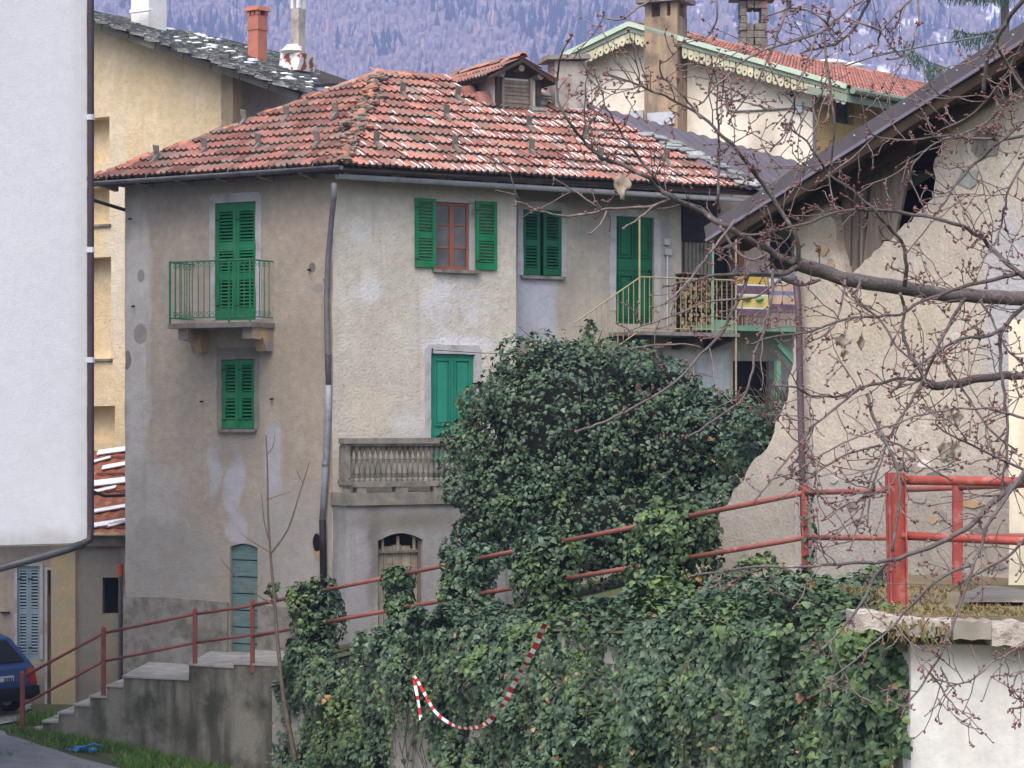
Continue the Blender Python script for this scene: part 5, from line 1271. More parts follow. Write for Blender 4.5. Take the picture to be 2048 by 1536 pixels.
for w_px, y0, y1, mt in ((85, 1230, 1262, 'coping'), (112, 1240, 1274, 'coping'), (78, 1243, 1280, 'verge'), (72, 1247, 1292, 'coping'), (122, 1250, 1296, 'coping'), (200, 1254, 1298, 'verge')):
    a = at(px, y1, 21.55); b = at(px + w_px - 2, y0, 21.55); mb = MB(); n_ = 7; V = []; 
    top_ = []; bot_ = []
    for i in range(n_): 
        x = lerp(a.x, b.x, i / (n_ - 1)); top_.append((x, b.z + random.uniform(-.02, .02))); bot_.append((x, a.z + random.uniform(-.02, .02)))
    mb.prism([Vector((x, 21.5 + (.08 if px < 1800 else 0), z)) for x, z in bot_] + [Vector((x, 21.5 + (.08 if px < 1800 else 0), z)) for x, z in top_[::-1]], Vector((0, .55, 0)))
    mb.build('coping_stone', M[mt], ww); px += w_px - 1

# ------------------------------------------------------------------ barn
BF = Frame(at(1590, 800, 30.3), Vector((2.1, -3.7, 0)))
barn = thing('old_barn', 'old rough plastered barn with open gable and brown sheet metal verge', 'barn', BF.pt(2, 3.5, 0))
def pb(px, py, rx, ry, col, **k): u, z = BF.uv(px, py); s = 28 / F * 1.9; return dict(c=(u, z), r=(rx * s, ry * 28 / F), col=col, **k)
MBN = plaster('barn_render', 'd2c6b4', 'c8bcae', [pb(1700, 1050, 260, 130, 'b1aaa5', soft=.5, wob=.8, a=.85), pb(1900, 1060, 120, 120, 'aaa196', soft=.5, wob=.8, a=.8), pb(2010, 600, 30, 180, 'c3c2c6', soft=.3, wob=.5, a=.85), pb(1690, 470, 50, 40, 'a08a7c', soft=.5, wob=.6, a=.6), pb(1750, 640, 140, 60, 'd0c2a8', soft=.6, wob=.8, a=.6)], streak='b7ada0', grime='b3a99d', speck_amt=.2, bump=1.0, white='d9d2c6')
wl = [(1590, 425), (1640, 392), (1700, 372)]
opening = [(1690, 560), (1668, 470), (1672, 380), (1690, 352), (1760, 300), (1830, 262), (1884, 232), (1888, 290), (1868, 318), (1866, 395), (1840, 420), (1788, 470)]
outer_px = [(1590, 1260), (2130, 1220), (2130, 150), (2048, 172), (1980, 205), (1915, 228), (1884, 232), (1888, 290), (1870, 318), (1868, 395), (1842, 420), (1790, 470), (1730, 520), (1692, 560), (1676, 500), (1668, 440), (1640, 395), (1590, 428)]
outer = [BF.uv(*p) for p in outer_px]
uR = outer[1][0] + 1.3; sl_ = (outer[2][1] - outer[3][1]) / (outer[2][0] - outer[3][0]); outer[1] = (uR, outer[1][1]); outer[2] = (uR, outer[2][1] + 1.3 * sl_)
wall('gable_wall', BF, rough_outline(outer, .1, .03), [], [MBN, M['dark']], barn, .45)
bt_px = [(1590, 660), (1575, 780), (1540, 880), (1490, 945), (1452, 1010), (1400, 1070), (1350, 1120), (1290, 1210), (1300, 1300), (1590, 1300)]
mb = MB(); mb.fprism(BF, rough_outline([BF.uv(*p) for p in bt_px], .12, .045), -.4, -.02); 
for i, v in enumerate(mb.v): mb.uv[i] = (v[0], v[2])
mb.build('sloping_buttress', MBN, barn)
# stones showing in the wall
def stone_in(px, py, rx, rz, mt, seed=0):
    u, z = BF.uv(px, py); random.seed(seed); k = 9; mb = MB(); a = 28 / F
    mb.fprism(BF, [(u + rx * a * 1.8 * math.cos(2 * math.pi * i / k) * random.uniform(.6, 1.15), z + rz * a * math.sin(2 * math.pi * i / k) * random.uniform(.6, 1.15)) for i in range(k)], -.05, random.uniform(.006, .02)); mb.build('stone', M[mt], barn)
for i, (a, b, c, d, m) in enumerate(((1972, 285, 22, 38, 'stone'), (1938, 356, 22, 22, 'slate'), (1830, 935, 14, 9, 'corbel'), (1850, 928, 12, 10, 'whiteplast'), (1800, 930, 14, 7, 'stone'), (1870, 950, 12, 8, 'stone'), (1945, 1008, 22, 8, 'corbel'), (1885, 1030, 10, 14, 'corbel'), (1868, 1040, 9, 10, 'corbel'), (1990, 1132, 24, 10, 'corbel'), (1955, 1168, 14, 6, 'whiteplast'), (1990, 1165, 16, 7, 'stone'), (2025, 1168, 14, 8, 'stone'), (1920, 1150, 14, 7, 'stone'), (1840, 1000, 16, 7, 'chimgrey'), (1705, 1010, 12, 9, 'stone'), (1668, 960, 10, 7, 'surround'), (1960, 1060, 16, 6, 'stone'), (1900, 180, 30, 14, 'stone'), (1870, 200, 16, 12, 'corbel'), (1900, 205, 22, 10, 'corbel'), (1960, 190, 34, 10, 'verge'), (1650, 500, 8, 12, 'corbel'), (1655, 470, 8, 7, 'corbel'), (1662, 530, 9, 14, 'corbel'), (1905, 900, 18, 16, 'stone'))): stone_in(a, b, c, d, m, i)
# leaning planks in the opening
for i, (x0, x1, yb, xt0, xt1, yt) in enumerate(((1680, 1700, 560, 1684, 1702, 372), (1704, 1720, 545, 1706, 1722, 352), (1726, 1756, 530, 1748, 1786, 318), (1760, 1788, 480, 1796, 1828, 290), (1714, 1724, 540, 1722, 1730, 345))):
    P = [BF.pt(*BF.uv(x, y, -.12), -.12) for x, y in ((x0, yb), (x1, yb), (xt1, yt), (xt0, yt))]; mb = MB(); mb.prism(P, -BF.n * .04); mb.build('leaning_plank', M['wood_grey'], barn)
mb = MB(); P = [BF.pt(*BF.uv(x, y, -.2), -.2) for x, y in ((1670, 400), (1690, 560), (1790, 470), (1760, 420))]; mb.prism(P, -BF.n * .03); mb.build('inner_boarding', M['wood_dark'], barn)
# roof with verge sheet
VO = .55; va = BF.pt(*BF.uv(1412, 462, VO), VO); vb = BF.pt(*BF.uv(2060, 50, VO), VO); vb = va + (vb - va) * 1.35
rs_ = (vb.z - va.z) / (vb - va).dot(BF.d); ua_ = (va - BF.o).dot(BF.d)
rz = lambda u: va.z + rs_ * (u - ua_) - .14
u0_ = BF.u(1640); mb = MB(); mb.fprism(BF, [(u0_, 5.5), (uR, 5.5), (uR, rz(uR)), (u0_, rz(u0_))], -1.2, -1.15); mb.build('inner_back', M['dark'], barn)
plB = Plane(va, -BF.n, vb); dv = (vb - va).normalized(); up = plB.n
mb = MB(); mb.prism([va + up * .0, vb + up * .0, vb - BF.n * 7, va - BF.n * 7], -up * .06); broof = mb.build('roof', M['brown'], barn)
mb = MB(); 
def verge(a, b, z0, z1, o0, o1, m): mb.hexa([a + BF.n * o1 + up * z0, b + BF.n * o1 + up * z0, b + BF.n * o0 + up * z0, a + BF.n * o0 + up * z0, a + BF.n * o1 + up * z1, b + BF.n * o1 + up * z1, b + BF.n * o0 + up * z1, a + BF.n * o0 + up * z1], m)
verge(va, vb, -.11, .06, -.2, .02, 0); verge(va - dv * .005, vb, -.15, -.11, -.05, .035, 1); mb.build('verge_sheet', [M['brown'], M['brown_lt']], broof)
mb = MB()
for i in range(9): mb.blob(va.lerp(vb, (i + .4) / 9) + BF.n * .022, .012, .012, .012, 6, 4, 0, 0); 
mb.build('verge_screws', M['zinc'], broof)['kind'] = 'stuff'
for o_, dz, w, h in ((.3, -.22, .1, .12), (-.05, -.26, .12, .14)):
    mb = MB(); mb.beam(va + BF.n * (o_ - .35) + up * dz + dv * .2, vb + BF.n * (o_ - .35) + up * dz, w, h); mb.build('verge_rafter', plain('brown_rafter_wood', '433529', '35291f', 3, .9, .4, 30), barn)
for i in range(5):
    p = va.lerp(vb, .12 + i * .22) + up * -.18; mb = MB(); mb.tube([p + BF.n * .0, p - BF.n * 3], .06, 7); mb.build('purlin', M['wood_dark'], barn)
mb = MB(); P = [BF.pt(*BF.uv(x, y, -.3), -.3) for x, y in ((1480, 440), (1600, 400), (1600, 560), (1590, 560))]
pts = [BF.pt(*BF.uv(x, y, .12), .12) for x, y in ((1592, 560), (1597, 620), (1600, 760), (1605, 960), (1610, 1120))]
mb = MB(); mb.tube(pts, .045, 8); bp = mb.build('barn_downpipe', plain('purple_brown_pipe', '5d4c52', '53434a', 4, .5, .1, 40, spec=.4), barn, True)
mb = MB(); mb.tube([BF.pt(*BF.uv(1470, 545, .3), .3), BF.pt(*BF.uv(1560, 548, .25), .25), pts[0]], .05, 8); mb.build('swan_neck', M['zinc_dark'], bp, True)
# cream wall strip at the right edge
FX = Frame(at(2017, 800, 25.4), Vector((.9, -.42, 0))); MX = plaster('pale_cream_render', 'ded5c0', 'd4cab4', (), streak='cbbd9c', speck_amt=.1, bump=.15)
xt = FX.z(2030, 640)
cw = wall('cream_wall', FX, rough_outline([(0, 3.5), (4, 3.5), (4, xt + .3), (0, xt)], .3, .01), [], [MX, M['dark']], None, .3, back=True)
tag(cw, 'narrow strip of cream wall at the right picture edge beside the barn', 'wall')

# ------------------------------------------------------------------ blue car at the left edge
def car():
    yaw = Vector((-.80, .60, 0)); side = Vector((.60, .80, 0))     # forward, and to the car's right
    rc = at(72, 1430, 45.0); gz_ = ground_z(rc.x, rc.y) + .03; o = Vector((rc.x, rc.y, gz_)) - side * 1.62   # left rear corner
    t = thing('blue_hatchback', 'blue hatchback car parked at the left edge, seen from behind', 'car', o + side * .8 + yaw * 1.8)
    def P(f, s, z): return o + yaw * f + side * s + Vector((0, 0, z))
    prof = [(0.02, .28), (-.03, .42), (-.02, .62), (.05, .86), (.12, .92), (.52, 1.36), (.75, 1.43), (1.9, 1.45), (2.3, 1.38), (2.95, .98), (3.7, .84), (3.85, .6), (3.83, .3), (3.2, .24), (.5, .24)]
    mb = MB(); W = 1.62; ins = lambda z: .0 if z < .9 else .16 * min(1, (z - .9) / .5); n = len(prof)
    V = [P(f, .0 + ins(z), z) for f, z in prof] + [P(f, .05 + ins(z), z + (.03 if z > 1.3 else 0)) for f, z in prof] + [P(f, W - .05 - ins(z), z + (.03 if z > 1.3 else 0)) for f, z in prof] + [P(f, W - ins(z), z) for f, z in prof]
    mb.v = [tuple(v) for v in V]
    for k in range(3):
        for i in range(n): j = (i + 1) % n; mb.f.append((k * n + i, k * n + j, (k + 1) * n + j, (k + 1) * n + i)); mb.m.append(0)
    for k, rev in ((0, True), (3, False)):
        T = tessellate_polygon([[Vector((f, z, 0)) for f, z in prof]])
        for a in T: mb.f.append(tuple(k * n + i for i in a)); mb.m.append(0)
    body = mb.build('body', M['carblue'], t)
    mb = MB(); a = [P(.145, .16, .97), P(.145, W - .16, .97), P(.5, W - .3, 1.35), P(.5, .3, 1.35)]; nn = (a[1] - a[0]).cross(a[3] - a[0]).normalized()
    if nn.dot(yaw) > 0: nn = -nn
    mb.prism([q + nn * .002 for q in a], nn * .012); rg = mb.build('rear_window', M['carglass'], t)
    for s in (.5, W - .5):
        mb = MB(); mb.obox(P(.75, s, .98), side * .12, yaw * .05, Vector((0, 0, .16))); mb.build('headrest', M['chimgrey'], t)
    for sgn, s0 in ((-1, 0), (1, W)):
        mb = MB(); off = side * (.004 * sgn); q = [P(.5, s0 - sgn * .05, .97), P(2.75, s0 - sgn * .05, .97), P(2.15, s0 - sgn * .145, 1.33), P(.72, s0 - sgn * .145, 1.35)]; mb.prism([x + off for x in q], side * (.012 * sgn)); mb.build('side_window', M['carglass'], t)
    for s in (.02, W - .2):
        mb = MB(); mb.prism([P(-.022, s, .56), P(-.022, s + .18, .56), P(.028, s + .18, .76), P(.028, s, .76)], -yaw * .03); tl = mb.build('tail_light', M['tail'], t)
        mb = MB(); mb.prism([P(.03, s, .765), P(.03, s + .18, .765), P(.062, s + .18, .86), P(.062, s, .86)], -yaw * .03); mb.build('indicator', M['tail_or'], tl)
    mb = MB(); mb.obox(P(.0, W / 2, .68), side * .26, yaw * .012, Vector((0, 0, .065))); pl_ = mb.build('number_plate', M['plate'], t)
    mb = MB()
    for i in range(5): mb.obox(P(-.014, W / 2 + .04 + i * .045 - .0, .68), side * .014, yaw * .003, Vector((0, 0, .035)))
    mb.build('plate_print', M['ink'], pl_)['kind'] = 'stuff'
    mb = MB(); mb.prism([P(-.08, -.01, .28), P(-.1, -.01, .4), P(-.08, -.01, .52), P(.25, -.01, .52), P(.25, -.01, .28)], side * (W + .02)); mb.build('bumper', M['carblack'], t)
    for f in (.62, 3.1):
        for s in (.02, W - .18):
            mb = MB(); c = P(f, s, .29); k = 16; V = [c + yaw * math.cos(2 * math.pi * i / k) * .29 + Vector((0, 0, math.sin(2 * math.pi * i / k) * .29)) for i in range(k)]; mb.prism(V, side * .17); w_ = mb.build('wheel', M['tyre'], t)
            mb = MB(); V = [c + yaw * math.cos(2 * math.pi * i / k) * .18 + Vector((0, 0, math.sin(2 * math.pi * i / k) * .18)) - side * .006 for i in range(k)]; mb.prism(V, side * .182); mb.build('rim', M['zinc'], w_)
car()

# ------------------------------------------------------------------ leaf clouds
LEAF_V = np.array([(0, 0, 0), (-.42, .12, -.05), (-.34, .5, -.02), (0, 1.0, -.14), (.34, .5, -.02), (.42, .12, -.05), (0, .42, .06)])
LEAF_F = np.array([(0, 5, 6), (5, 4, 6), (4, 3, 6), (3, 2, 6), (2, 1, 6), (1, 0, 6)])
def leaves(P, N, size, jitter=.55, up=.45, down=1.0):
    n = len(P); g = RNG.normal(size=(n, 3)) * jitter
    nn = N * .8 + np.array([0, 0, up]) + g; nn /= np.linalg.norm(nn, axis=1)[:, None]
    t = np.array([0, 0, -down]) + RNG.normal(size=(n, 3)) * .55; t -= nn * (t * nn).sum(1)[:, None]; t /= np.linalg.norm(t, axis=1)[:, None]
    x = np.cross(t, nn); s = size * RNG.uniform(.35, 1.25, n)
    V = P[:, None, :] + s[:, None, None] * (LEAF_V[None, :, 0:1] * x[:, None, :] + LEAF_V[None, :, 1:2] * t[:, None, :] + LEAF_V[None, :, 2:3] * nn[:, None, :])
    return V, x, t, nn, s
def leaf_obj(name, P, N, size, mat, parent, **k):
    V, *_ = leaves(P, N, size, **k); n = len(V)
    Fa = (LEAF_F[None] + (np.arange(n) * 7)[:, None, None]).reshape(-1, 3)
    o = np_mesh(name, V.reshape(-1, 3), Fa, mat, parent); o['kind'] = 'stuff'; return o
def nz(P, s, seed=0): return np.array([noise.noise(Vector((p[0] * s + seed, p[1] * s, p[2] * s))) for p in P])
def ell_points(ells, n, depth=.18, clump=.16, front=True):
    """points on a union of ellipsoids, pushed in and out in clumps"""
    A = []; Nn = []; area = np.array([e[1] * e[3] + e[2] * e[3] for e in ells]); area /= area.sum()
    for (c, rx, ry, rz), a in zip(ells, area):
        k = int(n * a); d = RNG.normal(size=(k, 3)); d /= np.linalg.norm(d, axis=1)[:, None]
        if front: d = d[(d[:, 1] < .35) | (RNG.random(k) < .25)]
        r = np.array([rx, ry, rz]); p = np.array(c) + d * r
        f = 1 + clump * nz(p, 1.9) + clump * .8 * nz(p, 4.1, 7) - np.abs(RNG.normal(size=len(d))) * depth * .6
        p = np.array(c) + d * r * f[:, None]; nn = d / r; nn /= np.linalg.norm(nn, axis=1)[:, None]
        keep = np.ones(len(p), bool)
        for (c2, a2, b2, g2) in ells:
            if c2 is c: continue
            keep &= (((p - np.array(c2)) / np.array([a2, b2, g2])) ** 2).sum(1) > .72
        A.append(p[keep]); Nn.append(nn[keep])
    return np.concatenate(A), np.concatenate(Nn)
def ell(px, py, Y, rx, ry, rz): return (tuple(at(px, py, Y)), rx, ry, rz)

# the big ivy mound in front of the house
mound = thing('ivy_mound', 'huge dark green ivy bush swallowing the corner of the stone terrace', 'bush', at(1180, 1150, 40))
EL = [ell(1160, 870, 40.6, 1.95, 1.7, 1.55), ell(1040, 985, 40.2, 1.1, 1.2, 1.1), ell(1052, 835, 40.6, .7, .8, .85), ell(1350, 900, 40.0, 1.3, 1.2, 1.0), ell(1470, 880, 39.4, .85, .8, .5), ell(1200, 1060, 39.6, 1.75, 1.2, .9), ell(965, 1060, 40, .5, .7, .42), ell(1120, 740, 40.8, 1.0, .9, .5), ell(1300, 790, 40.6, 1.0, .9, .6), ell(1420, 850, 40.0, 1.0, .9, .6), ell(1540, 860, 38.6, .45, .5, .32)]
EL2 = list(EL)
for i in range(90):
    c, a, b, g = EL[RNG.integers(len(EL))]; d = RNG.normal(size=3); d[1] = -abs(d[1]) * .8; d /= np.linalg.norm(d); r = RNG.uniform(.12, .34)
    EL2.append((tuple(np.array(c) + d * np.array([a, b, g]) * RNG.uniform(.95, 1.06)), r * 1.2, r, r * RNG.uniform(.7, 1.3)))
P_, N_ = ell_points(EL2, 60000, .22, .26)
leaf_obj('foliage', P_, N_, .088, M['ivy'], mound)
P2, N2 = ell_points(EL2, 14000, .05, .30); m_ = nz(P2, 1.3, 3) + .3 * N2[:, 2] > .25; leaf_obj('young_foliage', P2[m_], N2[m_], .085, M['ivy_lt'], mound)
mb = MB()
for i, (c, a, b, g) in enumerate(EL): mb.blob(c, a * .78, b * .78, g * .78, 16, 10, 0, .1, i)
mb.build('shade_core', M['ivycore'], mound, True)['kind'] = 'stuff'  # solid dark blobs, shade inside the bush given by colour
mb = MB()
for i in range(120):
    k = random.randrange(len(P_)); p = Vector(P_[k]); n_ = Vector(N_[k]); L = random.uniform(.15, .45)
    if n_.z > .1 or random.random() < .3: mb.tube([p - n_ * .1, p + n_ * L * .5 + Vector((random.uniform(-.1, .1), 0, .06)), p + n_ * L * .8 + Vector((random.uniform(-.2, .2), 0, -.05))], [.008, .006, .003], 4)
mb.build('stems', M['ivystem'], mound)['kind'] = 'stuff'
# ivy hanging over the retaining wall
curt = thing('ivy_curtain', 'broad curtain of ivy hanging over the retaining wall along the bottom', 'ivy', edge_at(1200) - Vector((0, 0, 3.4)))
def curtain_points(n):
    s = RNG.random(n); s = s ** .85; px = 548 + (1822 - 548) * s; t = RNG.random(n) * 1.0
    P = []; N = []; 
    for a, q in zip(px, t):
        e = edge_at(a); r = rail_at(a); r = Vector((r.x, r.y - .1, r.z - 1.0)) if a < 1770 else e + Vector((-.2, 1.6, .05))
        lip = .3
        if q < lip:
            f = q / lip; p = r.lerp(e, f); nrm = Vector((0, -.25, 1))
        else:
            f = (q - lip) / (1 - lip); p = Vector((e.x, e.y, lerp(e.z, -.6, f))); nrm = Vector((-.45, -.9, .12)); p = p + nrm * .25 * math.sin(math.pi * min(1, f * 2.2)) * (1 if f < .45 else 0)
        w = noise.noise(Vector((p.x * .9, p.y * .9, p.z * .9))) * .5 + noise.noise(Vector((p.x * 2.1, p.y * 2.1 + 9, p.z * 2.1))) * .36 - abs(random.gauss(0, .05))
        p = p + nrm * w
        X = 1024 + p.x / p.y * F; Yp = HY - (p.z - CZ) / p.y * F
        if 772 < X < 855 and Yp > 1395 and random.random() < .93 - .3 * (Yp < 1430): continue
        if X > 1822 or (X > 1785 and Yp > 1500): continue
        P.append(tuple(p)); N.append(tuple(nrm.normalized()))
    return np.array(P), np.array(N)
mb = MB(); rowsC = []        # solid dark sheet behind the leaves, paints the shade in the gaps
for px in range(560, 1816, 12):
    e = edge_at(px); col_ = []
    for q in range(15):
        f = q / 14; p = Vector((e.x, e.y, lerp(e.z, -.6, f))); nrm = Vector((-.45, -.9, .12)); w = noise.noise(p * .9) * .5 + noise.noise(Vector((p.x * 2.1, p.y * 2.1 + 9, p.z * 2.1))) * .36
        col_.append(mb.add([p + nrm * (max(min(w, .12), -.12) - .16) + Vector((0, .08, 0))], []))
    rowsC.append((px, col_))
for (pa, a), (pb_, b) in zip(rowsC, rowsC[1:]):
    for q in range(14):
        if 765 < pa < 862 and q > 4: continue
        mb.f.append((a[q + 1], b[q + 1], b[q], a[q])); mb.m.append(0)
mb.build('shade_core', M['ivycore'], curt, True)['kind'] = 'stuff'
P_, N_ = curtain_points(56000)
X_ = 1024 + P_[:, 0] / P_[:, 1] * F
big = np.argsort(P_[:, 1] + RNG.random(len(P_)) * 1.2)[:300]
rest = np.ones(len(P_), bool); rest[big] = False
dk = nz(P_, .8, 11) + np.interp(X_, [600, 900, 1300, 1800], [-.45, -.3, -.08, .06]) > RNG.normal(size=len(P_)) * .2
leaf_obj('foliage', P_[rest & ~dk], N_[rest & ~dk], .098, M['ivy'], curt)
leaf_obj('light_foliage', P_[rest & dk], N_[rest & dk], .098, M['ivy_lt'], curt)
lm = bpy.data.meshes.new('ivy_leaf'); lm.from_pydata([tuple(v) for v in LEAF_V], [], [tuple(int(i) for i in f) for f in LEAF_F]); lm.materials.append(M['ivy_lt'])
V_, x_, t_, n2_, s_ = leaves(P_[big] + N_[big] * .05, N_[big], .12)
for i in range(len(big)):
    p = Vector(P_[big[i]] + N_[big[i]] * .05); s = float(s_[i]); place('ivy_leaf', lm, basis(Vector(x_[i]) * s, Vector(t_[i]) * s, Vector(n2_[i]) * s, p), curt)
Q = []; QN = []; mb = MB()      # runners hanging in front
for i in range(130):
    a = random.uniform(600, 1815); e = edge_at(a); f0 = random.uniform(0, .5); p = Vector((e.x, e.y - .35, lerp(e.z, 0, f0))) + Vector((0, -random.uniform(.05, .25), 0)); L = random.uniform(.3, 1.1); sw = random.gauss(0, .25)
    pts = [p + Vector((sw * t * L, -.05 * math.sin(t * 3), -L * t)) for t in (0, .33, .66, 1)]; mb.tube(pts, [.006, .005, .004, .003], 4)
    for k in range(int(L / .05)):
        t = k * .05 / L; q = p + Vector((sw * t * L + random.gauss(0, .03), random.gauss(-.02, .03), -L * t)); Q.append(tuple(q)); QN.append((-.3, -.9, .2))
mb.build('runner_stems', M['ivystem'], curt)['kind'] = 'stuff'; leaf_obj('runner_leaves', np.array(Q), np.array(QN), .085, M['ivy_lt'], curt)
mb = MB()
for i in range(18):
    a = random.uniform(760, 870); e = edge_at(a); z = lerp(e.z, -.4, random.uniform(.25, .6)); p = Vector((e.x, e.y + .05, z)); mb.tube([p, p + Vector((random.uniform(-.1, .1), .05, -.4)), p + Vector((random.uniform(-.15, .15), .1, -.9))], [.008, .007, .004], 4)
mb.build('hanging_stems', M['ivystem'], curt)['kind'] = 'stuff'
# ivy grown over the railing posts
for px, dx, y0, y1, lb in ((628, 56, 1150, 1330, 'ivy clump smothering the railing post at the end of the stairs'), (800, 36, 1128, 1280, 'slim ivy column on the post before the plank door'), (938, 60, 1083, 1300, 'tall ivy clump on the post below the stone balcony'), (1108, 74, 1052, 1250, 'broad ivy clump around the middle railing post'), (1345, 84, 1000, 1210, 'ivy clump with yellow shoots on the post beside the buttress')):
    r = rail_at(px); s = r.y / F; t = thing('ivy_clump', lb, 'ivy', Vector((r.x, r.y, r.z - 1.2)), 'ivy clumps on the railing posts'); yc = (y0 + y1) / 2
    es = [ell(px + random.uniform(-6, 6), y0 + dx * .8, r.y - .05, dx * s, dx * s * .8, dx * .8 * s), ell(px + random.uniform(-10, 10), yc, r.y - .05, dx * .95 * s, dx * .8 * s, (y1 - y0) * .4 * s), ell(px, y1 - 20, r.y - .1, dx * 1.05 * s, dx * s, 45 * s)]
    P_, N_ = ell_points(es, int(2400 * dx / 45), .2, .3); m_ = nz(P_, 1.4, px * .01) + .3 * N_[:, 2] + (.2 if px > 1000 else -.15) > .1
    leaf_obj('foliage', P_[~m_], N_[~m_], .095, M['ivy'], t); leaf_obj('light_foliage', P_[m_], N_[m_], .095, M['ivy_lt'], t)
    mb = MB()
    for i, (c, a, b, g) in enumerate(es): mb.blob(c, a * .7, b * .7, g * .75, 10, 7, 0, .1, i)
    mb.build('shade_core', M['ivycore'], t, True)['kind'] = 'stuff'  # dark filled core painting the shade inside the clump
# runners on the barn post and the buttress edge
for nm, cs, n_, lb in (('ivy_runner', [ell(1618, 1060, 28.3, .06, .06, .5), ell(1606, 1160, 28.3, .12, .12, .22)], 160, 'thin ivy runner climbing the red post beside the barn pipe'), ('ivy_spray', [ell(1520, 845, 32.4, .36, .3, .2), ell(1470, 900, 32.8, .3, .3, .3), ell(1450, 985, 33, .2, .25, .3), ell(1395, 1030, 32.0, .25, .3, .3)], 1500, 'ivy spray draped over the top of the sloping barn buttress')):
    t = thing(nm, lb, 'ivy', Vector(cs[0][0]) - Vector((0, 0, 1))); P_, N_ = ell_points(cs, n_, .2, .3); leaf_obj('foliage', P_, N_, .09, M['ivy'], t)
mb = MB(); 
sp = at(1183, 640, 40.6); t = thing('ivy_shoot', 'single upright ivy shoot above the top of the ivy bush', 'ivy', at(1180, 690, 40.6))
mb.tube([at(1180, 700, 40.6), at(1178, 670, 40.6), sp], .008, 4); mb.build('stem', M['ivystem'], t)
P_, N_ = ell_points([ell(1181, 658, 40.6, .1, .1, .2)], 40, .3, .2, False); leaf_obj('foliage', P_, N_, .1, M['ivy_lt'], t)

t = thing('ivy_hedge', 'low ivy growth between the red railing and the barn wall', 'ivy', at(1660, 1190, 26.4))
P_, N_ = ell_points([ell(1480, 1190, 28.2, .5, .4, .2), ell(1560, 1185, 27.6, .45, .4, .22), ell(1630, 1180, 27.0, .4, .4, .2), ell(1700, 1185, 26.2, .4, .4, .2), ell(1755, 1195, 25.4, .3, .4, .16)], 3200, .2, .3); leaf_obj('foliage', P_, N_, .1, M['ivy'], t)
# barrier tape
pts = [(842, 1440), (836, 1400), (828, 1352), (848, 1385), (872, 1425), (910, 1452), (945, 1456), (975, 1445), (992, 1425), (1010, 1405), (1022, 1380), (1040, 1345), (1058, 1315), (1072, 1290), (1082, 1265), (1092, 1246)]
W3 = []
for x, y in pts:
    e = edge_at(x); W3.append(at(x, y, min(e.y - .9, 40)))
mb = MB(); C3 = []
for i in range(len(W3) - 1):
    a, b, c, d = W3[max(i - 1, 0)], W3[i], W3[i + 1], W3[min(i + 2, len(W3) - 1)]
    for k in range(6):
        t = k / 6; C3.append(.5 * ((2 * b) + (c - a) * t + (2 * a - 5 * b + 4 * c - d) * t * t + (3 * b - a - 3 * c + d) * t ** 3))
acc = 0; prev = None; k = 0
for i, p in enumerate(C3):
    d = (C3[min(i + 1, len(C3) - 1)] - C3[max(i - 1, 0)]).normalized(); w = d.cross(Vector((0, 1, 0))).normalized(); tw = 1 if i > 45 else .65
    w = (w * tw + Vector((0, .5 * math.sin(i * .35), 0))).normalized() * (.036 if i > 40 else .024)
    cur = mb.add([p - w, p + w], [])
    if prev is not None:
        acc += (p - C3[i - 1]).length; mb.f.append((prev, cur, cur + 1, prev + 1)); mb.m.append(int(acc / .11) % 2)
    prev = cur
tag(mb.build('barrier_tape', [M['tape_w'], M['tape_r']]), 'red and white striped barrier tape looped over the ivy', 'tape')

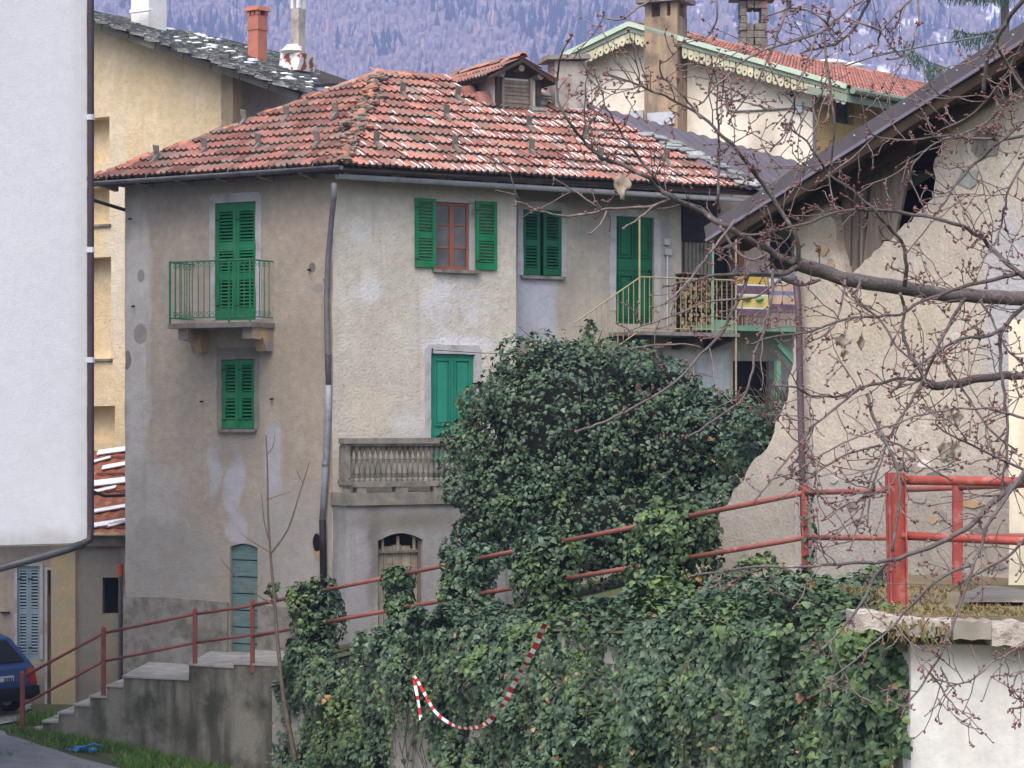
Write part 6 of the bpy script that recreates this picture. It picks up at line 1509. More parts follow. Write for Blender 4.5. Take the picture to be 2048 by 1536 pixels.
# ------------------------------------------------------------------ bare cherry tree in the foreground
cherry = thing('cherry_tree', 'bare budding cherry tree whose branches cross the right half', 'tree', (4.4, 8.6, -.6))
def catmull(pts, k=4):
    out = []
    for i in range(len(pts) - 1):
        a, b, c, d = pts[max(i - 1, 0)], pts[i], pts[i + 1], pts[min(i + 2, len(pts) - 1)]
        for j in range(k):
            t = j / k; out.append(.5 * ((2 * b) + (c - a) * t + (2 * a - 5 * b + 4 * c - d) * t * t + (3 * b - a - 3 * c + d) * t ** 3))
    out.append(pts[-1]); return out
TR = [ # picture column, row ... ; first radius, last radius (px); distance at both ends; twigs per 100 px
 ([(2200, 612), (2048, 597), (1950, 592), (1880, 588), (1800, 575), (1700, 560), (1640, 541), (1590, 528)], 22, 15, 8.6, 8.2, 1.0, 0),
 ([(1590, 528), (1545, 505), (1500, 480), (1440, 447), (1400, 422), (1345, 396), (1318, 377), (1289, 351), (1230, 325), (1198, 312), (1168, 283), (1136, 241), (1116, 202), (1115, 156), (1123, 111), (1142, 72)], 12, 1.6, 8.2, 7.6, 1.2, 1),
 ([(1600, 530), (1560, 548), (1500, 546), (1440, 550), (1390, 560), (1330, 572)], 9, 2.0, 8.2, 8.0, 1.5, 1),
 ([(1600, 530), (1590, 470), (1546, 400), (1517, 358), (1497, 329), (1468, 293), (1435, 260), (1386, 221), (1341, 199), (1295, 177), (1272, 168), (1217, 148)], 8, 1.8, 8.2, 7.8, 2.2, 1),
 ([(1403, 238), (1377, 205), (1360, 186), (1328, 156), (1320, 124)], 3, 1.6, 7.9, 7.8, 2.5, 1),
 ([(1439, 426), (1435, 390), (1437, 325), (1439, 270), (1435, 228), (1434, 182), (1427, 140)], 4, 1.4, 8.1, 7.9, 2.5, 1),
 ([(1440, 250), (1445, 195), (1447, 150)], 2.4, 1.5, 7.9, 7.9, 5, 1), ([(1452, 235), (1462, 180), (1458, 150)], 2, 1.4, 7.9, 7.9, 4, 1),
 ([(1318, 374), (1308, 355), (1282, 322), (1263, 293), (1243, 267), (1224, 234), (1208, 202), (1190, 140)], 4, 1.4, 8.0, 7.8, 2, 1),
 ([(1345, 396), (1330, 403), (1285, 415), (1217, 418), (1178, 428), (1123, 431), (1080, 423), (1050, 410), (1030, 400)], 5, 2.2, 8.0, 7.7, .6, 0),
 ([(1201, 420), (1185, 407), (1146, 381), (1107, 355)], 2.2, 1.4, 7.8, 7.7, .8, 0), ([(1214, 422), (1201, 449), (1178, 469)], 2.4, 1.8, 7.8, 7.7, 0, 1), ([(1315, 407), (1282, 433), (1250, 456)], 2.4, 1.8, 7.9, 7.8, 0, 1),
 ([(1497, 543), (1487, 582), (1468, 615), (1439, 670), (1403, 706), (1374, 742), (1325, 781), (1276, 810), (1230, 833), (1185, 852), (1152, 864)], 5.5, 2.2, 8.1, 7.6, .9, 1),
 ([(1546, 540), (1546, 582), (1533, 651), (1510, 699), (1504, 742), (1484, 800), (1452, 823), (1416, 849), (1374, 874)], 4, 1.8, 8.1, 7.7, 1.2, 1),
 ([(1560, 560), (1517, 592), (1465, 597), (1406, 607), (1341, 634), (1308, 644), (1250, 667)], 3, 1.6, 8.1, 7.8, 1.5, 1), ([(1403, 696), (1360, 688), (1308, 691), (1263, 698)], 2.4, 1.6, 7.9, 7.8, .5, 1),
 ([(1470, 440), (1452, 465), (1416, 511), (1383, 553), (1354, 586), (1334, 603)], 3.2, 2, 8.0, 7.8, 2, 1), ([(1440, 450), (1470, 500), (1500, 520), (1530, 512)], 3.4, 2.6, 8.0, 8.0, 2, 1),
 ([(1760, -30), (1724, 0), (1694, 20), (1659, 52), (1633, 68), (1548, 94), (1490, 120), (1440, 165), (1400, 208)], 5, 1.6, 7.6, 7.4, 1.6, 1), ([(1659, 52), (1646, 39), (1623, 23), (1597, 16), (1568, 20), (1530, 34)], 3.4, 1.8, 7.5, 7.4, 1.4, 1),
 ([(1840, -20), (1821, 0), (1799, 20), (1776, 46), (1763, 59), (1730, 49), (1701, 39)], 3.4, 1.8, 7.6, 7.5, 2, 1), ([(1763, 59), (1756, 85), (1747, 107)], 2.4, 1.8, 7.5, 7.5, 2, 1),
 ([(1745, -20), (1730, 16), (1711, 52), (1678, 85), (1649, 94), (1603, 107)], 4, 1.8, 7.6, 7.5, 2, 1), ([(1647, 62), (1655, 130), (1662, 182), (1668, 228), (1665, 293), (1659, 358), (1672, 420)], 3.6, 1.6, 7.5, 7.6, 1.2, 1),
 ([(1633, 68), (1620, 107), (1603, 156), (1590, 195), (1587, 228), (1564, 277), (1540, 300)], 3, 1.5, 7.5, 7.5, 1.8, 1), ([(1836, -20), (1838, 40), (1830, 70), (1815, 110), (1780, 118)], 2.6, 1.6, 7.7, 7.6, 2, 1),
 ([(2048, -10), (2039, 7), (2017, 36), (1994, 78), (1978, 101), (1971, 137), (1966, 182)], 8, 4, 7.0, 7.2, 1.2, 1), ([(1991, 88), (2020, 137), (2050, 186)], 5, 3, 7.2, 7.3, 1.5, 1), ([(2070, 50), (2046, 81), (2017, 143), (1987, 182), (1940, 232), (1880, 262)], 4, 1.8, 7.4, 7.6, 2, 1),
 ([(2100, 262), (2000, 280), (1984, 277), (1942, 278), (1906, 272), (1873, 273), (1825, 280), (1769, 277), (1733, 264)], 4, 1.8, 7.8, 7.6, 1.4, 1), ([(2080, 180), (2046, 195), (2010, 208), (1971, 247), (1916, 270), (1873, 286), (1831, 322), (1815, 368)], 4, 1.7, 7.8, 7.7, 1.6, 1),
 ([(2090, 205), (2048, 241), (2004, 280), (1952, 325), (1916, 365), (1887, 407), (1873, 426)], 4.5, 2, 7.8, 7.7, 1.6, 1), ([(2080, 280), (2048, 325), (2020, 374), (2010, 410), (2000, 456), (1990, 490)], 3.6, 2, 7.8, 7.8, 2, 1),
 ([(2110, 610), (2036, 546), (1984, 496), (1955, 470), (1906, 446), (1841, 430), (1776, 423), (1724, 418), (1678, 423), (1613, 446), (1548, 462), (1490, 470)], 8, 2.4, 8.3, 7.9, 1.5, 1),
 ([(2048, 548), (1997, 556), (1939, 569), (1890, 586), (1834, 608), (1808, 625), (1756, 634), (1694, 638), (1613, 664), (1548, 673), (1500, 690)], 7, 1.8, 8.2, 7.8, 1.8, 1),
 ([(1808, 572), (1812, 530), (1805, 485), (1782, 459), (1756, 429), (1724, 397), (1694, 374), (1655, 345), (1633, 312), (1607, 277), (1577, 251)], 7, 1.8, 8.3, 7.8, 1.6, 1),
 ([(2200, 752), (2048, 752), (2004, 752), (1955, 758), (1906, 768), (1873, 771), (1851, 765)], 12, 9, 8.4, 8.2, .6, 0), ([(1851, 760), (1834, 729), (1818, 706), (1805, 660), (1808, 620), (1800, 585)], 6, 3, 8.2, 8.2, 1.2, 0),
 ([(1930, 595), (1922, 608), (1900, 647), (1873, 699), (1851, 752), (1825, 797), (1789, 856), (1773, 888), (1760, 930), (1740, 990), (1735, 1050)], 6.5, 1.8, 8.2, 7.8, 1.5, 1),
 ([(1855, 762), (1808, 757), (1750, 768), (1707, 781), (1668, 794), (1613, 787), (1590, 774), (1550, 770)], 6, 1.8, 8.2, 7.8, 1.5, 1), ([(2050, 610), (2020, 640), (2003, 665), (2000, 700), (2004, 752), (2010, 800), (2015, 860), (2010, 930), (2000, 1000)], 7, 2.5, 8.2, 8.0, 1.5, 1),
 ([(2004, 657), (1971, 673), (1922, 677), (1873, 706), (1830, 740), (1780, 790)], 4.5, 1.8, 8.1, 7.9, 1.6, 1), ([(2130, 880), (2048, 956), (2004, 989), (1965, 1025), (1932, 1057), (1873, 1090), (1825, 1106), (1776, 1122), (1704, 1125), (1629, 1132), (1548, 1132), (1460, 1140), (1380, 1152)], 12, 2, 8.0, 7.4, .9, 1),
 ([(2080, 900), (2030, 969), (1978, 1047), (1961, 1093), (1942, 1142), (1916, 1223), (1887, 1298), (1860, 1345), (1820, 1402), (1800, 1425)], 7, 1.6, 7.9, 7.5, .9, 1), ([(1773, 1125), (1743, 1165), (1711, 1223), (1662, 1282), (1630, 1310)], 4.5, 2, 7.7, 7.6, 1, 1), ([(1662, 1282), (1680, 1330), (1705, 1380), (1742, 1402)], 2.5, 1.6, 7.6, 7.6, .8, 1),
 ([(1939, 1132), (1887, 1152), (1818, 1217), (1776, 1262), (1720, 1310), (1660, 1360)], 4, 1.6, 7.7, 7.6, 1.2, 1), ([(1735, 790), (1737, 800), (1750, 842), (1773, 885), (1795, 943), (1799, 989), (1786, 1103)], 4, 3, 8.0, 7.8, 1.0, 0),
 ([(2100, 850), (2048, 836), (1987, 820), (1932, 816), (1873, 823), (1815, 839), (1711, 875), (1646, 907), (1597, 940), (1540, 960)], 5, 1.6, 8.0, 7.7, 1.4, 1), ([(2100, 970), (2048, 940), (2004, 920), (1952, 894), (1906, 872), (1867, 849)], 4, 1.8, 7.9, 7.8, 1.5, 1),
 ([(1720, 770), (1691, 800), (1639, 842), (1590, 898), (1548, 953), (1510, 1000)], 3.4, 1.8, 8.0, 7.8, 1, 1), ([(1882, 1335), (1895, 1365), (1890, 1388)], 2.2, 1.6, 7.6, 7.6, 1, 1), ([(1860, 1345), (1885, 1380), (1915, 1420)], 2.4, 1.6, 7.6, 7.6, 2, 1),
 ([(2090, 1270), (2048, 1292), (1990, 1322), (1950, 1355), (1895, 1374)], 2.6, 1.6, 7.8, 7.7, 2, 1), ([(2080, 1340), (2040, 1345), (2028, 1365), (2020, 1385)], 2.4, 1.6, 7.8, 7.7, 2, 1), ([(2080, 1400), (2046, 1412), (2016, 1418)], 2.4, 1.6, 7.8, 7.7, 2, 1),
 ([(2090, 1040), (2040, 1090), (1990, 1130), (1940, 1155), (1900, 1180)], 4, 1.6, 7.9, 7.8, 2, 1), ([(1760, 980), (1720, 1000), (1690, 1010), (1650, 1040)], 2.4, 1.6, 7.8, 7.8, 2, 1), ([(1873, 700), (1900, 740), (1940, 800), (1980, 860), (2030, 900)], 3, 2, 8.1, 8.1, 1.5, 1), ([(1690, 560), (1680, 620), (1660, 660), (1610, 690)], 3.4, 1.6, 8.2, 8.0, 1.5, 1),
 ([(1640, 560), (1600, 570), (1560, 556)], 4, 2.5, 8.2, 8.2, .5, 0), ([(1720, 565), (1716, 600), (1760, 640), (1800, 700), (1850, 740)], 3.4, 2, 8.2, 8.1, 1.4, 1), ([(1960, 600), (1985, 640), (2015, 700), (2050, 730)], 3, 2, 8.2, 8.2, 1.5, 1), ([(1330, -20), (1300, 0), (1265, 22), (1242, 40), (1215, 38), (1198, 30)], 3, 1.8, 7.4, 7.4, 1.2, 1), ([(1430, -20), (1435, 20), (1424, 60), (1425, 80)], 2.2, 1.6, 7.5, 7.5, 1.5, 1), ([(1570, -20), (1575, 10), (1560, 60), (1540, 110), (1500, 180), (1460, 240)], 3.2, 1.6, 7.5, 7.6, 1.6, 1),
 ([(1760, 890), (1700, 905), (1640, 940), (1600, 960), (1560, 950)], 3, 1.6, 8.0, 7.8, 1.4, 1), ([(1770, 895), (1740, 960), (1720, 1040), (1700, 1100)], 2.6, 1.5, 7.9, 7.8, 1.4, 1), ([(1775, 880), (1820, 900), (1850, 930), (1900, 960)], 2.6, 1.6, 7.9, 7.9, 1.4, 1),
]
buds = []; tb = {'thick': MB(), 'thin': MB()}
def bud_cluster(p, d, k, Y):
    s = Y / F
    for i in range(k):
        e = (d + Vector((random.gauss(0, .8), random.gauss(0, .5), random.gauss(0, .8)))).normalized()
        L = random.uniform(4.5, 8.5) * s; buds.append((p + e * L * .5, e, L, L * random.uniform(.32, .42)))
def twig(p, d, L, r, Y, lvl=0):
    s = Y / F; k = 5; pts = [p]; dd = d.copy()
    for i in range(k):
        dd = (dd + Vector((random.gauss(0, .22), random.gauss(0, .12), random.gauss(0, .2) + .03))).normalized(); pts.append(pts[-1] + dd * L / k * s)
    tb['thin'].tube(pts, [lerp(r, max(1.0, r * .6), i / k) * s for i in range(k + 1)], 5)
    bud_cluster(pts[-1], dd, random.choice((1, 2, 3)), Y)
    for i in range(1, k):
        if random.random() < .3: bud_cluster(pts[i], (dd + Vector((random.gauss(0, 1), 0, random.gauss(0, 1)))).normalized(), random.choice((1, 1, 2)), Y)
        if lvl == 0 and L > 45 and random.random() < .45:
            a = random.choice((-1, 1)) * random.uniform(.5, 1.1); e = Vector((dd.x * math.cos(a) - dd.z * math.sin(a), dd.y + random.gauss(0, .3), dd.x * math.sin(a) + dd.z * math.cos(a))).normalized(); twig(pts[i], e, L * random.uniform(.3, .55), r * .8, Y, 1)
random.seed(11)
for bi, (pp_, r0, r1, Y0, Y1, tw, endbud) in enumerate(TR):
    r0 *= .64 if r0 > 4.6 else .88
    n = len(pp_); P3 = [at(x, y, lerp(Y0, Y1, i / (n - 1)) + (random.gauss(0, .03) if 0 < i < n - 1 else 0)) for i, (x, y) in enumerate(pp_)]
    Cc = catmull(P3, 5); m = len(Cc); rad = [(lerp(r0, r1, (i / (m - 1)) ** .8)) * lerp(Y0, Y1, i / (m - 1)) / F * (1 + .10 * noise.noise(Vector((i * .7, bi, 0)))) for i in range(m)]
    Cc = [c + Vector((noise.noise(Vector((i * .4, bi * 3.1, 1))), 0, noise.noise(Vector((i * .4, bi * 3.1, 5))))) * .006 for i, c in enumerate(Cc)]
    tb['thick' if r0 > 3.4 else 'thin'].tube(Cc, rad, 8 if r0 > 3.4 else 6)
    length = sum(math.dist(pp_[i], pp_[i + 1]) for i in range(n - 1)); k = int(length / 100 * tw * (2.9 if pp_[0][0] > 1560 else 1.1))
    for q in range(k):
        i = random.randrange(2, m - 1); d = (Cc[i] - Cc[i - 1]).normalized(); a = random.choice((-1, 1)) * random.uniform(.45, 1.35)
        e = Vector((d.x * math.cos(a) - d.z * math.sin(a), d.y + random.gauss(0, .35), d.x * math.sin(a) + d.z * math.cos(a))).normalized(); Y = Cc[i].y
        twig(Cc[i], e, random.choice((16, 24, 40, 60, 85, 120, 150)) * random.uniform(.7, 1.2), random.uniform(1.0, 1.5), Y)
    for i in range(3, m):     # short spurs with buds
        if random.random() < .1 + .08 * (r0 < 4): 
            d = Vector((random.gauss(0, 1), random.gauss(0, .5), random.gauss(0, 1))).normalized(); s = Cc[i].y / F; p2 = Cc[i] + d * random.uniform(5, 11) * s
            tb['thin'].tube([Cc[i], p2], [1.5 * s, 1.2 * s], 5); bud_cluster(p2, d, random.choice((1, 2, 2, 3)), Cc[i].y)
    if endbud: d = (Cc[-1] - Cc[-3]).normalized(); bud_cluster(Cc[-1], d, 3, Cc[-1].y)
mb = MB(); trunk = [Vector((4.4, 8.6, -.6)), Vector((4.2, 8.6, 1.0)), Vector((3.9, 8.6, 2.6)), Vector((3.6, 8.6, 4.2)), Vector((3.3, 8.6, 5.4)), Vector((3.1, 8.4, 6.6)), Vector((3.0, 8.2, 8.4))]
mb.tube(catmull(trunk, 4), [lerp(.17, .05, i / 24) for i in range(25)], 12)
TX = [(-.6, 4.4), (1.0, 4.2), (2.6, 3.9), (4.2, 3.6), (5.4, 3.3), (6.6, 3.1), (8.4, 3.0)]
for a, zb_, r in (((2200, 612), 5.75, .045), ((2200, 752), 5.35, .03), ((2130, 880), 5.05, .03), ((2090, 205), 6.2, .025), ((2100, 262), 6.05, .02), ((2048, -10), 6.5, .025), ((2110, 610), 5.85, .02), ((1840, -20), 7.1, .014), ((1760, -30), 7.4, .016), ((1570, -20), 7.8, .014), ((2100, 850), 5.15, .015), ((2090, 1270), 4.4, .014), ((2080, 900), 4.9, .018)):
    b = Vector((interp(zb_, TX), 8.5, zb_))
    Y = {2200: 8.5}.get(a[0], 7.9); Y = 7.2 if a == (2048, -10) else 7.6 if a[1] < 0 else Y; p = at(a[0], a[1], Y); mb.tube(catmull([b, b.lerp(p, .35) + Vector((0, .05, .07)), b.lerp(p, .7) + Vector((0, -.04, .05)), p], 3), [lerp(r * 1.2, r * .45, i / 9) for i in range(10)], 8)
mb.build('trunk', M['bark'], cherry, True)
o = tb['thick'].build('limbs', M['bark'], cherry, True); o['kind'] = 'stuff'
o = tb['thin'].build('twigs', M['twig'], cherry, True); o['kind'] = 'stuff'
V = []; Fa = []; base = np.array([(0, 0, -1), (1, 0, -.1), (.3, .95, -.1), (-.8, .6, -.1), (-.8, -.6, -.1), (.3, -.95, -.1), (0, 0, 1.25)]); bf = []
for i in range(5): j = (i + 1) % 5; bf += [(0, 1 + j, 1 + i), (6, 1 + i, 1 + j)]
bf = np.array(bf)
for i, (c, e, L, r) in enumerate(buds):
    x = e.orthogonal().normalized(); y = e.cross(x); B_ = np.array([list(x * r), list(y * r), list(e * L * .5)]); V.append(base @ B_ + np.array(c)); Fa.append(bf + i * 7)
np_mesh('buds', np.concatenate(V), np.concatenate(Fa), M['bud'], cherry, True)['kind'] = 'stuff'
def dry_leaf(px, py, Y, w, h, seed):
    random.seed(seed); s = Y / F; mb = MB(); c = at(px, py, Y); nx, ny = 5, 7; G_ = []
    for j in range(ny):
        t = j / (ny - 1); ww = w * (math.sin(math.pi * min(.99, (t + .04) ** .75)) * .85 + .08) * random.uniform(.8, 1.15); row = []
        for i in range(nx):
            a = (i / (nx - 1) - .5); row.append(mb.add([c + Vector((a * ww * s + random.gauss(0, 1.5) * s, (abs(a) * w * .5 + 8 * math.sin(t * 5 + a * 6)) * s, (.5 - t) * h * s + random.gauss(0, 2) * s))], []))
        G_.append(row)
    for j in range(ny - 1):
        for i in range(nx - 1): mb.f.append((G_[j][i], G_[j + 1][i], G_[j + 1][i + 1], G_[j][i + 1])); mb.m.append(0)
    mb.tube([c + Vector((0, 0, .5 * h * s)), c + Vector((3 * s, 0, .5 * h * s + 14 * s))], 1.0 * s, 4)
    return mb.build('withered_leaf', M['deadleaf'], cherry, True)
for i, (px, py, Y, w, h) in enumerate(((1245, 374, 7.8, 34, 50), (1688, 682, 7.9, 40, 26), (1690, 712, 7.9, 18, 28), (1722, 686, 8.0, 14, 28), (1892, 832, 7.9, 24, 40), (1915, 838, 7.9, 24, 34), (1888, 905, 7.9, 26, 44), (1912, 902, 7.9, 26, 34))): dry_leaf(px, py, Y, w, h, i)
random.seed(5)

# ------------------------------------------------------------------ sapling in front of the stairs
sap = thing('bare_sapling', 'thin leafless sapling rising in front of the stair wall', 'tree', at(592, 1560, 39.6))
mb = MB(); Ys = 39.6
def sp_(pts, r0, r1): mb.tube(catmull([at(x, y, Ys) for x, y in pts], 4), [lerp(r0, r1, i / ((len(pts) - 1) * 4)) for i in range((len(pts) - 1) * 4 + 1)], 6)
sp_([(592, 1580), (590, 1520), (575, 1440), (565, 1380), (560, 1330), (553, 1260), (548, 1190), (541, 1110), (536, 1020), (535, 940), (532, 870)], .05, .008)
sp_([(541, 1108), (575, 1060), (595, 1000), (608, 960), (620, 920)], .018, .006); sp_([(606, 965), (597, 950), (592, 940)], .008, .004); sp_([(536, 1075), (528, 1040), (525, 1010), (522, 985)], .013, .005); sp_([(534, 1000), (560, 990), (580, 985)], .008, .004); sp_([(541, 1105), (500, 1080), (480, 1065)], .01, .004)
sp_([(533, 910), (545, 895), (550, 870)], .008, .004); sp_([(548, 1210), (500, 1180), (460, 1140), (440, 1115)], .014, .006); sp_([(500, 1180), (520, 1170), (525, 1150)], .007, .003); sp_([(553, 1300), (580, 1290), (600, 1270)], .01, .004); sp_([(560, 1330), (520, 1345), (490, 1360)], .009, .004)
mb.build('stem', M['saplingbark'], sap, True)
P_, N_ = ell_points([ell(535, 1185, 39.5, .12, .12, .16)], 50, .3, .3, False); t = thing('ivy_tuft', 'small ivy tuft beside the sapling above the stair rail', 'ivy', at(535, 1200, 40.4)); P_[:, 1] += .8; leaf_obj('foliage', P_, N_, .09, M['ivy_lt'], t)
# dead twigs left of the barn pipe
tw = thing('dry_shrub', 'leafless dry shrub at the gallery corner left of the barn pipe', 'shrub', at(1560, 830, 31.5)); mb = MB()
for i in range(46):
    a = at(random.uniform(1530, 1590), random.uniform(800, 860), 31.8); b = a + Vector((random.uniform(-.45, .1), random.uniform(-.2, .2), random.uniform(.1, .55))); mb.tube([a, a.lerp(b, .5) + Vector((0, 0, .05)), b], [.008, .006, .003], 4)
mb.build('twigs', M['saplingbark'], tw)['kind'] = 'stuff'
# ------------------------------------------------------------------ grass
def blades(name, pts, h, mat, label=None, lean=.5):
    n = len(pts); P = np.array(pts); a = RNG.uniform(0, 6.283, n); H_ = h * RNG.uniform(.4, 1.2, n); w = .012 * RNG.uniform(.7, 1.5, n)
    d = np.stack([np.cos(a), np.sin(a), np.zeros(n)], 1); l = RNG.normal(size=(n, 3)) * lean * H_[:, None]; l[:, 2] = H_
    V = np.stack([P - d * w[:, None], P + d * w[:, None], P + l], 1).reshape(-1, 3); Fa = np.arange(n * 3).reshape(-1, 3)
    o = np_mesh(name, V, Fa, mat); tag(o, label, name.replace('_', ' '), kind='stuff'); return o
g = []
for i in range(16000):
    px = random.uniform(-40, 620); Y = random.uniform(38.6, 42.6); x = (px - 1024) / F * Y
    if Y > interp(px, [(30, 42.6), (250, 42.3), (545, 40.9)]) - .02: continue
    dn = noise.noise(Vector((x * 1.2, Y * 1.2, 0))) + interp(Y - syd(px), [(-3, -.35), (-1.2, .05), (-.4, .4), (0, .35)])
    if dn < random.uniform(-.15, .35): continue
    g.append((x, Y, ground_z(x, Y)))
for i in range(900):
    p = at(random.gauss(80, 22), 1430, 43.9); g.append((p.x, random.uniform(43.3, 44.6), ground_z(p.x, 44)))
blades('grass', g, .15, M['grass'], 'green grass along the foot of the stair wall')
g = []
for i in range(3200):
    x = random.uniform(at(1770, 1200, 22).x, at(2060, 1200, 23).x); Y = random.choice((random.uniform(21.6, 22.9), random.uniform(21.6, 24.5), random.uniform(24.6, 25.6)))
    if x > at(1895, 1200, Y).x and 22.85 < Y < 24.8: continue
    if noise.noise(Vector((x * 2, Y * 2, 0))) < random.uniform(-.4, .2): continue
    g.append((x, Y, PZ + .0))
blades('dry_grass', g, .04, M['drygrass'], 'dry reddish grass and moss on the platform edge', .7)
g = []
for i in range(130):
    x = random.uniform(at(1780, 1200, 21.5).x, at(1905, 1200, 21.5).x); g.append((x, 21.52 + random.uniform(-.03, .05), PZ - random.uniform(.0, .2)))
blades('hanging_dry_grass', g, -.10, M['drygrass'], 'dry grass hanging over the coping stones', .5)
mb = MB(); p = at(170, 1505, 41.0); p.z = ground_z(p.x, 41.0) + .06
for i in range(5): a = Vector((random.uniform(-.25, .2), random.uniform(-.1, .1), 0)); mb.blob(p + a, random.uniform(.05, .12), .06, random.uniform(.02, .06), 8, 5, 0, .5, i)
mb.tube([p + Vector((-.1, 0, .02)), p + Vector((.15, 0, .1)), p + Vector((.32, 0, .06))], .015, 5)
tag(mb.build('plastic_scrap', M['bluebag'], None, True), 'crumpled blue plastic scrap in the grass below the stairs', 'scrap')
# clothes line at the terrace door
mb = MB(); mb.tube([FR.pt(*FR.uv(862, 696), .05), FR.pt(*FR.uv(862, 712), .05)], .012, 5); mb.tube([FR.pt(*FR.uv(862, 700), .06), FR.pt(*FR.uv(960, 706, .3), .3), FR.pt(*FR.uv(1060, 708, .5), .5)], .006, 4); tag(mb.build('clothes_line', M['cable']), 'thin dark clothes line above the green terrace door', 'line')
mb = MB(); mb.tube([at(1690, 132, 30), at(1750, 112, 30), at(1850, 92, 30), at(1960, 74, 30)], .012, 4); tag(mb.build('overhead_wire', M['hose']), 'pale overhead wire crossing the hillside at the upper right', 'wire')

# ------------------------------------------------------------------ spruce behind the barn
spr = thing('spruce_tree', 'dark green spruce with drooping branches behind the barn roof', 'tree', (at(2010, 100, 62).x, 62, 0))
bx, by = at(2010, 100, 62).x, 62; mb = MB(); mb.tube([(bx, by, 0), (bx, by, 10), (bx, by, 21)], [.3, .2, .03], 8); mb.build('trunk', M['bark'], spr)
needles = []; mb = MB()
def sbranch(z, ang, L, up_=0):
    d = Vector((math.cos(ang), math.sin(ang), 0)); p0 = Vector((bx, by, z)); pts = [p0 + d * L * t + Vector((0, 0, -.55 * L * t + .42 * L * t * t + up_ * t * t)) for t in (0, .25, .5, .75, 1)]
    mb.tube(pts, [.04, .035, .025, .018, .008], 5)
    for k in range(int(70 * L)):
        t = random.uniform(.15, 1); i = min(3, int(t * 4)); f = t * 4 - i; p = pts[i].lerp(pts[i + 1], f); sd = d.cross(Vector((0, 0, 1))) * random.gauss(0, .16)
        n_ = random.randint(3, 6); q = p + sd
        for j in range(n_): needles.append((q + Vector((random.gauss(0, .025), random.gauss(0, .025), -.07 * j)), random.uniform(.08, .15)))
    for k in range(26): needles.append((pts[-1] + d * random.uniform(-.25, .14) + Vector((0, 0, random.uniform(-.05, .12))), .12))
for z, ang, L, u_ in ((15.0, math.pi * 1.02, 2.65, .75), (14.6, math.pi * 1.1, 2.2, .3), (15.9, math.pi * .95, 1.3, .1), (17.2, math.pi * 1.03, 1.75, -.1), (17.0, math.pi * 1.2, 1.5, 0), (16.9, math.pi * 1.4, 1.4, 0), (17.6, math.pi * .8, 1.4, 0)): sbranch(z, ang, L, u_)
for k in range(40): sbranch(random.choice((random.uniform(8, 14.2), random.uniform(17.5, 20))), random.uniform(0, 6.28), random.uniform(.8, 1.9) * interp(0, [(0, 1)]), 0) if k % 1 == 0 and random.random() < .8 else None
mb.build('branches', M['bark'], spr)['kind'] = 'stuff'
n = len(needles); P = np.array([tuple(a) for a, b in needles]); S = np.array([b for a, b in needles]); a = RNG.uniform(0, 6.283, n); d = np.stack([np.cos(a), np.sin(a) * .5, RNG.normal(size=n) * .3], 1); dn = np.stack([RNG.normal(size=n) * .35, RNG.normal(size=n) * .35, -np.ones(n)], 1)
V = np.stack([P - d * (S * .16)[:, None], P + d * (S * .16)[:, None], P + dn * S[:, None]], 1).reshape(-1, 3)
np_mesh('needles', V, np.arange(n * 3).reshape(-1, 3), M['needle'], spr)['kind'] = 'stuff'

# ------------------------------------------------------------------ wooded hillside, haze
def hill_z(x, y):
    z = interp(y, [(280, -20), (700, 0), (1100, 40), (1300, 105), (1500, 205), (1700, 322), (1900, 430), (2100, 470)])
    z += 14 * noise.noise(Vector((x * .006, y * .006, 2))) + 5 * noise.noise(Vector((x * .02, y * .02, 5)))
    return z - max(0, x - 330) * .14
t = NT('hillside_leaf_litter'); P_n = t.pos()
c = t.mix(t.ramp(t.noise(.02, 5), .4, .6), lin('7a6a66'), lin('8d7a72'))
sp_n = t.n('SeparateXYZ'); t.l(P_n, sp_n.inputs[0]); sx = t.ramp(sp_n.outputs[0], -150, 250)
c = t.mix(t.ramp(t.math('ADD', t.noise(.05, 8, .7), t.math('MULTIPLY', sx, .17)), .69, .79), c, lin('eef0f5'))
M['hill'] = t.out(c, .95, 0, .1)
xs = np.linspace(-900, 1000, 90); ys = np.concatenate([np.linspace(280, 1200, 12), np.linspace(1230, 2100, 50)]); mb = MB()
G = [[mb.add([(x, y, hill_z(x, y))], []) for x in xs] for y in ys]
for j in range(len(ys) - 1):
    for i in range(len(xs) - 1): mb.f.append((G[j][i], G[j][i + 1], G[j + 1][i + 1], G[j + 1][i])); mb.m.append(0)
tag(mb.build('hillside', M['hill'], None, True), None, None, kind='structure')
def forest(name, n, shape, hmin, hmax, wr, dens, mat, label):
    V = []; Fa = []; k = 0; sv, sf = shape
    while n > 0:
        n -= 1; y = random.uniform(1330, 1800); x = random.uniform(-.24, .24) * y
        if random.random() > dens(x, y): continue
        h = random.uniform(hmin, hmax); w = h * wr * random.uniform(.75, 1.25); a = random.uniform(0, 6.28); ca, sa = math.cos(a), math.sin(a)
        q = sv * np.array([w, w, h]) * (1 + RNG.normal(size=sv.shape) * .1); q = np.stack([q[:, 0] * ca - q[:, 1] * sa, q[:, 0] * sa + q[:, 1] * ca, q[:, 2]], 1)
        V.append(q + np.array([x, y, hill_z(x, y) - .5])); Fa.append(sf + k * len(sv)); k += 1
    o = np_mesh(name, np.concatenate(V), np.concatenate(Fa), mat); tag(o, label, 'wood', kind='stuff'); return o
def cone_shape(layers, m=7):
    V = []; Fa = []
    for z0, z1, r in layers:
        b = len(V); V += [(r * math.cos(6.283 * i / m), r * math.sin(6.283 * i / m), z0) for i in range(m)] + [(0, 0, z1)]
        Fa += [(b + i, b + (i + 1) % m, b + m) for i in range(m)]
    return np.array(V), np.array(Fa)
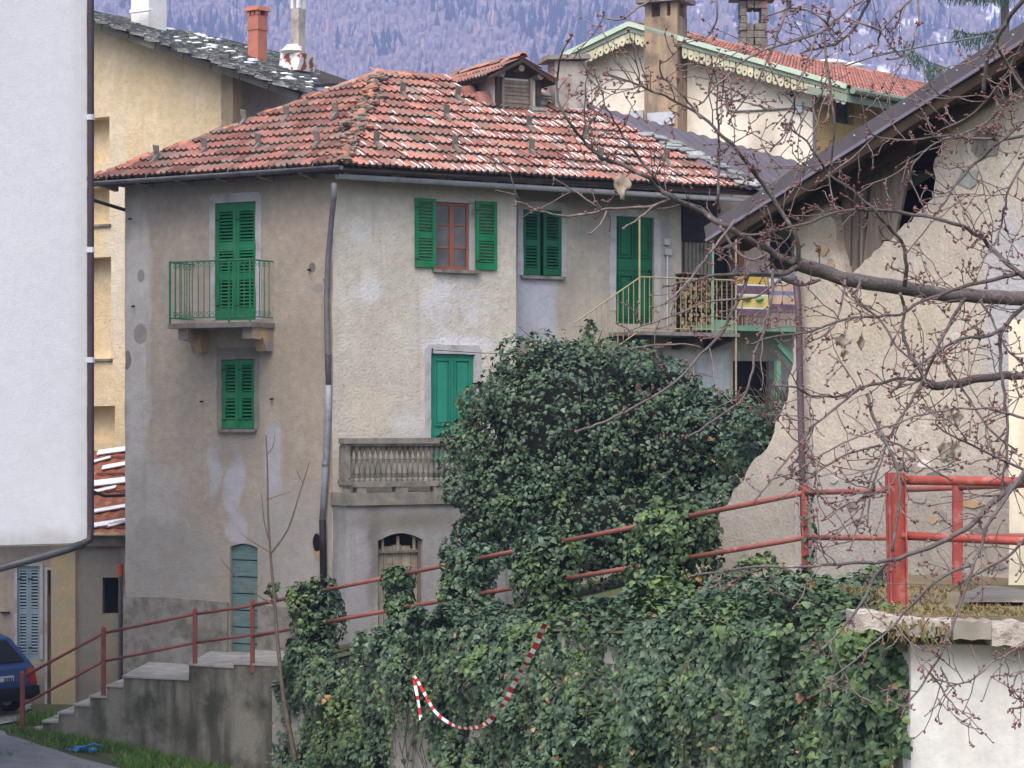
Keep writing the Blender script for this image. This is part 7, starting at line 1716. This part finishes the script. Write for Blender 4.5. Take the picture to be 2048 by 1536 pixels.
def tuft_shape(m=6):
    V = [(0, 0, .05)]; Fa = []
    for z, r in ((.35, .75), (.7, 1.0)): V += [(r * math.cos(6.283 * i / m), r * math.sin(6.283 * i / m), z) for i in range(m)]
    V.append((0, 0, 1.05))
    for i in range(m):
        j = (i + 1) % m; Fa += [(0, 1 + j, 1 + i), (1 + i, 1 + j, 1 + m + j), (1 + i, 1 + m + j, 1 + m + i), (1 + m + i, 1 + m + j, 1 + 2 * m)]
    return np.array(V), np.array(Fa)
def con_d(x, y):
    c = noise.noise(Vector((x * .011, y * .014, 8))) + .5 * noise.noise(Vector((x * .03, y * .03, 4)))
    return max(0, min(1, (c + .02) * 2.6)) * interp(x, [(-250, 1), (60, .9), (140, .35), (400, .25)])
def bare_d(x, y): return interp(x, [(-300, .95), (40, .9), (150, .62), (400, .5)]) * (1 - .5 * con_d(x, y)) * (.75 + .5 * noise.noise(Vector((x * .03, y * .03, 1))))
M['bare'] = leafmat('bare_tree_crowns', ['8c8080', '998a88', '837982', 'a1918d', '908484'], .95); M['larch'] = leafmat('brown_larch_crowns', ['b0937f', 'a08474', 'bb9c86'], .95); M['conifer'] = leafmat('far_conifer_crowns', ['101c17', '15241e', '0e1814', '1a2923'], .9)
forest('bare_hillside_wood', 26000, tuft_shape(5), 5, 10, .19, bare_d, M['bare'], 'leafless purple brown wood covering the hillside')
forest('hillside_larches', 2200, cone_shape([(.05, 1, .9)], 6), 8, 13, .2, lambda x, y: bare_d(x, y) * interp(x, [(-200, .9), (60, .7), (160, .15)]), M['larch'], 'pale brown larches scattered over the hillside')
forest('hillside_conifers', 11000, cone_shape([(.08, .55, 1.0), (.3, .8, .75), (.55, 1.05, .45)], 7), 9, 16, .2, con_d, M['conifer'], 'dark blue green conifers in groups on the hillside')
mb = MB(); mb.hexa([(-1000, -40, -60), (1000, -40, -60), (1000, 2150, -60), (-1000, 2150, -60), (-1000, -40, 560), (1000, -40, 560), (1000, 2150, 560), (-1000, 2150, 560)])
hz = mb.build('haze', plain('air_haze', 'ffffff', bump=0)); tn = hz.data.materials[0].node_tree; tn.nodes.clear()
pv = tn.nodes.new('ShaderNodeVolumePrincipled'); pv.inputs['Color'].default_value = (.52, .62, .98, 1); pv.inputs['Density'].default_value = .0005; pv.inputs['Anisotropy'].default_value = .2
mo = tn.nodes.new('ShaderNodeOutputMaterial'); tn.links.new(pv.outputs[0], mo.inputs['Volume'])
tag(hz, 'bluish winter haze between the village and the hillside', 'haze', kind='stuff')
